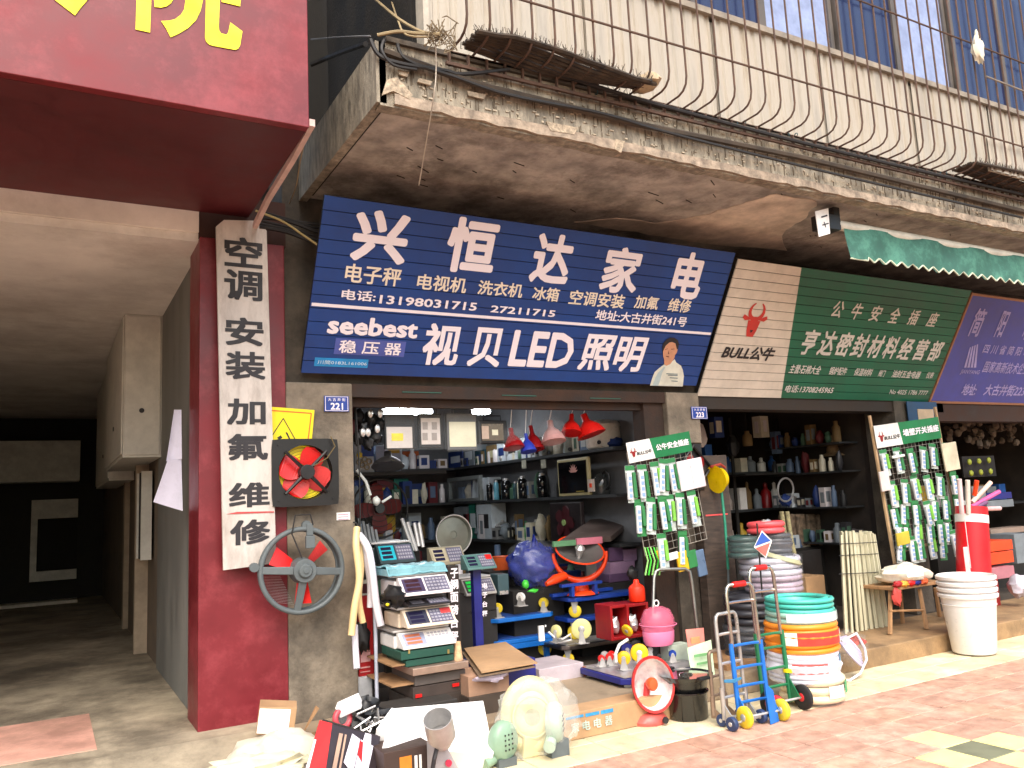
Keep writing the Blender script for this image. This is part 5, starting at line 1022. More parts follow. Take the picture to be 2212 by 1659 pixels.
stock(15, lambda i: (2.7+i*.125, 9.8+.05*(i % 2), 1.56), 'from the left on the second back shelf', 'stock on the second back shelf', .12, .3, .04, .07)
stock(15, lambda i: (2.9+i*.115, 9.8+.05*(i % 2), 1.10), 'from the left on the third back shelf', 'stock on the third back shelf', .12, .3, .04, .07)
g = G(); g.box(1.92, 9.72, 1.97, 4.6, 9.979, 1.999); one('wall_shelf', 'deeper front board of the top back shelf', 'shelf', g, shelf_m); g = G(); g.box(1.92, 9.72, 1.53, 4.6, 9.979, 1.559); one('wall_shelf', 'deeper front board of the second back shelf', 'shelf', g, shelf_m); g = G(); g.box(1.92, 9.72, 1.07, 4.6, 9.979, 1.099); one('wall_shelf', 'deeper front board of the third back shelf', 'shelf', g, shelf_m)
stock(14, lambda i: (4.66, 7.6+i*.15, 2.0), 'in the front row of the top wall shelf', 'front row on the top wall shelf', .08, .2, .03, .06)
g = G(); p = PY(760, 1150, 6.3)
for k in range(5):
    g = G(); q = PY(775+k*9, 1120+k*6, 6.25); g.tube([q, q+Vector((.02, 0, -.12)), q+Vector((.05, .02, -.2))], .012, 6); one('dangling_wire', '%s grey cord dangling at the dim left side of the shop' % onum[k], 'cord', g, M('grey cord', (120, 124, 126), .5), 'cords dangling at the left', smooth=True)
# ================================================================= platform trolleys and castors
def wheel(t, c, ax, r, w, mt, par=None, hub=steel, nm='wheel'):
    c = Vector(c); ax = Vector(ax).normalized(); q = ax.to_track_quat('Z', 'Y').to_matrix().to_4x4(); q.translation = c
    g = G(); g.lathe([(r*.35, -w*.5), (r*.9, -w*.5), (r, -w*.3), (r, w*.3), (r*.9, w*.5), (r*.35, w*.5)], 24, q); o = t.part(nm, g, mt, par=par, smooth=True)
    g = G(); g.lathe([(.001, -w*.62), (r*.3, -w*.6), (r*.36, -w*.45), (r*.36, w*.45), (r*.3, w*.6), (.001, w*.62)], 14, q); h = t.part('hub', g, hub, par=o, smooth=True); return o
def castor_parts(t, x, y, z, r, mt, up=False, ang=0, par=None):
    # z is the underside of the deck (or its top when the castor stands upside down)
    s_ = 1 if up else -1; c = Vector((x, y, z+s_*(r+.03))); a = Vector((math.cos(ang), math.sin(ang), 0)); g = G()
    g.box(x-.045, y-.04, z-.003 if up else z-.004, x+.045, y+.04, z+.003 if up else z)
    b = Vector((-a.y, a.x, 0))
    for k in (-1, 1): g.prism([Vector((x, y, z))+a*k*.02+b*.03, Vector((x, y, z))+a*k*.02-b*.03, c+a*k*.02-b*.012, c+a*k*.02+b*.012], a*.003*k)
    g.cyl(c-a*.028, c+a*.028, .006, 8); f = t.part('castor_fork', g, steel, par=par, bevel=0); wheel(t, c, a, r, .03, mt, par=f)
def trolley(lb, x0, y0, z, w, d, mt, wheels=True, up=False, r=.055, th=.035, rim=.012, wm=ylw, handle=False, grp='platform trolleys stacked in the shop'):
    # z: underside of the deck
    t = T('platform_trolley', lb, 'platform trolley', (x0+w/2, y0+d/2, z), grp); g = G()
    c = .05; oc = [(x0+c, y0), (x0+w-c, y0), (x0+w, y0+c), (x0+w, y0+d-c), (x0+w-c, y0+d), (x0+c, y0+d), (x0, y0+d-c), (x0, y0+c)]
    g.prism([(a, b, z) for a, b in oc], (0, 0, th)); t.part('deck', g, mt, bevel=.006)
    g = G(); g.box(x0+.05, y0+.05, z+th, x0+w-.05, y0+d-.05, z+th+.003); t.part('deck_mat', g, M('worn blue mat', (40, 76, 150), .5, var=.2) if mt in (blue, blue2) else steel)
    if wheels:
        for px, py in ((x0+.08, y0+.07), (x0+w-.08, y0+.07), (x0+.08, y0+d-.07), (x0+w-.08, y0+d-.07)): castor_parts(t, px, py, (z+th+.004) if up else z, r, wm, up, R(48))
    return t
c = PY(1235, 1293, 6.12)
trolley('dark blue platform trolley on top of the stack, carrying the orange lamp', c.x-.02, 6.1, .655, .78, .62, blue)
trolley('dark blue platform trolley second in the stack', c.x-.0, 6.16, .475, .70, .60, blue, r=.06)
trolley('steel decked platform trolley lowest in the stack', c.x-.18, 6.0, .285, .78, .66, M('steel deck', (120, 112, 106), .3, .9), r=.05)
a = PY(1115, 1330, 6.3)
trolley('bright blue platform trolley upside down, yellow wheels in the air', a.x-.22, 6.3, .53, .62, .5, blue2, up=True, r=.045)
trolley('bright blue platform trolley lowest on the left, behind the cardboard', a.x-.22, 6.32, .345, .62, .5, blue2, r=.06)
g = G(); p = PY(1062, 1385, 6.25)
for dx, dy in ((0, 0), (.5, 0), (0, .44), (.5, .44)): g.box(a.x-.2+dx, 6.34+dy, .153, a.x-.16+dx, 6.38+dy, .36)
g.box(a.x-.22, 6.32, .30, a.x+.40, 6.34, .344); one('blue_floor_frame', 'bright blue angle frame under the left trolley', 'frame', g, blue2)
g = G(); 
for dx in (.1, .34): g.box(c.x-.12+dx, 6.08, .703, c.x-.09+dx, 6.13, .79)
g.box(c.x-.14, 6.2, .703, c.x+.5, 6.26, .73); g.box(c.x-.12, 6.075, .79, c.x+.30, 6.12, .815); one('blue_frame_rail', 'short blue frame rail lying on the top trolley', 'frame', g, blue, bevel=.003)
# spare castors and wheels standing on the trolleys
def castor(lb, u, v, Y, r, mt, ang=.3, up=True, lean=0, grp='loose castors'):
    p = PY(u, v, Y); t = T('castor_wheel', lb, 'castor', p, grp); castor_parts(t, p.x, p.y, p.z+.003, r, mt, up, ang); 
    return t
castor('yellow castor lying on the steel deck beside a white cord', 1203, 1388, 6.02, .055, cream, .3)
castor('pale yellow castor hanging forward at the right of the steel deck', 1258, 1390, 5.97, .085, cream, .9)
g = G(); p = PY(1185, 1365, 6.03); g.tube([p, p+Vector((.05, -.01, -.05)), p+Vector((.12, -.02, -.07)), p+Vector((.2, -.02, -.04)), p+Vector((.22, 0, -.09)), p+Vector((.13, .02, -.10))], .008, 6); one('curled_white_cord', 'white cord curled on the steel deck', 'cord', g, white, smooth=True)
g = G(); g.fb(1165, 1352, 1176, 1385, 6.05, .02); g.fb(1178, 1350, 1180, 1354, 6.05, .01); one('hang_tag', 'white hang tag standing on the steel deck', 'tag', g, paper)
castor('small white wheel castor under the upside-down blue trolley', 1126, 1309, 6.25, .04, white, .5)
# blue basin in a plastic bag, orange bucket, gadgets behind
g = G(); p = PY(1153, 1270, 6.5); g.blob(p+Vector((0, 0, .2)), (.225, .2, .205), 4, .14, 40, 26, 3.2, .19); t = T('blue_drum', 'glossy blue drum wrapped in clear plastic behind the trolleys', 'drum', p); t.part('drum', g, M('royal blue plastic', (20, 40, 130), .25, bump=.8, bscale=9), smooth=True)
g = G(); g.blob(p+Vector((0, 0, .2)), (.235, .235, .24), 9, .12, 22, 14, 5); t.part('plastic_bag', g, M('crinkled film', (235, 240, 245), .08, alpha=.05, bump=1.0, bscale=22), smooth=True)
g = G(); g.tube([p+Vector((-.05, -.1, .36)), p+Vector((-.03, -.1, .46)), p+Vector((0, -.1, .38))], .02, 6); t.part('knot', g, M('royal blue plastic', (24, 48, 160), .2, coat=.4), smooth=True)
g = G(); g.box(p.x-.26, 6.42, .153, p.x+.26, 6.9, p.z-.002); one('low_bench', 'low dark bench under the wrapped blue drum', 'bench', g, dark)
p = PY(1086, 1230, 6.9); g = G(); g.open = True; g.lathe([(.09, 0), (.115, .12), (.12, .12)], 18, Matrix.Translation(p)); one('orange_bucket', 'orange bucket at the back between the scale head and the blue drum', 'bucket', g, M('deep orange plastic', (196, 84, 36), .4), smooth=True)
g = G(); g.box(p.x-.2, 6.8, .153, p.x+.2, 7.1, p.z-.002); one('low_bench', 'low dark bench under the orange bucket', 'bench', g, dark)
t = T('grey_gadget', 'grey and teal gadget with a bright metal rim left of the blue drum', 'gadget', PY(1087, 1290, 6.4)); g = G(); g.fb(1076, 1240, 1100, 1285, 6.4, .15); t.part('body', g, M('slate teal', (60, 84, 90), .4), bevel=.01); g = G(); g.fb(1080, 1276, 1098, 1284, 6.39, .01); t.part('rim', g, chrome)
# orange cradle heater
pc = PY(1252, 1190, 6.2); t = T('orange_dish_heater', 'round grey dish heater in an orange cradle on the trolley stack', 'heater', (pc.x, 6.2, .70))
_ax = Vector((-.12, -.52, .87)); q4 = _ax.to_track_quat('Z', 'Y').to_matrix().to_4x4(); q4.translation = pc; g = G(); g.open = True
g.lathe([(.012, -.075), (.06, -.07), (.13, -.045), (.19, -.01), (.215, .012)], 30, q4); t.part('dish', g, M('grey dish inside', (120, 116, 114), .35, .35), smooth=True)
g = G(); vs_ = [q4@Vector((.216*math.cos(2*math.pi*i/36), .216*math.sin(2*math.pi*i/36), .012)) for i in range(36)]; g.tube(vs_, .008, 6, closed=True); t.part('rim', g, orange, smooth=True)
g = G(); g.lathe([(.02, -.08), (.03, -.02), (.045, .03), (.02, .06), (.001, .065)], 14, q4); t.part('burner', g, chrome, smooth=True)
g = G(); g.tube([pc+Vector((.235*math.cos(a)*.86, -.235*math.cos(a)*.5, .235*math.sin(a)-.02)) for a in [R(178+184*i/20+0) for i in range(21)]], [.014+.014*math.sin(math.pi*i/20) for i in range(21)], 10); t.part('cradle', g, orange, smooth=True)
zb = .703; g = G(); g.lathe([(.16, 0), (.15, .015), (.07, .035), (.05, pc.z-.255-zb)], 24, Matrix.Translation((pc.x, 6.2, zb)), sy=.8); t.part('foot', g, orange, smooth=True)
g = G(); a = PY(1180, 1262, 6.15); g.tube([a, a+Vector((.10, .02, .03)), a+Vector((.22, .04, .05))], [.02, .042, .035], 12); one('orange_handgrip', 'fat orange torch lying left of the orange cradle', 'handgrip', g, orange, smooth=True)  # a loose orange handle, modelled as a tapering tube
g = G(); a = PY(1135, 1262, 6.2); g.blob(a, (.03, .03, .035), 3, .2); g.blob(a+Vector((.07, 0, -.06)), (.05, .03, .015), 5, .3); one('green_clip', 'lime green clip and grey knob left of the orange handle', 'clip', g, lime, smooth=True)
# boxes behind: wooden lid, pink boxes, speaker
def zb_(nm, lb, cat, u0, v0, u1, v1, Y, d, mt, **k): return bx(nm, lb, cat, u0, v0, u1, v1, Y, d, mt, **k)
a = [PY(1212, 1166, 6.25), PY(1275, 1122, 6.95), PY(1375, 1112, 6.95), PY(1320, 1158, 6.25)]
g = G(); g.prism(a, (0, 0, -.05)); one('flat_board', 'long flat grey-brown board slanting back above the pink boxes', 'board', g, M('grey brown lid', (84, 72, 68), .6, var=.2), bevel=.004)
zb_('pink_label', 'pink printed strip on the front of the flat lid', 'label', 1247, 1161, 1302, 1176, 6.2, .03, M('pink card', (206, 120, 140), .6)); zb_('green_strip', 'green and white strip on the edge below the flat lid', 'strip', 1196, 1168, 1245, 1180, 6.22, .03, M('green white strip', (90, 140, 100), .6))
zb_('speaker_box', 'white cased speaker behind the orange cradle', 'speaker', 1292, 1205, 1318, 1258, 6.5, .2, M('pale speaker casing', (176, 166, 156), .5)); g = G(); q = PY(1303, 1233, 6.497); g.cyl(q, q+Vector((0, -.006, 0)), .055, 20); one('black_disc', 'dark round disc on the front of the white cased speaker', 'disc', g, ink)
lil = M('lilac carton', (150, 120, 150), .6, var=.15); lil2 = M('dark lilac carton', (96, 70, 104), .6, var=.2)
for k, (u0, v0, u1, v1, Y, mt, lb) in enumerate([(1318, 1213, 1372, 1238, 6.3, lil, 'pinkish lilac carton on the purple one'), (1316, 1238, 1368, 1256, 6.3, lil2, 'purple carton under the pinkish lilac one'), (1316, 1182, 1346, 1212, 6.35, lil2, 'narrow purple carton left on the lilac pile'), (1347, 1186, 1376, 1212, 6.35, lil, 'pale lilac carton at the top right of the lilac pile')]):
    zb_('lilac_carton', lb, 'carton', u0, v0, u1, v1, Y, .22, mt, group='lilac cartons behind the orange heater')
z = PY(1345, 1256, 6.3).z; x_ = PY(1316, 1256, 6.3).x; g = G(); g.box(x_-.35, 6.28, .153, x_+.3, 6.9, z-.002); one('dark_table', 'dark low table the lilac cartons stand on', 'table', g, dark)
# orange bottle, red ovens, pink carrier on the display trolley
dz = .232
tr = trolley('flat blue trolley with a bare metal top at the step edge, covered with castors', 3.66, 5.02, .185, .80, .62, navy, r=.035, wm=rubber, th=.045, grp=None)
g = G(); g.box(3.68, 5.04, .2335, 4.44, 5.62, .2345); tr.part('metal_top', g, M('scuffed metal top', (168, 164, 170), .35, .5, var=.2))
def oven(lb, u0, v0, u1, v1, Y, d): 
    a = PY(u0, v1, Y); b = PY(u1, v0, Y); t = T('red_oven', lb, 'oven', ((a.x+b.x)/2, Y, a.z), 'red metal ovens'); x0, x1, z0, z1 = a.x, b.x, a.z, b.z; w = .025; g = G()
    for q in ((x0, z0, x0+w, z1), (x1-w, z0, x1, z1), (x0+w, z1-w, x1-w, z1), (x0+w, z0, x1-w, z0+w)): g.box(q[0], Y, q[1], q[2], Y+d, q[3])
    t.part('casing', g, red_dark, bevel=.004); g = G(); g.box(x0+w, Y+d-.02, z0+w, x1-w, Y+d-.01, z1-w); t.part('back', g, dark)
    g = G(); g.blob(((x0+x1)/2, Y+d*.4, (z0+z1)/2-.03), (.05, .05, .07), 4, .3); t.part('lamp', g, chrome, smooth=True)
oven('upright red metal oven, left one under the orange bottle', 1322, 1304, 1356, 1385, 5.62, .22); oven('red metal oven wider and nearer the pink carrier', 1358, 1300, 1400, 1380, 5.60, .22)
p = PY(1377, 1299, 5.66); g = G(); g.lathe([(.075, 0), (.085, .01), (.085, .13), (.07, .16), (.033, .185), (.028, .215), (.02, .225)], 20, Matrix.Translation(p)@Matrix.Scale(.8, 4)); one('orange_bottle', 'bright orange-red plastic bottle standing on the red oven', 'bottle', g, M('fluorescent orange', (250, 52, 16), .4, var=.03), smooth=True)
g = G(); p = PY(1366, 1238, 5.75); g.blob(p, (.05, .04, .06), 5, .25); one('black_gadget', 'black rounded gadget behind the neck of the orange bottle', 'knob', g, black, smooth=True)
t = T('pink_pet_carrier', 'pink see-through pet carrier with a solid pink base', 'pet carrier', PY(1422, 1392, 5.3)); p = PY(1424, 1392, 5.3)
g = G(); g.lathe([(.115, 0), (.13, .03), (.135, .1), (.13, .11)], 24, Matrix.Translation(p), sy=.8); t.part('base', g, pink, smooth=True)
g = G(); g.lathe([(.13, .105), (.145, .14), (.142, .2), (.11, .265), (.05, .29), (.001, .295)], 24, Matrix.Translation(p), sy=.8); t.part('dome', g, M('clear pink plastic', (226, 120, 150), .15, alpha=.5, var=.04), smooth=True)
g = G(); g.torus(p+Vector((0, 0, .155)), (0, 0, 1), .146, .004, 28, 6); t.part('seam', g, pink); g = G(); g.torus(p+Vector((0, 0, .315)), (.1, 1, 0), .022, .006, 16, 6); t.part('ring', g, white)
zb_('green_print_box', 'white box with green print and blue bulbs on the trolley', 'box', 1444, 1392, 1490, 1432, 5.3, .1, M('white green print', (190, 206, 190), .5))
# castors on the display trolley
for lb, u, v, Y, r, mt, ang in (('big yellow castor in the middle of the metal top', 1383, 1440, 5.14, .055, M('bright yellow wheel', (240, 190, 20), .4), .2), ('yellow castor in front of the big one', 1349, 1447, 5.08, .042, M('bright yellow wheel', (240, 190, 20), .4), .15),
    ('black rubber castor at the right of the metal top', 1406, 1432, 5.2, .055, rubber, .3), ('small red castor at the left front of the metal top', 1300, 1440, 5.1, .022, red, .6), ('small red castor right of the left one', 1318, 1438, 5.1, .026, red, .2), ('small red castor at the very left', 1294, 1425, 5.3, .024, red, 1.0), ('clear bulb-like castor at the back left of the metal top', 1270, 1425, 5.35, .026, steel, .5), ('dark blue castor behind the red ones', 1330, 1420, 5.4, .04, navy, .4), ('red castor beside the front yellow one', 1362, 1422, 5.35, .03, red, .2), ('black castor under the red oven', 1310, 1408, 5.5, .045, rubber, .4), ('little blue castor at the right end of the metal top', 1468, 1428, 5.15, .024, blue, .3)):
    p = PZ(u, v, .236); r *= 1.25; t = T('castor_wheel', lb, 'castor', p, 'loose castors'); castor_parts(t, min(4.3, max(3.72, p.x)), min(5.55, max(5.08, p.y)), .239, r, mt, True, ang+.7)
g = G(); p = PY(1355, 1362, 5.45); wheelt = T('castor_wheel', 'tilted yellow wheel leaning on the red oven', 'castor', p, 'loose castors'); wheel(wheelt, p+Vector((0, 0, 0)), (.9, .2, .4), .05, .025, M('bright yellow wheel', (240, 190, 20), .4))
g = G(); p = PY(1331, 1430, 5.25); g.tube([p, p+Vector((.0, 0, .06)), p+Vector((.04, 0, .12)), p+Vector((.12, 0, .15))], .012, 8); one('white_crank', 'white curved crank among the castors', 'crank', g, white, smooth=True)
# U handle of a trolley, leaflets
t = T('chrome_push_bar', 'chrome U-shaped push bar standing before the dark boarded pillar', 'handle', PY(1460, 1400, 5.45)); a, b, c_, d = PY(1410, 1330, 5.30), PY(1413, 1240, 5.34), PY(1492, 1238, 5.3), PY(1511, 1400, 5.25)
g = G(); g.tube([a, a.lerp(b, .9), b+Vector((.02, 0, .02)), b.lerp(c_, .15)+Vector((0, 0, .035)), b.lerp(c_, .85)+Vector((0, 0, .035)), c_+Vector((-.01, 0, .015)), c_.lerp(d, .12), d], .014, 10); t.part('tube', g, M('dull chrome', (150, 148, 142), .3, .9), smooth=True)
def sheet(lb, quad, Y, mt, prints=(), nm='leaflet'):
    t = T(nm, lb, 'leaflet', PY(quad[0][0], quad[0][1], Y)); g = G(); g.prism([PY(u, v, Y+dy) for (u, v), dy in zip(quad, (0, 0, .06, .06))], (0, .003, 0)); t.part('sheet', g, mt)
    for q in prints: g = G(); g.fb(*q[0], Y+.012, .004); t.part('print', g, q[1])
sheet('pale red leaflet with an orange picture behind the green one', [(1487, 1400), (1523, 1398), (1520, 1356), (1481, 1360)], 5.1, M('pale red paper', (214, 130, 116), .6), [((1493, 1376, 1512, 1390), M('orange print', (236, 160, 110), .6))])
sheet('large pale green leaflet leaning at the step beside the black pot', [(1502, 1500), (1550, 1510), (1536, 1382), (1484, 1400)], 4.95, M('pale green paper', (206, 232, 196), .6), [((1500, 1412, 1530, 1418), M('green print', (120, 180, 120), .6)), ((1506, 1430, 1530, 1435), M('green print', (120, 180, 120), .6))])

# ================================================================= socket display racks
gcard = M('green packaging', (44, 122, 66), .4, var=.08); blister = M('clear blister', (206, 216, 212), .15, alpha=.7, var=.15); wstrip = M('white socket strip', (226, 228, 230), .3); outl = M('pale blue outlets', (140, 170, 215), .4); lgreen = M('light green pack', (120, 190, 70), .4)
def pack_proto(kind, lb, grp):
    t = T('socket_pack', lb, 'blister pack', (0, 0, 0), grp, local=True)       # hangs from (0,0,0), facing -y
    g = G(); g.box(-.04, 0, -.27, .04, .004, 0); t.part('card', g, blister if kind != 2 else gcard)
    g = G(); g.box(-.04, -.004, -.035, .04, 0, -.001); t.part('header', g, gcard, bevel=.002)
    g = G(); g.box(-.036, -.024, -.25, .002, -.002, -.05, Matrix.Rotation(R(3), 4, 'Y')); st = t.part('socket_strip', g, wstrip, bevel=.006)
    for k in range(4): g = G(); g.box(-.030, -.027, -.235+k*.042, -.006, -.025, -.208+k*.042, Matrix.Rotation(R(3), 4, 'Y')); t.part('outlet', g, outl, par=st)
    g = G(); g.box(.008, -.022, -.20 if kind else -.24, .036, -.001, -.05); t.part('cord_pack', g, gcard if kind != 1 else lgreen, bevel=.008)
    return t
def rack(lb, hl, hr, Y, bot, name):
    p0 = PY(*hl, Y); p1 = PY(*hr, Y); ex = (p1-p0).normalized(); ey = Vector((-ex.z, 0, ex.x)); nrm = ex.cross(ey)
    H_ = bot; O = p0-ey*H_; pl = (O, ex, ey, nrm); W_ = (p1-p0).length; wc = M('white coated wire', (150, 144, 134), .4)
    t = T(name, lb, 'display rack', O+ex*W_/2, 'socket display racks'); n = int(W_/.06); m_ = int(H_/.06)
    for k in range(n+1): g = G(); s_ = W_*k/n; g.tube([on(pl, s_, 0), on(pl, s_, H_-.08)], .0024, 5); t.part('wire', g, wc)
    for k in range(m_): g = G(); g.tube([on(pl, 0, k*.06), on(pl, W_, k*.06)], .0024, 5); t.part('wire', g, wc)
    g = G(); g.tube([on(pl, 0, H_-.08), on(pl, 0, 0), on(pl, W_, 0), on(pl, W_, H_-.08)], .005, 6); t.part('frame', g, wc)
    return t, pl, W_, H_
def header(t, pl, W_, H_, s0, s1, t0, t1, msg):
    hw_ = s1-s0; g = G(); sl_ = .03; m0 = s0+hw_*.36
    g.prism([on(pl, s0, t0, .02), on(pl, m0+sl_, t0, .02), on(pl, m0, t1, .02), on(pl, s0, t1, .02)], pl[3]*.006); t.part('header_white', g, white, bevel=.002)
    g = G(); g.prism([on(pl, m0+sl_, t0, .02), on(pl, s1, t0, .02), on(pl, s1, t1, .02), on(pl, m0, t1, .02)], pl[3]*.006); t.part('header_green', g, M('header green', (16, 118, 66), .35))
    hp = (pl[0]+pl[3]*.027, *pl[1:]); h = t1-t0; g = G(); g.text(msg, hp, (m0+.05, t0+h*.34), (s1-.03, t0+h*.66), .03); t.part('lettering', g, white_print)
    g = G(); g.text('BULL公牛', hp, (s0+.02+hw_*.10, t0+h*.3), (m0-.005, t0+h*.5), .03, .2); t.part('brand_lettering', g, ink)
    bull(t, hp, (s0+hw_*.08, t0+h*.5), h*.42, red_dark, ink)
proto0 = pack_proto(0, 'x', 'socket packs on the first rack'); proto1 = pack_proto(1, 'x', 'socket packs on the first rack'); proto2 = pack_proto(2, 'x', 'socket packs on the first rack'); protos = [proto0, proto1, proto2]
t1, pl1, W1, H1 = rack('wire display rack of socket packs at the pillar, under a white and green header', (1350, 957), (1484, 932), 5.45, .93, 'display_rack')
header(t1, pl1, W1, H1, -.01, W1+.0, H1-.17, H1, '公牛安全插座')
def hang(pl, protos_, lst, what, grp, scale=1.0):
    rz = math.atan2(pl[1].y, pl[1].x)
    for k, (u, v, kd, tilt, lb) in enumerate(lst):
        s_, t_ = uvw(pl, u, v); p = on(pl, s_, t_, .02+.012*(k % 4))
        lab = '%s socket pack, %s, %s' % (['clear', 'lime', 'green'][kd], lb, what)
        if k < 3 and protos_ is first_use: pass
        q = dup(protos_[kd], p, None, lab, grp, scale, rot=(R(-3), R(tilt), rz))
first_use = None
rows1 = [(1356, 1006, 'first in the top row'), (1380, 1004, 'second in the top row'), (1405, 998, 'third in the top row'), (1423, 992, 'fourth in the top row'), (1444, 990, 'fifth in the top row')]
rows2 = [(1374, 1078, 'first in the second row'), (1398, 1074, 'second in the second row'), (1419, 1070, 'third in the second row'), (1441, 1068, 'fourth in the second row'), (1462, 1064, 'fifth in the second row'), (1484, 1060, 'last in the second row')]
rows3 = [(1418, 1152, 'first in the short third row'), (1470, 1146, 'last in the short third row')]
rr_ = random.Random(9)
lst = [(u, v, [0, 0, 1, 0, 0, 2, 0, 2, 1, 0, 1, 1, 2][k % 13], rr_.uniform(-7, 7), lb) for k, (u, v, lb) in enumerate(rows1+rows2+rows3)]
hang(pl1, protos, lst, 'pillar rack', 'socket packs on the first rack', (1.18, 1.1, 1.12))
t = T('white_socket_card', 'big white two-part socket card at the top right of the first rack', 'socket card', on(pl1, *uvw(pl1, 1482, 1060), .06), None); a = uvw(pl1, 1462, 1063); b = uvw(pl1, 1503, 988)
g = G(); slabp(g, pl1, a[0], a[1], b[0], b[1], .05, .07); t.part('card', g, M('white pink card', (226, 216, 220), .35), bevel=.008); g = G(); slabp(g, pl1, (a[0]+b[0])/2-.002, a[1]+.02, (a[0]+b[0])/2+.001, b[1]-.05, .0705, .072); t.part('seam', g, M('grey seam', (150, 146, 150), .5)); g = G(); slabp(g, pl1, a[0]+.01, a[1]+.05, a[0]+.03, b[1]-.06, .0705, .072); t.part('outlet_strip', g, M('faint blue', (200, 212, 230), .5))
# small goods below the first rack
def sgood(nm, lb, cat, u0, v0, u1, v1, mt, h=.03, pl=None): pl = pl or pl1; a = uvw(pl, u0, v1); b = uvw(pl, u1, v0); g = G(); slabp(g, pl, a[0], a[1], b[0], b[1], h, h+.02); return one(nm, lb, cat, g, mt, bevel=.006)
for k, (u, lb) in enumerate(((1387, 'leftmost'), (1393, 'second'), (1400, 'third'), (1407, 'fourth'), (1413, 'rightmost'))):
    g = G(); a, b = uvw(pl1, u, 1182), uvw(pl1, u+2+k, 1242); g.tube([on(pl1, *a, .03), on(pl1, a[0]+.004*k, (a[1]+b[1])/2, .045), on(pl1, *b, .03)], .007, 5); one('cable_tie_bundle', '%s of the lime green cable tie bundles hanging below the rack' % lb, 'cable ties', g, lime if k % 2 else M('pale green ties', (150, 210, 120), .4), 'cable ties below the rack')
sgood('yellow_tape_measure', 'yellow and black tape measure below the rack', 'tape measure', 1414, 1184, 1431, 1210, M('amber plastic', (226, 176, 30), .4)); sgood('white_plug', 'white plug adapter in the middle below the rack', 'plug', 1436, 1190, 1456, 1212, white); sgood('yellow_tester', 'slim amber tester right of the white plug', 'tester', 1460, 1188, 1474, 1236, M('amber plastic', (226, 176, 30), .4)); sgood('green_pack', 'green narrow pack at the right end below the rack', 'pack', 1482, 1186, 1494, 1228, gcard); sgood('blue_film_pack', 'dangling grey-blue film pack at the lower right of the rack', 'pack', 1503, 1185, 1511, 1246, M('grey blue film', (90, 112, 140), .3))
# small dark red fan behind the rack
pl = Yplane(5.57); c = uvw(pl, 1500, 1010); t = T('black_exhaust_fan', 'black framed exhaust fan with red blades half hidden behind the first display rack', 'exhaust fan', (c[0], 5.57, c[1]-.2)); g = G(); g.torus(on(pl, *c), pl[3], .19, .02, 4, 8); t.part('frame', g, black); g = G(); slabp(g, pl, c[0]-.17, c[1]-.2, c[0]+.12, c[1]+.21, -.03, -.02); t.part('grille', g, black, bevel=.01)
for k in range(4): g = G(); fan_blade(g, pl, c, .03, .13, R(90*k+30), .05, .01, .0); t.part('blade', g, red_dark)
# second rack at the right
t2, pl2, W2, H2 = rack('crowded display rack of socket packs at the right pillar, under a white and green header', (1886, 918), (2021, 899), 5.5, 1.30, 'display_rack')
g = G(); 
for s_ in (-.02, W2+.03): g.tube([on(pl2, s_, -.1, -.01), on(pl2, s_, H2+.1, -.01)], .018, 6)
g.tube([on(pl2, 0, 0, -.01), on(pl2, W2, 0, -.01)], .016, 6); t2.part('side_rail', g, M('tan rack rail', (182, 152, 116), .5))
header(t2, pl2, W2, H2, -.03, W2, H2-.24, H2-.01, '墙壁开关插座')
for o in list(t2.o.children): pass
ranks = ['first', 'second', 'third', 'fourth', 'fifth', 'sixth', 'seventh']; lst = []
for j, (v0, n, u0, u1) in enumerate([(972, 6, 1902, 2036), (1036, 6, 1916, 2046), (1086, 7, 1922, 2056), (1130, 7, 1930, 2062), (1160, 7, 1934, 2068)]):
    for i in range(n):
        u = u0+(u1-u0)*i/(n-1); v = v0-(i/(n-1))*14+rr_.uniform(-4, 4); lst.append((u, v, rr_.choice([0, 0, 2, 1, 2]), rr_.uniform(-8, 8), '%s in %s row from top' % (ranks[i], ranks[j])))
hang(pl2, protos, lst, 'crowded right rack', 'socket packs on the right rack', (1.42, 1.2, 1.0))
sgood('cream_socket_card', 'cream socket card at the upper right of the crowded rack', 'socket card', 2028, 955, 2048, 1020, M('cream card', (206, 196, 170), .5), .07, pl2); sgood('white_hook_card', 'white T-shaped card at the upper left of the crowded rack', 'card', 1911, 982, 1936, 992, white, .08, pl2); sgood('white_hook_card', 'narrow tall white card on the left edge of the crowded rack', 'card', 1890, 1017, 1902, 1063, M('pinkish white card', (216, 204, 200), .5), .07, pl2); sgood('yellow_pack', 'small pack with a yellow fitting low on the crowded rack', 'pack', 1922, 1146, 1944, 1180, M('yellow green pack', (190, 170, 60), .5), .08, pl2)
for p_ in protos:                     # the first copies are the originals: drop the bare prototypes
    for ch in list(p_.o.children_recursive): bpy.data.objects.remove(ch)
    bpy.data.objects.remove(p_.o)
t = T('blue_poster', 'blue poster with a cream picture above the crowded rack', 'poster', PY(1990, 915, 5.68)); g = G(); g.fb(1962, 868, 2026, 925, 5.68, .01); t.part('sheet', g, M('poster blue', (36, 74, 110), .5)); g = G(); g.fb(1984, 884, 2018, 920, 5.675, .004); t.part('picture', g, M('poster cream', (190, 168, 140), .6))
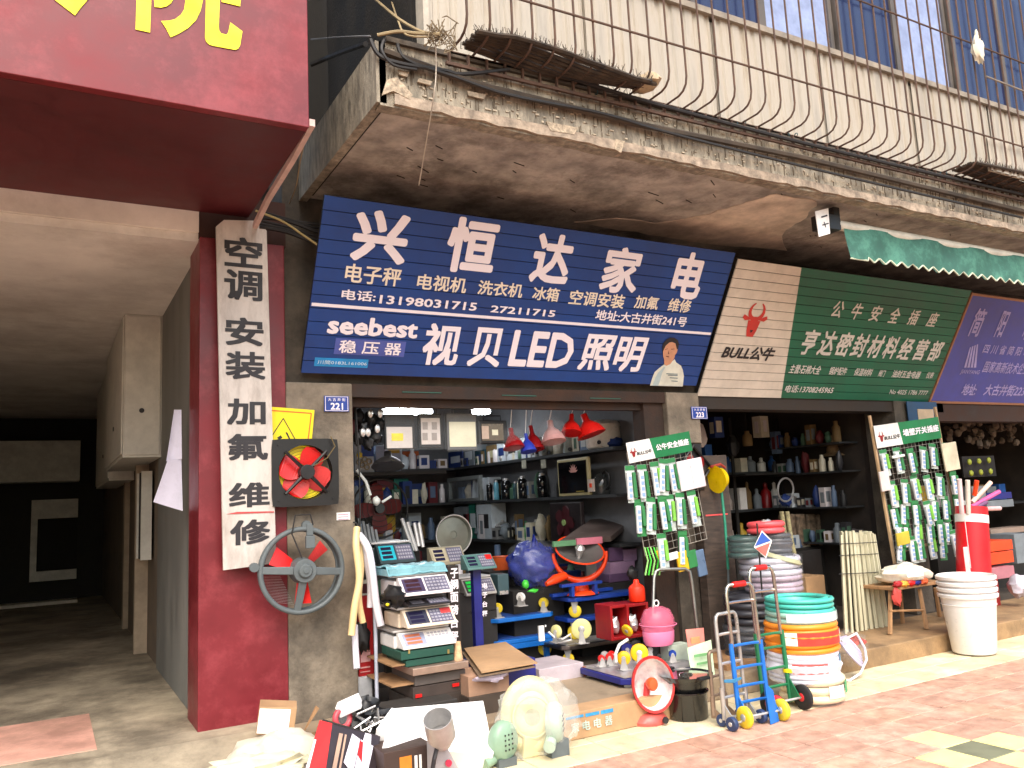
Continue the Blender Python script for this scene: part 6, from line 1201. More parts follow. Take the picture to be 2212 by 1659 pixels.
# ================================================================= on the pavement, middle
# round red heater
def stand_lamp():
    p = PZ(1408, 1562, 0); t = T('red_dish_heater', 'red dish heater with bright reflector and orange core on the pavement by the step', 'heater', (p.x, p.y, 0)); c = PY(1410, 1478, p.y-.03)
    ax = Vector((-.30, -1, .12)).normalized(); q = ax.to_track_quat('Z', 'Y').to_matrix().to_4x4(); q.translation = c; g = G(); g.open = True
    g.lathe([(.02, -.10), (.08, -.095), (.13, -.05), (.148, .0), (.152, .01)], 30, q, sx=.92, sy=1.12); t.part('reflector', g, M('mirror dish', (226, 228, 232), .4, .35, var=.25, vscale=9, bump=.5, bscale=14), smooth=True)
    g = G(); g.open = True; g.lathe([(.03, -.115), (.1, -.11), (.145, -.06), (.166, .0), (.166, .02), (.15, .018)], 30, q, sx=.92, sy=1.12); t.part('shell', g, M('red heater shell', (200, 40, 38), .35), smooth=True)
    g = G(); g.lathe([(.001, .02), (.03, .018), (.038, 0), (.036, -.03), (.02, -.09)], 16, q, sx=1, sy=1.2); t.part('core', g, M('orange core', (226, 84, 30), .5), smooth=True)
    g = G(); g.tube([c-ax*.1, (p.x, p.y+.06, .12), (p.x, p.y+.02, .05)], .025, 8); t.part('neck', g, M('red heater shell', (200, 40, 38), .35), smooth=True)
    g = G(); g.lathe([(.13, 0), (.135, .02), (.10, .06), (.03, .08)], 22, Matrix.Translation((p.x, p.y+.02, .001)), sy=.8); t.part('foot', g, M('pale red film foot', (206, 92, 84), .35), smooth=True)
    g = G(); g.cyl((p.x+.03, p.y-.105, .035), (p.x+.03, p.y-.12, .035), .022, 12); t.part('knob', g, ink)
stand_lamp()
# black pots
p = PZ(1487, 1566, 0); p.y += .14; p.x = PY(1487, 1540, p.y).x; t = T('black_stockpot', 'stack of two black enamel pots with a glass lid on the pavement', 'pot', (p.x, p.y, 0)); g = G(); g.open = True; g.lathe([(.125, 0), (.135, .01), (.14, .17), (.15, .178), (.15, .186)], 30, Matrix.Translation((p.x, p.y, .001))); t.part('lower_pot', g, M('black enamel', (20, 20, 22), .25, coat=.4), smooth=True)
g = G(); g.open = True; g.lathe([(.10, .15), (.135, .19), (.15, .255), (.185, .285), (.19, .295)], 30, Matrix.Translation((p.x, p.y, 0))); t.part('upper_pot', g, M('black enamel', (20, 20, 22), .25, coat=.4), smooth=True)
g = G(); g.lathe([(.175, .286), (.11, .262), (.06, .272), (.045, .295), (.001, .305)], 30, Matrix.Translation((p.x, p.y, 0))); t.part('lid', g, M('dark glass lid', (50, 48, 46), .08, coat=1), smooth=True)
for sx_ in (-1, 1): g = G(); g.box(p.x-.06, p.y+sx_*.18, .285, p.x+.06, p.y+sx_*.22, .305); t.part('handle', g, black, bevel=.006)
# hand trucks. local frame: width along x, leaning back in +y
def hand_truck(lb, u, v, w, h, cm, lm_, wm, wr, grip=None, split=.5, rz=0, rungs=(.25, .45, .7), lean=.08, axle=.0, hub=steel, tube=.012, plate=True, loop=True, grp='hand trucks on the pavement'):
    p = PZ(u, v, 0); t = T('hand_truck', lb, 'hand truck', (p.x, p.y, 0), grp, local=True); X_ = w/2
    def q(x, f): return Vector((x, lean*f*h+.04, .05+f*(h-.05)))
    for s_ in (-1, 1):
        g = G(); g.tube([q(s_*X_, 0), q(s_*X_, split)], tube*1.25, 8); t.part('lower_post', g, lm_, smooth=True)
    g = G(); pts = [q(-X_*.92, split-.03), q(-X_*.92, .93)]
    if loop: pts += [q(-X_*.86, .975), q(-X_*.7, 1), q(X_*.7, 1), q(X_*.86, .975)]
    pts += [q(X_*.92, .93), q(X_*.92, split-.03)]; g.tube(pts, tube, 8); t.part('upper_frame', g, cm, smooth=True)
    for f in rungs: g = G(); g.tube([q(-X_, f), q(-X_*.5, f+.004), q(X_*.5, f+.004), q(X_, f)], tube*.8, 6); t.part('rung', g, lm_ if f < split else cm, smooth=True)
    if plate:
        g = G(); g.prism([(-X_-.01, -.16, .012), (X_+.01, -.16, .012), (X_+.01, .05, .03), (-X_-.01, .05, .03)], (0, 0, .006)); t.part('toe_plate', g, lm_, bevel=.003)
    for s_ in (-1, 1):
        g = G(); g.prism([(s_*X_-.004, .06, .03), (s_*X_-.004, -.06, wr), (s_*X_-.004, .06, .25*h)], (.008, 0, 0)); t.part('wheel_bracket', g, lm_)
        wheel(t, (s_*(X_+.03), -.05, wr+.001), (1, 0, 0), wr, .035, wm, hub=hub)
    g = G(); g.cyl((-X_-.05, -.05, wr), (X_+.05, -.05, wr), .008, 8); t.part('axle', g, steel)
    if grip: g = G(); g.tube([q(-X_*.4, 1.0)+Vector((0, 0, .0)), q(X_*.4, 1.0)], .02, 10); t.part('grip', g, grip, smooth=True)
    t.rot(rz); return t
shiny = M('bright chrome tube', (205, 200, 192), .16, 1)
hand_truck('blue hand truck with chrome upper frame, red grip and yellow wheels', 1640, 1562, .26, .90, shiny, blue2, M('yellow wheel', (236, 206, 50), .4), .07, red, .55, R(-3), (.10, .22, .36, .53, .86), lean=.05, tube=.013, plate=False)
hand_truck('green hand truck behind the blue one with black pneumatic wheels and red rims', 1690, 1538, .25, .98, shiny, greenp, rubber, .085, red, .52, R(-2), (.12, .25, .40, .5, .82), hub=M('red rim', (196, 36, 40), .4), lean=.05, tube=.013, plate=False)
hand_truck('small folding chrome hand truck tied with blue string in front', 1602, 1568, .22, .72, M('dull chrome tube', (186, 184, 180), .3, .7), M('dull chrome tube', (186, 184, 180), .3, .7), M('navy wheel', (36, 56, 96), .5), .045, None, .3, R(4), (.2, .52, .8), lean=.03, tube=.013, plate=False)
hand_truck('lower worn folding hand truck behind the small chrome one', 1568, 1560, .14, .46, M('worn rusty chrome', (150, 128, 110), .4, .5), M('worn rusty chrome', (150, 128, 110), .4, .5), M('navy wheel', (36, 56, 96), .5), .04, None, .3, R(10), (.3, .6), lean=.02, tube=.013, plate=False)
t = T('blue_toe_plate', 'folded bright blue toe plate standing right of the yellow wheel', 'plate', PZ(1682, 1560, 0)); g = G(); a = PZ(1668, 1566, 0); g.prism([a+Vector((-.01, 0, .003)), a+Vector((.09, .02, .003)), a+Vector((.08, .04, .20)), a+Vector((.01, .04, .26))], (0, .008, 0)); t.part('plate', g, blue2, bevel=.003)
g = G(); p = PY(1572, 1470, 4.28)
for k in range(4): g.tube([p+Vector((-.05, -.02, .004*k)), p+Vector((.02, -.035, .006*k-.01)), p+Vector((.10, -.02, .003*k))], .004, 5)
one('blue_string', 'blue string wound round the folding hand trucks', 'string', g, M('blue string', (50, 120, 160), .6))
t = T('spare_wheel', 'red spare wheel with black hub beside the yellow hand truck wheel', 'wheel', PZ(1691, 1558, 0)); p = PZ(1691, 1556, 0); wheel(t, (p.x, p.y+.05, .078), (1, .15, 0), .075, .04, M('red rubber', (200, 36, 52), .45), hub=ink)
g = G(); p = PY(1702, 1452, 4.4); 
for k in range(3): g.torus(p+Vector((0, 0, .008*k)), (.2, .1, 1), .03, .006, 12, 5)
one('yellow_tie', 'yellow tie on the post of the green hand truck', 'tie', g, yellow)
t = T('product_tag', 'diamond blue and red tag on a thin post above the hand trucks', 'tag', PY(1648, 1180, 4.5)); g = G(); a = [PY(u, v, 4.5) for u, v in ((1648, 1152-12), (1672, 1166), (1650, 1198-6), (1626, 1172))]; g.prism([PY(u, v, 4.5) for u, v in ((1646, 1146), (1668, 1168), (1655, 1206), (1629, 1182))], (0, .003, 0)); t.part('card', g, paper)
g = G(); g.poly([PY(u, v, 4.496) for u, v in ((1646, 1149), (1665, 1168), (1631, 1180))]); t.part('blue_print', g, M('tag blue', (50, 90, 180), .5)); g = G(); g.poly([PY(u, v, 4.496) for u, v in ((1632, 1184), (1664, 1172), (1654, 1202))]); t.part('red_print', g, M('tag red', (220, 110, 100), .5))
g = G(); a = PY(1636, 1000, 4.6); b = PY(1647, 1290, 4.5); g.tube([PY(1635, 1130, 4.52), b], .007, 6); t.part('post', g, dark)
# ---- hose coils
def coil(nm, lb, u, vb, vt, w, Y, mt, turns=4, wrap=None, grp='hose coils', film=False, squash=1.0):
    p = PY(u, vb, Y); s_ = pm(u, vb, Y+.2); R_ = w*s_/2; h = (vb-vt)*pm(u, vb, Y); p.x = PY(u, (vb+vt)/2, Y+R_).x; r = h/turns/2; t = T(nm, lb, 'hose coil', (p.x, Y, p.z), grp); rg = random.Random(int(u*7+vb))
    g = G()
    for k in range(turns):
        for ring in range(2 if k in (0, turns-1) else 1):
            g.torus((p.x+rg.uniform(-.006, .006), Y+R_+rg.uniform(-.004, .004), p.z+r+2*r*k*.97), (rg.uniform(-.03, .03), rg.uniform(-.03, .03), 1), R_-r-ring*2*r, r, 40, 8)
    t.part('coil', g, mt, smooth=True)
    g = G(); g.torus((p.x, Y+R_, p.z+h*.5), (0, 0, 1), R_-r*2.6, h*.3, 24, 6); t.part('inner_turns', g, mt, smooth=True)
    if wrap:
        for (a0, a1, z0, z1, wm) in wrap:
            q = G(); n = 10; RR = R_+.004; vs_ = []
            for i in range(n+1):
                a = R(a0+(a1-a0)*i/n); vs_ += [(p.x+RR*math.cos(a), Y+R_+RR*math.sin(a), p.z+h*z0), (p.x+RR*math.cos(a), Y+R_+RR*math.sin(a), p.z+h*z1)]
            q.add(vs_, [(2*i, 2*i+2, 2*i+3, 2*i+1) for i in range(n)]); t.part('wrapper', q, wm, smooth=True)
    if film:
        q = G(); n = 40; vs_ = []
        for i in range(n):
            a = 2*math.pi*i/n
            for j in range(5): RR = R_+.006+.006*noise(Vector((math.cos(a)*3, math.sin(a)*3, j*1.3+u))); vs_.append((p.x+RR*math.cos(a), Y+R_+RR*math.sin(a), p.z+h*j/4))
        q.add(vs_, [(i*5+j, ((i+1) % n)*5+j, ((i+1) % n)*5+j+1, i*5+j+1) for i in range(n) for j in range(4)]); t.part('film', q, glassy, smooth=True)
    return t
redw = M('red wrapper', (222, 62, 50), .45); whw = M('white wrapper', (240, 232, 226), .45); blw = M('pale blue wrapper', (120, 190, 226), .5); grw = M('green wrapper', (60, 170, 100), .5)
def wr_text(t, st, pl_, b0, b1): g = G(); g.text(st, pl_, b0, b1, .03); t.part('print', g, whw)
YC = 4.22
coil('hose_coil', 'bottom cream hose coil bulging out with a green label', 1757, 1536, 1478, 140, YC-.02, creamhose, 3, [(250, 285, .25, .7, whw), (290, 335, .35, .8, grw)], film=True)
coil('hose_coil', 'white hose coil with a red band and pale blue label, second from the ground', 1738, 1494, 1424, 152, YC, whitehose, 6, [(205, 262, .38, .68, redw), (262, 282, .38, .68, whw), (300, 325, .6, .85, blw)], film=True)
coil('hose_coil', 'orange hose coil with a red banner wrapper in the middle of the coil pile', 1733, 1425, 1358, 157, YC, orange_hose, 5, [(196, 216, .30, .72, whw), (216, 300, .30, .72, redw), (300, 318, .30, .72, whw), (318, 345, .3, .72, redw)])
coil('hose_coil', 'greenish clear hose coil between the orange and the teal one', 1730, 1358, 1332, 150, YC+.02, M('pale green hose', (150, 196, 180), .3, var=.15), 2, [(200, 340, .2, .9, M('clear pale wrap', (206, 222, 222), .3))], film=True)
coil('hose_coil', 'teal hose coil on top of the front coil pile', 1728, 1334, 1302, 146, YC+.03, teal, 3)
# loose white loop and bagged coil
t = T('bagged_hose', 'bagged clear hose lying behind the coil pile with one white loop swinging out', 'hose', PY(1840, 1450, 4.75)); g = G(); p = PY(1836, 1400, 4.75)
for k in range(5): g.torus(p+Vector((.01*k, 0, .012*k-.03)), (.5, -.6, .6), .13-.012*k, .012, 26, 6)
t.part('coil', g, M('clear lavender hose', (196, 190, 222), .25), smooth=True); g = G(); g.blob(p, (.16, .12, .15), 5, .2); t.part('bag', g, glassy, smooth=True)
g = G(); pts = [PY(u, v, 4.66) for u, v in ((1818, 1385), (1850, 1368), (1868, 1400), (1872, 1425), (1858, 1455), (1835, 1470), (1815, 1468))]; g.tube(pts, .010, 8); t.part('loose_loop', g, whitehose, smooth=True)
# dark coil pile behind
YB = 5.0
def dcoil(*a, **k): return coil('hose_coil', *a, grp='hose coils in the dark pile', **k)
dcoil('black hose coil at the bottom of the rear pile', 1625, 1440, 1360, 120, YB, blackhose, 4, film=True); dcoil('black corrugated coil above the bottom one', 1622, 1360, 1290, 116, YB, blackhose, 4)
dcoil('grey see-through hose coil, lower of three in the rear pile', 1680, 1320, 1286, 96, YB-.06, greyhose, 3, film=True); dcoil('grey see-through hose coil with pink print in the rear pile', 1672, 1288, 1250, 124, YB-.08, M('pinkish grey hose', (168, 150, 164), .25, var=.2), 3, film=True)
dcoil('wide white-grey hose coil under the dark teal one', 1664, 1252, 1208, 134, YB-.08, M('pale grey hose', (184, 182, 194), .25, var=.15), 3, film=True)
dcoil('dark coil with green band at the left top of the rear pile', 1608, 1208, 1160, 70, YB+.1, M('dark teal hose', (26, 60, 56), .3, var=.2), 4, film=True)
dcoil('dark grey coil bundle behind the diamond tag', 1672, 1208, 1154, 76, YB, M('charcoal hose', (70, 70, 76), .3, var=.2), 5, film=True)
dcoil('pink-red hose coil crowning the rear pile', 1654, 1156, 1128, 80, YB, M('pink red hose', (226, 84, 90), .35), 2)
g = G(); p = PY(1655, 1128, 5.1); g.blob(p, (.06, .03, .02), 3, .4); one('wire_clamps', 'handful of bright wire clamps lying on the pink-red coil', 'clamps', g, chrome, smooth=True)
z = PY(1625, 1440, YB).z; g = G(); g.box(PY(1570, 1440, YB).x, YB, .157, PY(1720, 1440, YB).x, YB+.5, max(.2, z-.002)); one('coil_pallet', 'low pallet under the rear coil pile', 'pallet', g, wood)
for k, (u0, u1, lb) in enumerate(((1700, 1708, 'left'), (1712, 1722, 'right'))): g = G(); g.tube([PY(u0-12, 1105, 5.3), PY(u0-4, 1160, 5.3), PY(u1, 1225, 5.25)], .02, 8); one('knotted_rope', '%s of two knotted olive ropes hanging beside the pink-red coil' % lb, 'rope', g, M('olive rope', (130, 124, 90), .8, var=.3, vscale=40), 'knotted ropes', smooth=True)
g = G(); c0 = PY(1690, 1205, 5.05); 
for k in range(3): g.torus(c0+Vector((0, .05, .01*k)), (.25, -.2, 1), .19-.006*k, .010, 30, 6)
one('olive_hose_loop', 'loose olive hose loop sagging over the rear pile', 'hose', g, M('olive clear hose', (170, 170, 136), .3), smooth=True)
# helmet, green pole, wooden pole, right of the middle pillar
p = PY(1548, 1035, 5.5); t = T('safety_helmet', 'yellow safety helmet hanging at the edge of the dark pillar', 'helmet', p); g = G(); q = Matrix.Translation(p)@Matrix.Rotation(R(80), 4, 'Y'); g.lathe([(.0, .11), (.05, .1), (.09, .06), (.105, .0), (.125, -.01)], 22, q); t.part('shell', g, M('helmet yellow', (246, 206, 10), .3), smooth=True); g = G(); g.tube([p+Vector((-.06, 0, .11)), p+Vector((.06, 0, .13)), p+Vector((.13, .02, .10))], .012, 6); t.part('strap', g, M('red strap', (150, 50, 40), .6))
g = G(); g.tube([PY(1556, 1040, 5.52), PY(1566, 1130, 5.5), PY(1573, 1230, 5.48)], .012, 8); one('green_pole', 'slim sea-green pole leaning at the pillar below the yellow helmet', 'pole', g, M('sea green pole', (40, 140, 110), .5), smooth=True)
g = G(); g.tube([PY(1573, 1230, 5.48), PY(1577, 1420, 5.3)], .009, 6); one('grey_pole', 'thin grey pole running down behind the blue hand truck', 'pole', g, grey_metal)

# ================================================================= shop 2 interior
for k, (z, y) in enumerate(((1.75, 7.4), (1.30, 7.4), (.85, 7.4))):
    g = G(); g.box(6.0, y, z-.03, 8.04, y+.4, z); one('shop_shelf', '%s dark shelf in the second shop' % ['top', 'middle', 'lower'][k], 'shelf', g, shelf_m)
for x, w_ in ((6.02, 'left'), (7.2, 'middle'), (8.0, 'right')): g = G(); g.box(x-.02, 7.38, .153, x+.02, 7.40, 2.4); one('shelf_upright', '%s slim dark upright of the second shop shelving' % w_, 'upright', g, dark)
r_ = random.Random(31); pc = {'white': white, 'brown': cbr, 'grey': cg_, 'blue': M('bottle blue', (40, 90, 160), .4), 'red': red_dark, 'ochre': M('ochre carton', (186, 150, 40), .6), 'silver': steel, 'pale': M('pale jug', (176, 164, 156), .5), 'cream': ivory}
ordw = ['first', 'second', 'third', 'fourth', 'fifth', 'sixth', 'seventh', 'eighth', 'ninth', 'tenth', 'eleventh', 'twelfth', 'thirteenth']
for z, nm_, n in ((1.75, 'top', 11), (1.30, 'middle', 13), (.85, 'lower', 13)):
    for i in range(n):
        ck = r_.choice(list(pc)); x = 6.12+1.85*i/(n-1); h = r_.uniform(.16, .34); w = r_.uniform(.04, .068); b = r_.random() < (.35 if nm_ != 'middle' else .1)
        g = G()
        if b: g.box(x-w*1.3, 7.42, z+.001, x+w*1.3, 7.6, z+h)
        else: g.lathe([(w, 0), (w, h*.6), (w*.4, h*.75), (w*.4, h*.95), (.001, h)], 12, Matrix.Translation((x, 7.5, z+.001)))
        one('box' if b else 'spray_bottle', '%s %s, %s along the %s shelf of the second shop' % (ck, 'box' if b else 'bottle', ordw[i], nm_), 'box' if b else 'bottle', g, pc[ck], 'goods on the shelves of the second shop', smooth=not b)
t = T('round_mirror_frame', 'pale round frame ring with blue cloth hanging in the dark of the second shop', 'frame', PY(1688, 1060, 6.9)); g = G(); c = PY(1697, 1058, 6.9); g.torus(c, (0, 1, .1), .135, .012, 30, 6, .95); t.part('ring', g, steel, smooth=True); g = G(); g.blob(c+Vector((.04, .05, -.12)), (.09, .05, .07), 5, .3); t.part('cloth', g, M('dark blue cloth', (24, 50, 110), .8), smooth=True)
t = T('straw_hats', 'stack of straw hats hanging in the gloom of the second shop', 'hats', PY(1800, 960, 6.6)); 
for k in range(2): g = G(); c = PY(1800-k*3, 985-k*22, 6.6); g.lathe([(.15, 0), (.12, .02), (.075, .04), (.06, .12), (.001, .13)], 20, Matrix.Translation(c)); t.part('hat', g, M('straw', (140, 116, 84), .8, var=.2, vscale=30), smooth=True)
for k, (u, lb) in enumerate(((1826, 'left'), (1862, 'middle'), (1885, 'right'))): bx('white_jug', '%s of three pale jugs on the upper shelf of the second shop' % lb, 'jug', u-9, 942, u+9, 985, 7.0, .12, M('pale jug', (176, 164, 156), .5), group='pale jugs', bevel=.02)
g = G(); g.box(7.0, 7.0, 1.70, 8.0, 7.3, 1.72); one('jug_shelf', 'narrow shelf with the pale jugs in the second shop', 'shelf', g, dark)
bx('door_panel', 'black panel standing in the middle of the second shop', 'panel', 1692, 1190, 1780, 1330, 6.3, .08, M('black panel', (20, 18, 18), .5)); bx('cardboard_box', 'brown cardboard box low inside the second shop', 'box', 1742, 1244, 1783, 1295, 6.0, .3, card); 
g = G(); a = PY(1742, 1297, 6.0); g.box(a.x-.2, 5.98, .157, a.x+.4, 6.4, a.z-.002); one('low_crate', 'dark base under the brown cardboard box', 'crate', g, dark)
bx('yellow_box', 'mustard yellow box deep in the second shop beside the right rack', 'box', 1796, 1090, 1836, 1116, 7.0, .2, M('mustard', (186, 130, 30), .6)); g = G(); g.blob(PY(1848, 1165, 6.4), (.13, .12, .12), 4, .25); one('grey_bundle', 'grey wire bundle right of the pale pipes', 'bundle', g, M('grey wire bundle', (90, 84, 84), .7, var=.3, vscale=20), smooth=True)
for k in range(5):
    u = 1712+k*22; bx('stacked_bag', '%s of the pale filled bags standing on the floor shelf of the second shop' % ordw[k], 'bag', u-8, 1110, u+9, 1180, 6.9, .15, M('mottled bag', (128, 108, 88), .8, var=.4, vscale=18), group='pale filled bags', bevel=.02)
g = G(); g.box(6.6, 6.85, .153, 8.0, 7.2, PY(1750, 1181, 6.9).z); one('bag_counter', 'dark counter under the pale filled bags', 'counter', g, dark)
stock2 = [('left of the shelving', lambda i: (5.5+.12*i, 7.9, .152), 5, .4, 1.3), ('hanging in the gloom', lambda i: (5.6+.24*i, 7.2, 1.95+.1*(i % 3)), 10, .1, .3), ('on the bag counter', lambda i: (6.7+.11*i, 6.95, PY(1750, 1181, 6.9).z), 11, .10, .22)]
for what, fx, n, h0, h1 in stock2: stock(n, fx, what+' of the second shop', 'stock %s of the second shop' % what, h0, h1, .04, .08)
for k, z in enumerate((2.02, 1.70, 1.30, .90)):
    g = G(); g.box(7.72, 6.25, z-.02, 8.03, 7.36, z); one('shop_shelf', '%s shelf on the right wall of the second shop' % onum[k], 'shelf', g, shelf_m)
    stock(9, (lambda zz: (lambda i: (7.80, 6.34+i*.12, zz)))(z), 'along the %s right-wall shelf of the second shop' % onum[k], 'stock on the right-wall shelves of the second shop', .1, .26, .035, .06)
g = G(); g.tube([(5.4, 7.2, 2.55), (8.0, 7.2, 2.55)], .01, 6)
for i in range(10): g.tube([(5.6+.24*i, 7.2, 2.55), (5.6+.24*i, 7.2, 2.0+.1*(i % 3))], .003, 4)
one('hanging_rod', 'dim rod with strings across the second shop', 'rod', g, dark)
# pvc pipe bundle
t = T('pipe_bundle', 'bundle of pale plastic trunking tied with wire standing in the second shop', 'pipes', PY(1865, 1360, 5.5)); r_ = random.Random(8); pmtl = M('ivory trunking', (200, 196, 168), .45, var=.06, dirt=.3, dcol=(140, 134, 112))
for k in range(26):
    u = 1818+(k % 9)*8.4+r_.uniform(-2, 2); yy = 5.45+.05*(k//9); a = PY(u, 1150+r_.uniform(-4, 6), yy); b = PZ(u+12+(k % 9-4)*3.0, 1362, .158); b.y = yy+.02; b.x = a.x+(k % 9-4)*.018+.02
    w = r_.uniform(.011, .02); g = G(); q = (b-a).to_track_quat('Z', 'Y').to_matrix().to_4x4(); q.translation = a; g.box(-w, -.01, 0, w, .01, (Vector((b.x, b.y, .158))-a).length, q); t.part('trunking', g, pmtl, bevel=0)
for v in (1175, 1200, 1240): g = G(); a = PY(1812, v, 5.44); b = PY(1897, v-4, 5.44); g.tube([a, (a+b)/2+Vector((0, -.015, 0)), b], .004, 5); t.part('tie_wire', g, ink)
# stool with bags
p = PZ(1960, 1372, .155); t = T('wooden_stool', 'wooden stool covered with bags of small goods below the right rack', 'stool', (p.x, 5.35, .157)); a = PY(1915, 1268, 5.2); b = PY(2022, 1262, 5.2); zt = a.z
g = G(); g.box(a.x, 5.12, zt-.03, b.x, 5.5, zt); t.part('seat', g, wood, bevel=.005)
for (u, v, u2, v2, yy, y2) in ((1923, 1275, 1920, 1348, 5.2, 5.16), (1986, 1272, 2001, 1352, 5.18, 5.1), (1945, 1275, 1948, 1330, 5.45, 5.48), (2020, 1270, 2030, 1330, 5.45, 5.48)):
    aa = PY(u, v, yy); bb = PY(u2, v2, y2); bb.z = .158; g = G(); g.tube([aa, bb], [.020, .022], 6); t.part('leg', g, wood)
g = G(); aa, bb = PY(1922, 1320, 5.17), PY(1994, 1318, 5.13); g.tube([aa, bb], .011, 6); t.part('stretcher', g, wood)
g = G(); g.blob((a.x+.33, 5.25, zt+.08), (.30, .17, .10), 3, .3, 18, 10, 3, .055); one('white_plastic_bag', 'crumpled white plastic bag heaped on the stool', 'bag', g, M('white bag film', (240, 232, 214), .4), smooth=True)
for k, (dx, dz, mt, lb) in enumerate(((.05, .025, red_dark, 'dark red packet hanging over the left edge of the stool'), (.15, .02, M('amber packet', (216, 150, 50), .5), 'amber packet on the stool'), (.25, .02, red, 'bright red packet in the middle of the stool'), (.33, .025, navy, 'navy packet on the stool'), (.44, .02, M('orange packet', (226, 96, 50), .5), 'orange packet at the right of the stool'), (.02, -.08, M('dusty red bag', (190, 66, 60), .6), 'dusty red bag drooping at the left of the stool'))):
    g = G(); g.blob((a.x+dx, 5.12, zt+dz), (.06, .03, .03 if k < 5 else .08), k, .3); one('small_packet', lb, 'packet', g, mt, 'packets on the stool', smooth=True)
g = G(); p = PZ(1888, 1400, .157); 
for k in range(6): g.tube([(p.x-.12+.05*k, 5.02+.02*(k % 2), .17), (p.x-.05+.05*k, 5.2, .185)], .018, 6)
one('red_gloves', 'small heap of red rubber strips at the step edge', 'strips', g, M('brick red rubber', (186, 56, 34), .6), smooth=True)
# white buckets
p = PZ(2098, 1428, 0); t0y = p.y+.17; p.x = PY(2098, 1350, t0y).x
for k in range(4):
    z0 = .012+k*.052; t = T('white_bucket', '%s white plastic bucket of the nested stack at the right' % ['outermost bottom', 'second', 'third', 'topmost'][k], 'bucket', (p.x, t0y, z0), 'nested white buckets'); g = G(); g.open = True
    g.lathe([(.17, 0), (.178, .01), (.225, .48), (.244, .485), (.247, .51), (.234, .52), (.222, .50), (.17, .02)], 36, Matrix.Translation((p.x, t0y, z0))@Matrix.Scale(1.0, 4)); t.part('shell', g, M('glossy white bucket', (232, 230, 228), .3, var=.04, dirt=.3, dcol=(176, 170, 160), dscale=5), smooth=True)
    if k == 0: g = G(); g.torus((p.x, t0y, z0+.42), (0, 0, 1), .222, .004, 36, 5); t.part('rib', g, white)
# tall red bin with rolls
p = PY(2105, 1270, 5.0); b = PY(2098, 1095, 5.0); t = T('red_bin', 'tall red bin with a white band, stuffed with wrapped rolls, behind the white buckets', 'bin', (p.x, 5.0, .157)); ax = (b-p); q = ax.to_track_quat('Z', 'Y').to_matrix().to_4x4(); q.translation = p; L = ax.length
g = G(); g.open = True; g.lathe([(.15, -.55), (.155, 0), (.145, L)], 28, q); t.part('body', g, M('bin red', (216, 22, 34), .35, var=.05), smooth=True)
g = G(); g.lathe([(.151, L*.80), (.149, L*.9)], 28, q); t.part('band', g, white, smooth=True)
g = G(); q2 = plane_at(PY(2090, 1240, 4.84), (1, 0, 0), (0, 0, 1)); slabp(g, q2, -.02, -.02, .05, .25, 0, .002); slabp(g, q2, .055, .05, .065, .5, 0, .002); t.part('print', g, M('pink print', (240, 190, 190), .5))
for k, (u0, v0, u1, v1, mt, lb) in enumerate([(2078, 1110, 2072, 1035, M('white pink roll', (226, 200, 200), .5), 'upright pale roll at the left in the red bin'), (2092, 1110, 2090, 1037, M('white roll', (220, 208, 196), .5), 'upright cream roll in the red bin'), (2100, 1085, 2140, 1042, M('pink cream roll', (232, 196, 180), .5), 'slanting cream roll in the red bin'), (2098, 1095, 2158, 1062, M('magenta roll', (210, 90, 150), .5), 'slanting magenta roll in the red bin'), (2106, 1100, 2160, 1098, M('pale pink roll', (226, 180, 180), .5), 'low slanting pale pink roll in the red bin'), (2105, 1070, 2110, 1038, orange, 'orange tip behind the rolls'), (2095, 1105, 2130, 1085, M('purple roll', (110, 70, 110), .5), 'purple roll in the red bin')]):
    g = G(); g.tube([PY(u0, v0, 4.95), PY(u1, v1, 4.9)], .022, 10); one('wrapped_roll', lb, 'roll', g, mt, 'rolls in the red bin', smooth=True)
# third shop goods
for k, (u0, v0, u1, v1, Y, mt, lb, nm) in enumerate([(2131, 1168, 2188, 1190, 5.6, M('orange crate', (226, 72, 28), .5), 'upper orange crate behind the red bin', 'orange_crate'), (2131, 1192, 2190, 1218, 5.6, M('orange crate', (226, 72, 28), .5), 'lower orange crate behind the red bin', 'orange_crate'), (2140, 1225, 2192, 1250, 5.55, M('dusty pink box', (170, 110, 120), .6), 'dusty pink box under the orange crates', 'box'), (2194, 1152, 2230, 1216, 5.8, cg_, 'grey box at the right edge beside the orange crates', 'box'), (2136, 1252, 2160, 1320, 5.5, red_dark, 'dark red box at the foot of the third shop', 'box'), (2160, 1318, 2206, 1340, 5.4, M('brown crate', (120, 84, 56), .6), 'brown wooden crate low at the right edge', 'crate')]):
    bx(nm, lb, 'crate' if 'crate' in nm else 'box', u0, v0, u1, v1, Y, .3, mt)
g = G(); g.blob(PY(2200, 1265, 5.3), (.12, .1, .12), 4, .25); one('white_film_bag', 'pale lavender plastic bag at the right edge by the third shop', 'bag', g, M('lavender film', (206, 200, 214), .4), smooth=True)
r_ = random.Random(17); g = G()
for k in range(60):
    u = r_.uniform(2040, 2230); v = r_.uniform(905, 960); c = PY(u, v, 6.2+r_.uniform(0, .4)); g.blob(c, (.05, .04, .03+.03*r_.random()), k, .4, 8, 5)
one('hanging_parts', 'mass of dusty brown fittings hanging under the lintel of the third shop', 'fittings', g, M('dusty fittings', (96, 82, 68), .8, var=.3, vscale=15), smooth=True, stuff=True)
for j in range(2):
    for k in range(3):
        g = G(); p = PY(2094+k*21+j*4, 998-k*2+j*24, 6.0); g.blob(p, (.035, .02, .035), k, .1); one('yellow_ball', 'yellow-green round pack, %s in the %s row, third shop' % (ordw[k], ['upper', 'lower'][j]), 'round pack', g, M('yellow green', (150, 160, 50), .5), 'yellow-green round packs', smooth=True)
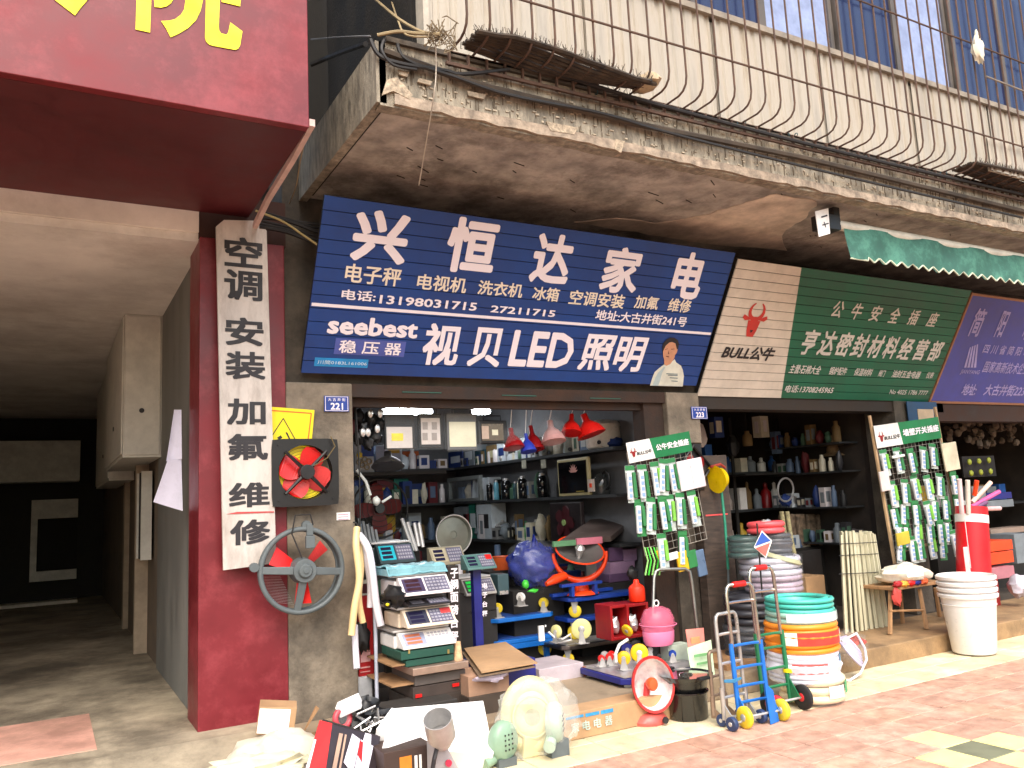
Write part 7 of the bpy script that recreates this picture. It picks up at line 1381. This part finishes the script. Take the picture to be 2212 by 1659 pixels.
g = G(); p = PY(2085, 1020, 6.05); g.fb(2080, 985, 2150, 1030, 6.06, .02); one('pack_card', 'dark card carrying the yellow-green round packs', 'card', g, dark)
for k, (u0, v0, u1, v1, mt, lb) in enumerate([(2100, 1050, 2130, 1080, M('silver grey part', (120, 122, 124), .4), 'grey angled part in the third shop'), (2132, 1064, 2186, 1078, navy, 'navy flat box in the third shop'), (2132, 1080, 2190, 1096, cg_, 'grey flat box below the navy one'), (2140, 1140, 2220, 1152, M('pale shelf edge', (150, 130, 116), .6), 'pale shelf strip in the third shop')]): bx('shop_goods', lb, 'box', u0, v0, u1, v1, 6.1, .2, mt, group='goods in the third shop')
g = G(); g.box(9.3, 6.3, .153, 12.7, 6.7, .75); one('third_shop_counter', 'dark counter in the third shop', 'counter', g, dark)
g = G(); g.box(8.3, 6.9, 1.15, 12.7, 7.2, 1.18); one('third_shop_shelf', 'dark shelf in the third shop', 'shelf', g, shelf_m)
for k in range(12): g = G(); x = 8.5+k*.3; h = r_.uniform(.1, .3); g.box(x, 6.92, 1.181, x+r_.uniform(.12, .26), 7.1, 1.181+h); ck = list(pc)[k % 8]; one('box', '%s box, %s along the shelf of the third shop' % (ck, ordw[k]), 'box', g, pc[ck], 'boxes on the third shop shelf', bevel=.004)

# ================================================================= junk at the left front
# cardboard sheets and boxes right of the scale stack
q = [PY(1000, 1400, 5.75), PY(1038, 1453, 5.25), PY(1161, 1431, 5.25), PY(1092, 1385, 5.75)]
zc = .45; q = [PZ(*p, zc) for p in ((1002, 1400), (1040, 1452), (1161, 1431), (1092, 1386))]
g = G(); g.prism(q, (0, 0, -.008)); one('cardboard_sheet', 'large flat cardboard sheet lying right of the scale stack', 'cardboard', g, card)
q2_ = [p+Vector((-.03, -.02, -.02)) for p in q]; g = G(); g.prism(q2_, (0, 0, -.006)); one('cardboard_sheet', 'second cardboard sheet peeking out under the first', 'cardboard', g, card2)
cx_ = sum((p.x for p in q))/4; cy_ = sum((p.y for p in q))/4
g = G(); g.box(cx_-.22, cy_-.14, .161, cx_+.24, cy_+.2, zc-.03); one('navy_box', 'navy blue box under the cardboard sheets', 'box', g, navy, bevel=.004)
bx('open_carton', 'pinkish brown carton with white film at the foot of the cardboard sheets', 'carton', 1012, 1455, 1100, 1500, 5.1, .3, M('pinkish carton', (176, 138, 112), .8)); bx('dark_carton', 'dark low carton behind the cream fan', 'carton', 1014, 1500, 1100, 1552, 5.08, .3, M('dark carton', (74, 62, 52), .8))
g = G(); g.blob(PY(1060, 1462, 5.05), (.12, .05, .03), 5, .4); one('film_heap', 'pale lilac crumpled film on the pinkish carton', 'film', g, M('lilac film', (206, 190, 206), .4), smooth=True)
bx('white_low_box', 'long white low box on the step under the steel trolley', 'box', 1165, 1438, 1262, 1478, 5.6, .4, M('lilac white box', (188, 176, 182), .5), bevel=.006)
g = G(); a = PY(1262, 1440, 5.58); g.tube([a, (a.x, a.y, .165)], [.016, .008], 6); one('brown_peg', 'tapering brown peg at the corner of the long white box', 'peg', g, M('brown peg', (150, 76, 50), .5))
# long carton with blue seal along the step
st = T('long_carton', 'long flat carton along the step front with faded blue labels', 'carton', (3.4, 4.85, 0)); g = G(); g.box(2.55, 4.70, .002, 4.0, 4.885, .17); st.part('box', g, card, bevel=.004)
pl = Yplane(4.698); g = G()
for u0, u1 in ((1222, 1262), (1265, 1296), (1298, 1326)): a = uvw(pl, u0, 1556-(u0-1222)*.17); b = uvw(pl, u1, 1530-(u0-1222)*.17); slabp(g, pl, a[0], max(.02, a[1]), b[0]-.01, min(.15, b[1]), 0, .002)
lb_ = st.part('label', g, M('faded blue label', (50, 140, 190), .6, var=.2, vscale=20)); g = G()
for k, ch in enumerate('家电电器'): a = uvw(pl, 1240+k*24, 1542-k*5); g.text(ch, (pl[0]+pl[3]*.003, *pl[1:]), (a[0]-.03, .05), (a[0]+.03, .11), .02)
st.part('lettering', g, M('pale label print', (180, 200, 190), .5), par=lb_)
# cream fan in plastic
c = PY(1146, 1545, 4.62); t = T('cream_blower', 'big cream snail-shaped blower wrapped in clear plastic on the ground', 'blower', (c.x, c.y, 0)); ax = Vector((-.35, -1, .05)).normalized(); q = ax.to_track_quat('Z', 'Y').to_matrix().to_4x4(); q.translation = Vector((c.x, c.y, c.z))
crm = M('cream plastic shell', (212, 202, 150), .4, var=.04)
g = G(); g.lathe([(.06, -.08), (.15, -.08), (.195, -.05), (.205, 0), (.19, .04), (.15, .055), (.13, .045), (.11, .06), (.08, .07), (.055, .06)], 36, q, sx=.92, sy=1.15); t.part('housing', g, crm, smooth=True)
g = G(); g.torus(q@Vector((0, 0, .06)), ax, .12, .008, 30, 6); t.part('rim', g, crm, smooth=True); g = G(); g.lathe([(.001, .062), (.05, .06)], 20, q); t.part('intake', g, M('sage intake', (160, 160, 130), .6))
g = G(); g.prism([(c.x-.10, c.y-.06, .002), (c.x+.12, c.y-.06, .002), (c.x+.10, c.y-.06, c.z-.1), (c.x-.08, c.y-.06, c.z-.1)], (0, .14, 0)); t.part('foot', g, crm, bevel=.01)
g = G(); g.blob((c.x+.04, c.y-.02, c.z-.02), (.29, .16, c.z-.0), 7, .14, 30, 18, 5); t.part('plastic_bag', g, film2, smooth=True)
def blower(lb, u, v, Y, s, mt, rz):
    c = PY(u, v, Y); t = T('small_blower', lb, 'blower', (c.x, c.y, 0)); ax = Vector((math.sin(rz), -math.cos(rz), 0)); q = ax.to_track_quat('Z', 'Y').to_matrix().to_4x4(); q.translation = c
    g = G(); g.lathe([(.05*s, -.05*s), (.085*s, -.045*s), (.1*s, -.02*s), (.1*s, .02*s), (.08*s, .045*s), (.001, .05*s)], 24, q, sy=1.15); t.part('housing', g, mt, smooth=True)
    g = G()
    for i in range(3):
        for j in range(4): cc = q@Vector(((i-1)*.028*s, (j-1.5)*.028*s, .050*s)); g.cyl(cc, cc+ax*.003, .006*s, 6)
    t.part('intake_hole', g, ink, stuff=True)
    g = G(); g.cyl(q@Vector((-.06*s, -.085*s, -.02*s)), q@Vector((-.14*s, -.10*s, -.02*s)), .035*s, 14); t.part('outlet', g, mt, smooth=True)
    g = G(); g.box(c.x-.06*s, c.y-.05*s, .002, c.x+.06*s, c.y+.05*s, max(.01, c.z-.09*s)); t.part('foot', g, grey_metal)
sage = M('sage green enamel', (134, 164, 140), .4, var=.08)
blower('small sage green blower with a grid of holes in front of the cream one', 1087, 1600, 4.55, 1.0, sage, .25); blower('sage green blower inside the plastic at the right of the cream one', 1198, 1560, 4.52, 1.05, M('pale sage enamel', (170, 188, 172), .35), .9)
g = G(); p = PZ(1175, 1600, 0); g.blob((p.x, p.y+.03, .05), (.05, .05, .05), 4, .15); g.tube([(p.x, p.y, .08), (p.x-.01, p.y, .2)], .03, 8); one('motor_foot', 'dark motor end between the two right blowers', 'motor', g, M('dark green grey', (64, 74, 68), .5), smooth=True)
# big white box
zt = .36; q = [PZ(*p, zt) for p in ((820, 1560), (842, 1600), (1062, 1592), (1040, 1512))]
A_ = PZ(842, 1636, .05)
wb = M('bright white card', (244, 242, 240), .6, var=.02)
def qbox(quad, ys, d): g = G(); return g.prism([PY(u, v, y) for (u, v), y in zip(quad, ys)], d)
t = T('white_carton', 'large blank white carton with its tilted upper face lit bright in the front left', 'carton', PY(940, 1620, 4.7)); g = qbox([(826, 1614), (1067, 1628), (1044, 1513), (848, 1530)], (4.50, 4.50, 4.86, 4.86), (0, .16, -.28)); t.part('box', g, wb, bevel=.004)
g = qbox([(813, 1574), (870, 1590), (880, 1540), (846, 1528)], (4.62, 4.62, 4.86, 4.86), (0, .1, -.2)); t.part('side_flap', g, wb, bevel=.003)
t = T('juicer_box', 'dark brown box with an orange picture at the bottom of the frame', 'box', PY(880, 1700, 4.4)); g = G(); g.fb(830, 1616, 935, 1720, 4.42, .3); t.part('box', g, M('chocolate card', (64, 48, 42), .6), bevel=.004)
g = G(); g.fb(864, 1634, 890, 1690, 4.416, .003); t.part('picture', g, M('orange picture', (220, 130, 40), .5)); g = G(); g.fb(896, 1632, 902, 1660, 4.416, .003); t.part('print', g, paper); g = G(); g.fb(906, 1630, 911, 1662, 4.416, .003); t.part('print', g, paper)
# steel funnel cup
t = T('steel_funnel', 'brushed steel funnel cup of a grinder tilting over the brown box', 'grinder', (2.25, 4.2, 0)); c = PY(958, 1610, 4.28); b = PY(945, 1552, 4.2); ax = (b-c); q = ax.to_track_quat('Z', 'Y').to_matrix().to_4x4(); q.translation = c; L = ax.length; g = G(); g.open = True
g.lathe([(.04, 0), (.05, .02), (.078, L*.35), (.078, L), (.074, L), (.07, L*.4)], 26, q); t.part('cup', g, steel, smooth=True); g = G(); g.prism([PY(u, v, 4.3) for u, v in ((938, 1612), (962, 1608), (1012, 1700), (940, 1700))], (0, .1, 0)); t.part('body', g, M('grey white body', (170, 166, 166), .4)); g = G(); p = PY(968, 1648, 4.29); g.cyl(p, p+Vector((0, -.012, 0)), .018, 14); t.part('button', g, M('red button', (220, 50, 80), .4))
g = G(); g.tube([PY(945, 1612, 4.26), PY(938, 1640, 4.25), PY(930, 1690, 4.25)], .012, 6); t.part('cable', g, ink)
# red and black machine box with pictures
t = T('picture_box', 'tilted red and black product box with blurred white pictures in the front left', 'box', PY(735, 1620, 4.75)); YB1, YB2 = 4.5, 4.72
fa = [PY(u, v, y) for (u, v), y in zip([(648, 1700), (806, 1722), (822, 1590), (690, 1556)], (4.45, 4.45, 4.62, 4.62))]; bk = Vector((.01, .10, -.08))
g = G(); g.prism(fa, bk); t.part('box', g, M('black glossy card', (44, 34, 38), .35), bevel=.004)
def fq(a, b, c_, d_, off=.004):
    n_ = (fa[1]-fa[0]).cross(fa[3]-fa[0]).normalized(); n_ = n_ if n_.y < 0 else -n_
    f = lambda x, y: (fa[0].lerp(fa[1], x)).lerp(fa[3].lerp(fa[2], x), y)+n_*off
    return [f(*a), f(*b), f(*c_), f(*d_)]
g = G(); g.poly(fq((0, 0), (.30, 0), (.20, 1), (0, 1))); t.part('red_panel', g, M('red glossy card', (206, 34, 32), .35)); g = G(); g.poly(fq((0, 0), (.05, 0), (.03, .7), (0, .7), .006)); t.part('white_edge', g, paper)
g = G(); g.poly(fq((.36, .2), (.42, .2), (.40, .88), (.34, .88))); g.poly(fq((.45, .3), (.48, .3), (.46, .88), (.43, .88))); t.part('spec_print', g, M('tan print', (170, 140, 120), .5))
g = G(); g.poly(fq((.5, .45), (.66, .3), (.68, .86), (.54, .92))); g.poly(fq((.67, .3), (.86, .2), (.9, .8), (.69, .86), .005)); g.poly(fq((.72, .8), (.86, .78), (.84, .98), (.74, .98), .006)); g.poly(fq((.78, .02), (.92, .02), (.9, .22), (.8, .22), .005)); t.part('picture', g, M('pale appliance picture', (226, 220, 236), .4)); g = G(); g.poly(fq((.68, .6), (.76, .5), (.73, .82), (.67, .84), .007)); t.part('picture_mark', g, red)
g = G(); tp4 = [fa[3]+Vector((.02, .01, .003)), fa[2]+Vector((-.01, .01, .003)), fa[2]+bk+Vector((-.02, -.02, .003)), fa[3]+bk+Vector((.02, -.02, .003))]; g.poly(tp4); t.part('top_print', g, M('grey print', (120, 118, 116), .4))
# angle grinder bits, white block, paper
p = PY(740, 1552, 4.95); t = T('red_pipe_clamp', 'red and clear pump part on the heap beside the concrete pillar', 'pump part', p); g = G(); g.torus(p, (.3, -1, .2), .05, .018, 18, 8); g.tube([p+Vector((-.04, 0, -.04)), p+Vector((-.03, -.05, -.14))], .022, 8); t.part('body', g, M('dusty red part', (196, 70, 80), .4), smooth=True); g = G(); g.blob(p+Vector((.0, -.02, -.0)), (.035, .03, .04), 3, .2); t.part('glass', g, glassy, smooth=True)
g = G(); g.box(-.07, -.04, 0, .07, .04, .07, Matrix.Translation(PY(760, 1535, 4.95))@Matrix.Rotation(R(-25), 4, 'Y')@Matrix.Rotation(R(-30), 4, 'Z')); one('white_block', 'small bright white block on the heap right of the red pump part', 'block', g, wb, bevel=.006)
r_ = random.Random(77)
heap = [('black_tool', 'black cordless tool body in the heap', 812, 1555, .07, black), ('black_tool', 'black tangled tool at the foot of the thin hose', 792, 1530, .06, black), ('olive_bag', 'olive green scrap in the heap by the pillar', 715, 1578, .05, M('olive scrap', (110, 112, 60), .7)), ('dark_part', 'dark metal part left of the thin hose foot', 776, 1570, .05, M('dark part', (50, 52, 48), .5)), ('brown_scrap', 'brown crumpled scrap against the pillar foot', 700, 1600, .06, M('brown scrap', (110, 88, 60), .8)), ('grey_tool', 'grey tool lying on the picture box', 800, 1590, .05, M('grey tool', (150, 150, 150), .4))]
for nm, lb, u, v, s_, mt in heap: g = G(); g.blob(PY(u, v, 4.95), (s_*1.3, s_, s_), int(u), .5, 16, 10, 3); one(nm, lb, 'tool' if 'tool' in nm else 'scrap', g, mt, smooth=True)
g = G(); a = PY(938-150, 1540, 5); 
for k in range(9): c = PY(790+r_.uniform(-20, 30), 1555+r_.uniform(-20, 20), 4.9); g.tube([c, c+Vector((r_.uniform(-.08, .08), r_.uniform(-.05, 0), r_.uniform(-.06, .06))), c+Vector((r_.uniform(-.1, .1), -.03, r_.uniform(-.1, .02)))], .006, 5)
one('metal_clips', 'tangle of thin bright metal clips in the heap', 'clips', g, chrome, smooth=True, stuff=True)
g = G(); g.box(1.62, 5.05, .0, 2.35, 5.3, .30); one('dark_crate', 'dark crate propping up the heap before the pillar', 'crate', g, M('dark crate', (50, 46, 42), .8), bevel=.006)
g = G(); g.prism([PY(645, 1600, 5.2), PY(658, 1580, 5.2), PY(684, 1525, 5.25), PY(690, 1530, 5.25)], (0, .02, 0)); one('wood_stick', 'split wooden stick leaning against the pillar foot', 'stick', g, wood)
# small carton with a bright face, cement bag, slab
mt4 = Matrix.Translation(PY(553, 1580, 5.25))@Matrix.Rotation(R(-14), 4, 'Z')@Matrix.Rotation(R(8), 4, 'Y'); t = T('small_open_carton', 'small carton with a bright white printed face near the red column', 'carton', PY(590, 1585, 5.25)); g = G(); g.box(0, 0, -.02, .22, .2, .14, mt4); t.part('box', g, card, bevel=.004)
g = G(); g.box(.005, -.004, -.01, .185, -.001, .13, mt4); t.part('white_face', g, wb)
g = G(); g.blob(PY(600, 1640, 4.9), (.28, .16, .14), 12, .2, 26, 14, 2.6, .10); one('cement_bag', 'pale dusty sack lying at the bottom left of the heap', 'sack', g, M('dusty sack', (200, 190, 170), .85, var=.1, vscale=4, bump=.3), smooth=True)
g = G(); g.blob(PY(540, 1668, 4.7), (.30, .15, .07), 22, .35, 24, 12, 3.4, .06); one('plastic_sheet_heap', 'yellowish crumpled sheet in front of the dusty sack', 'sheet', g, M('yellowish sheet', (216, 208, 178), .8), smooth=True)
g = G(); g.blob(PY(690, 1655, 4.75), (.14, .1, .08), 2, .25, 18, 10, 3, .07); one('grey_film', 'grey-white crumpled film between the sack and the picture box', 'film', g, M('grey white film', (206, 202, 204), .6), smooth=True)
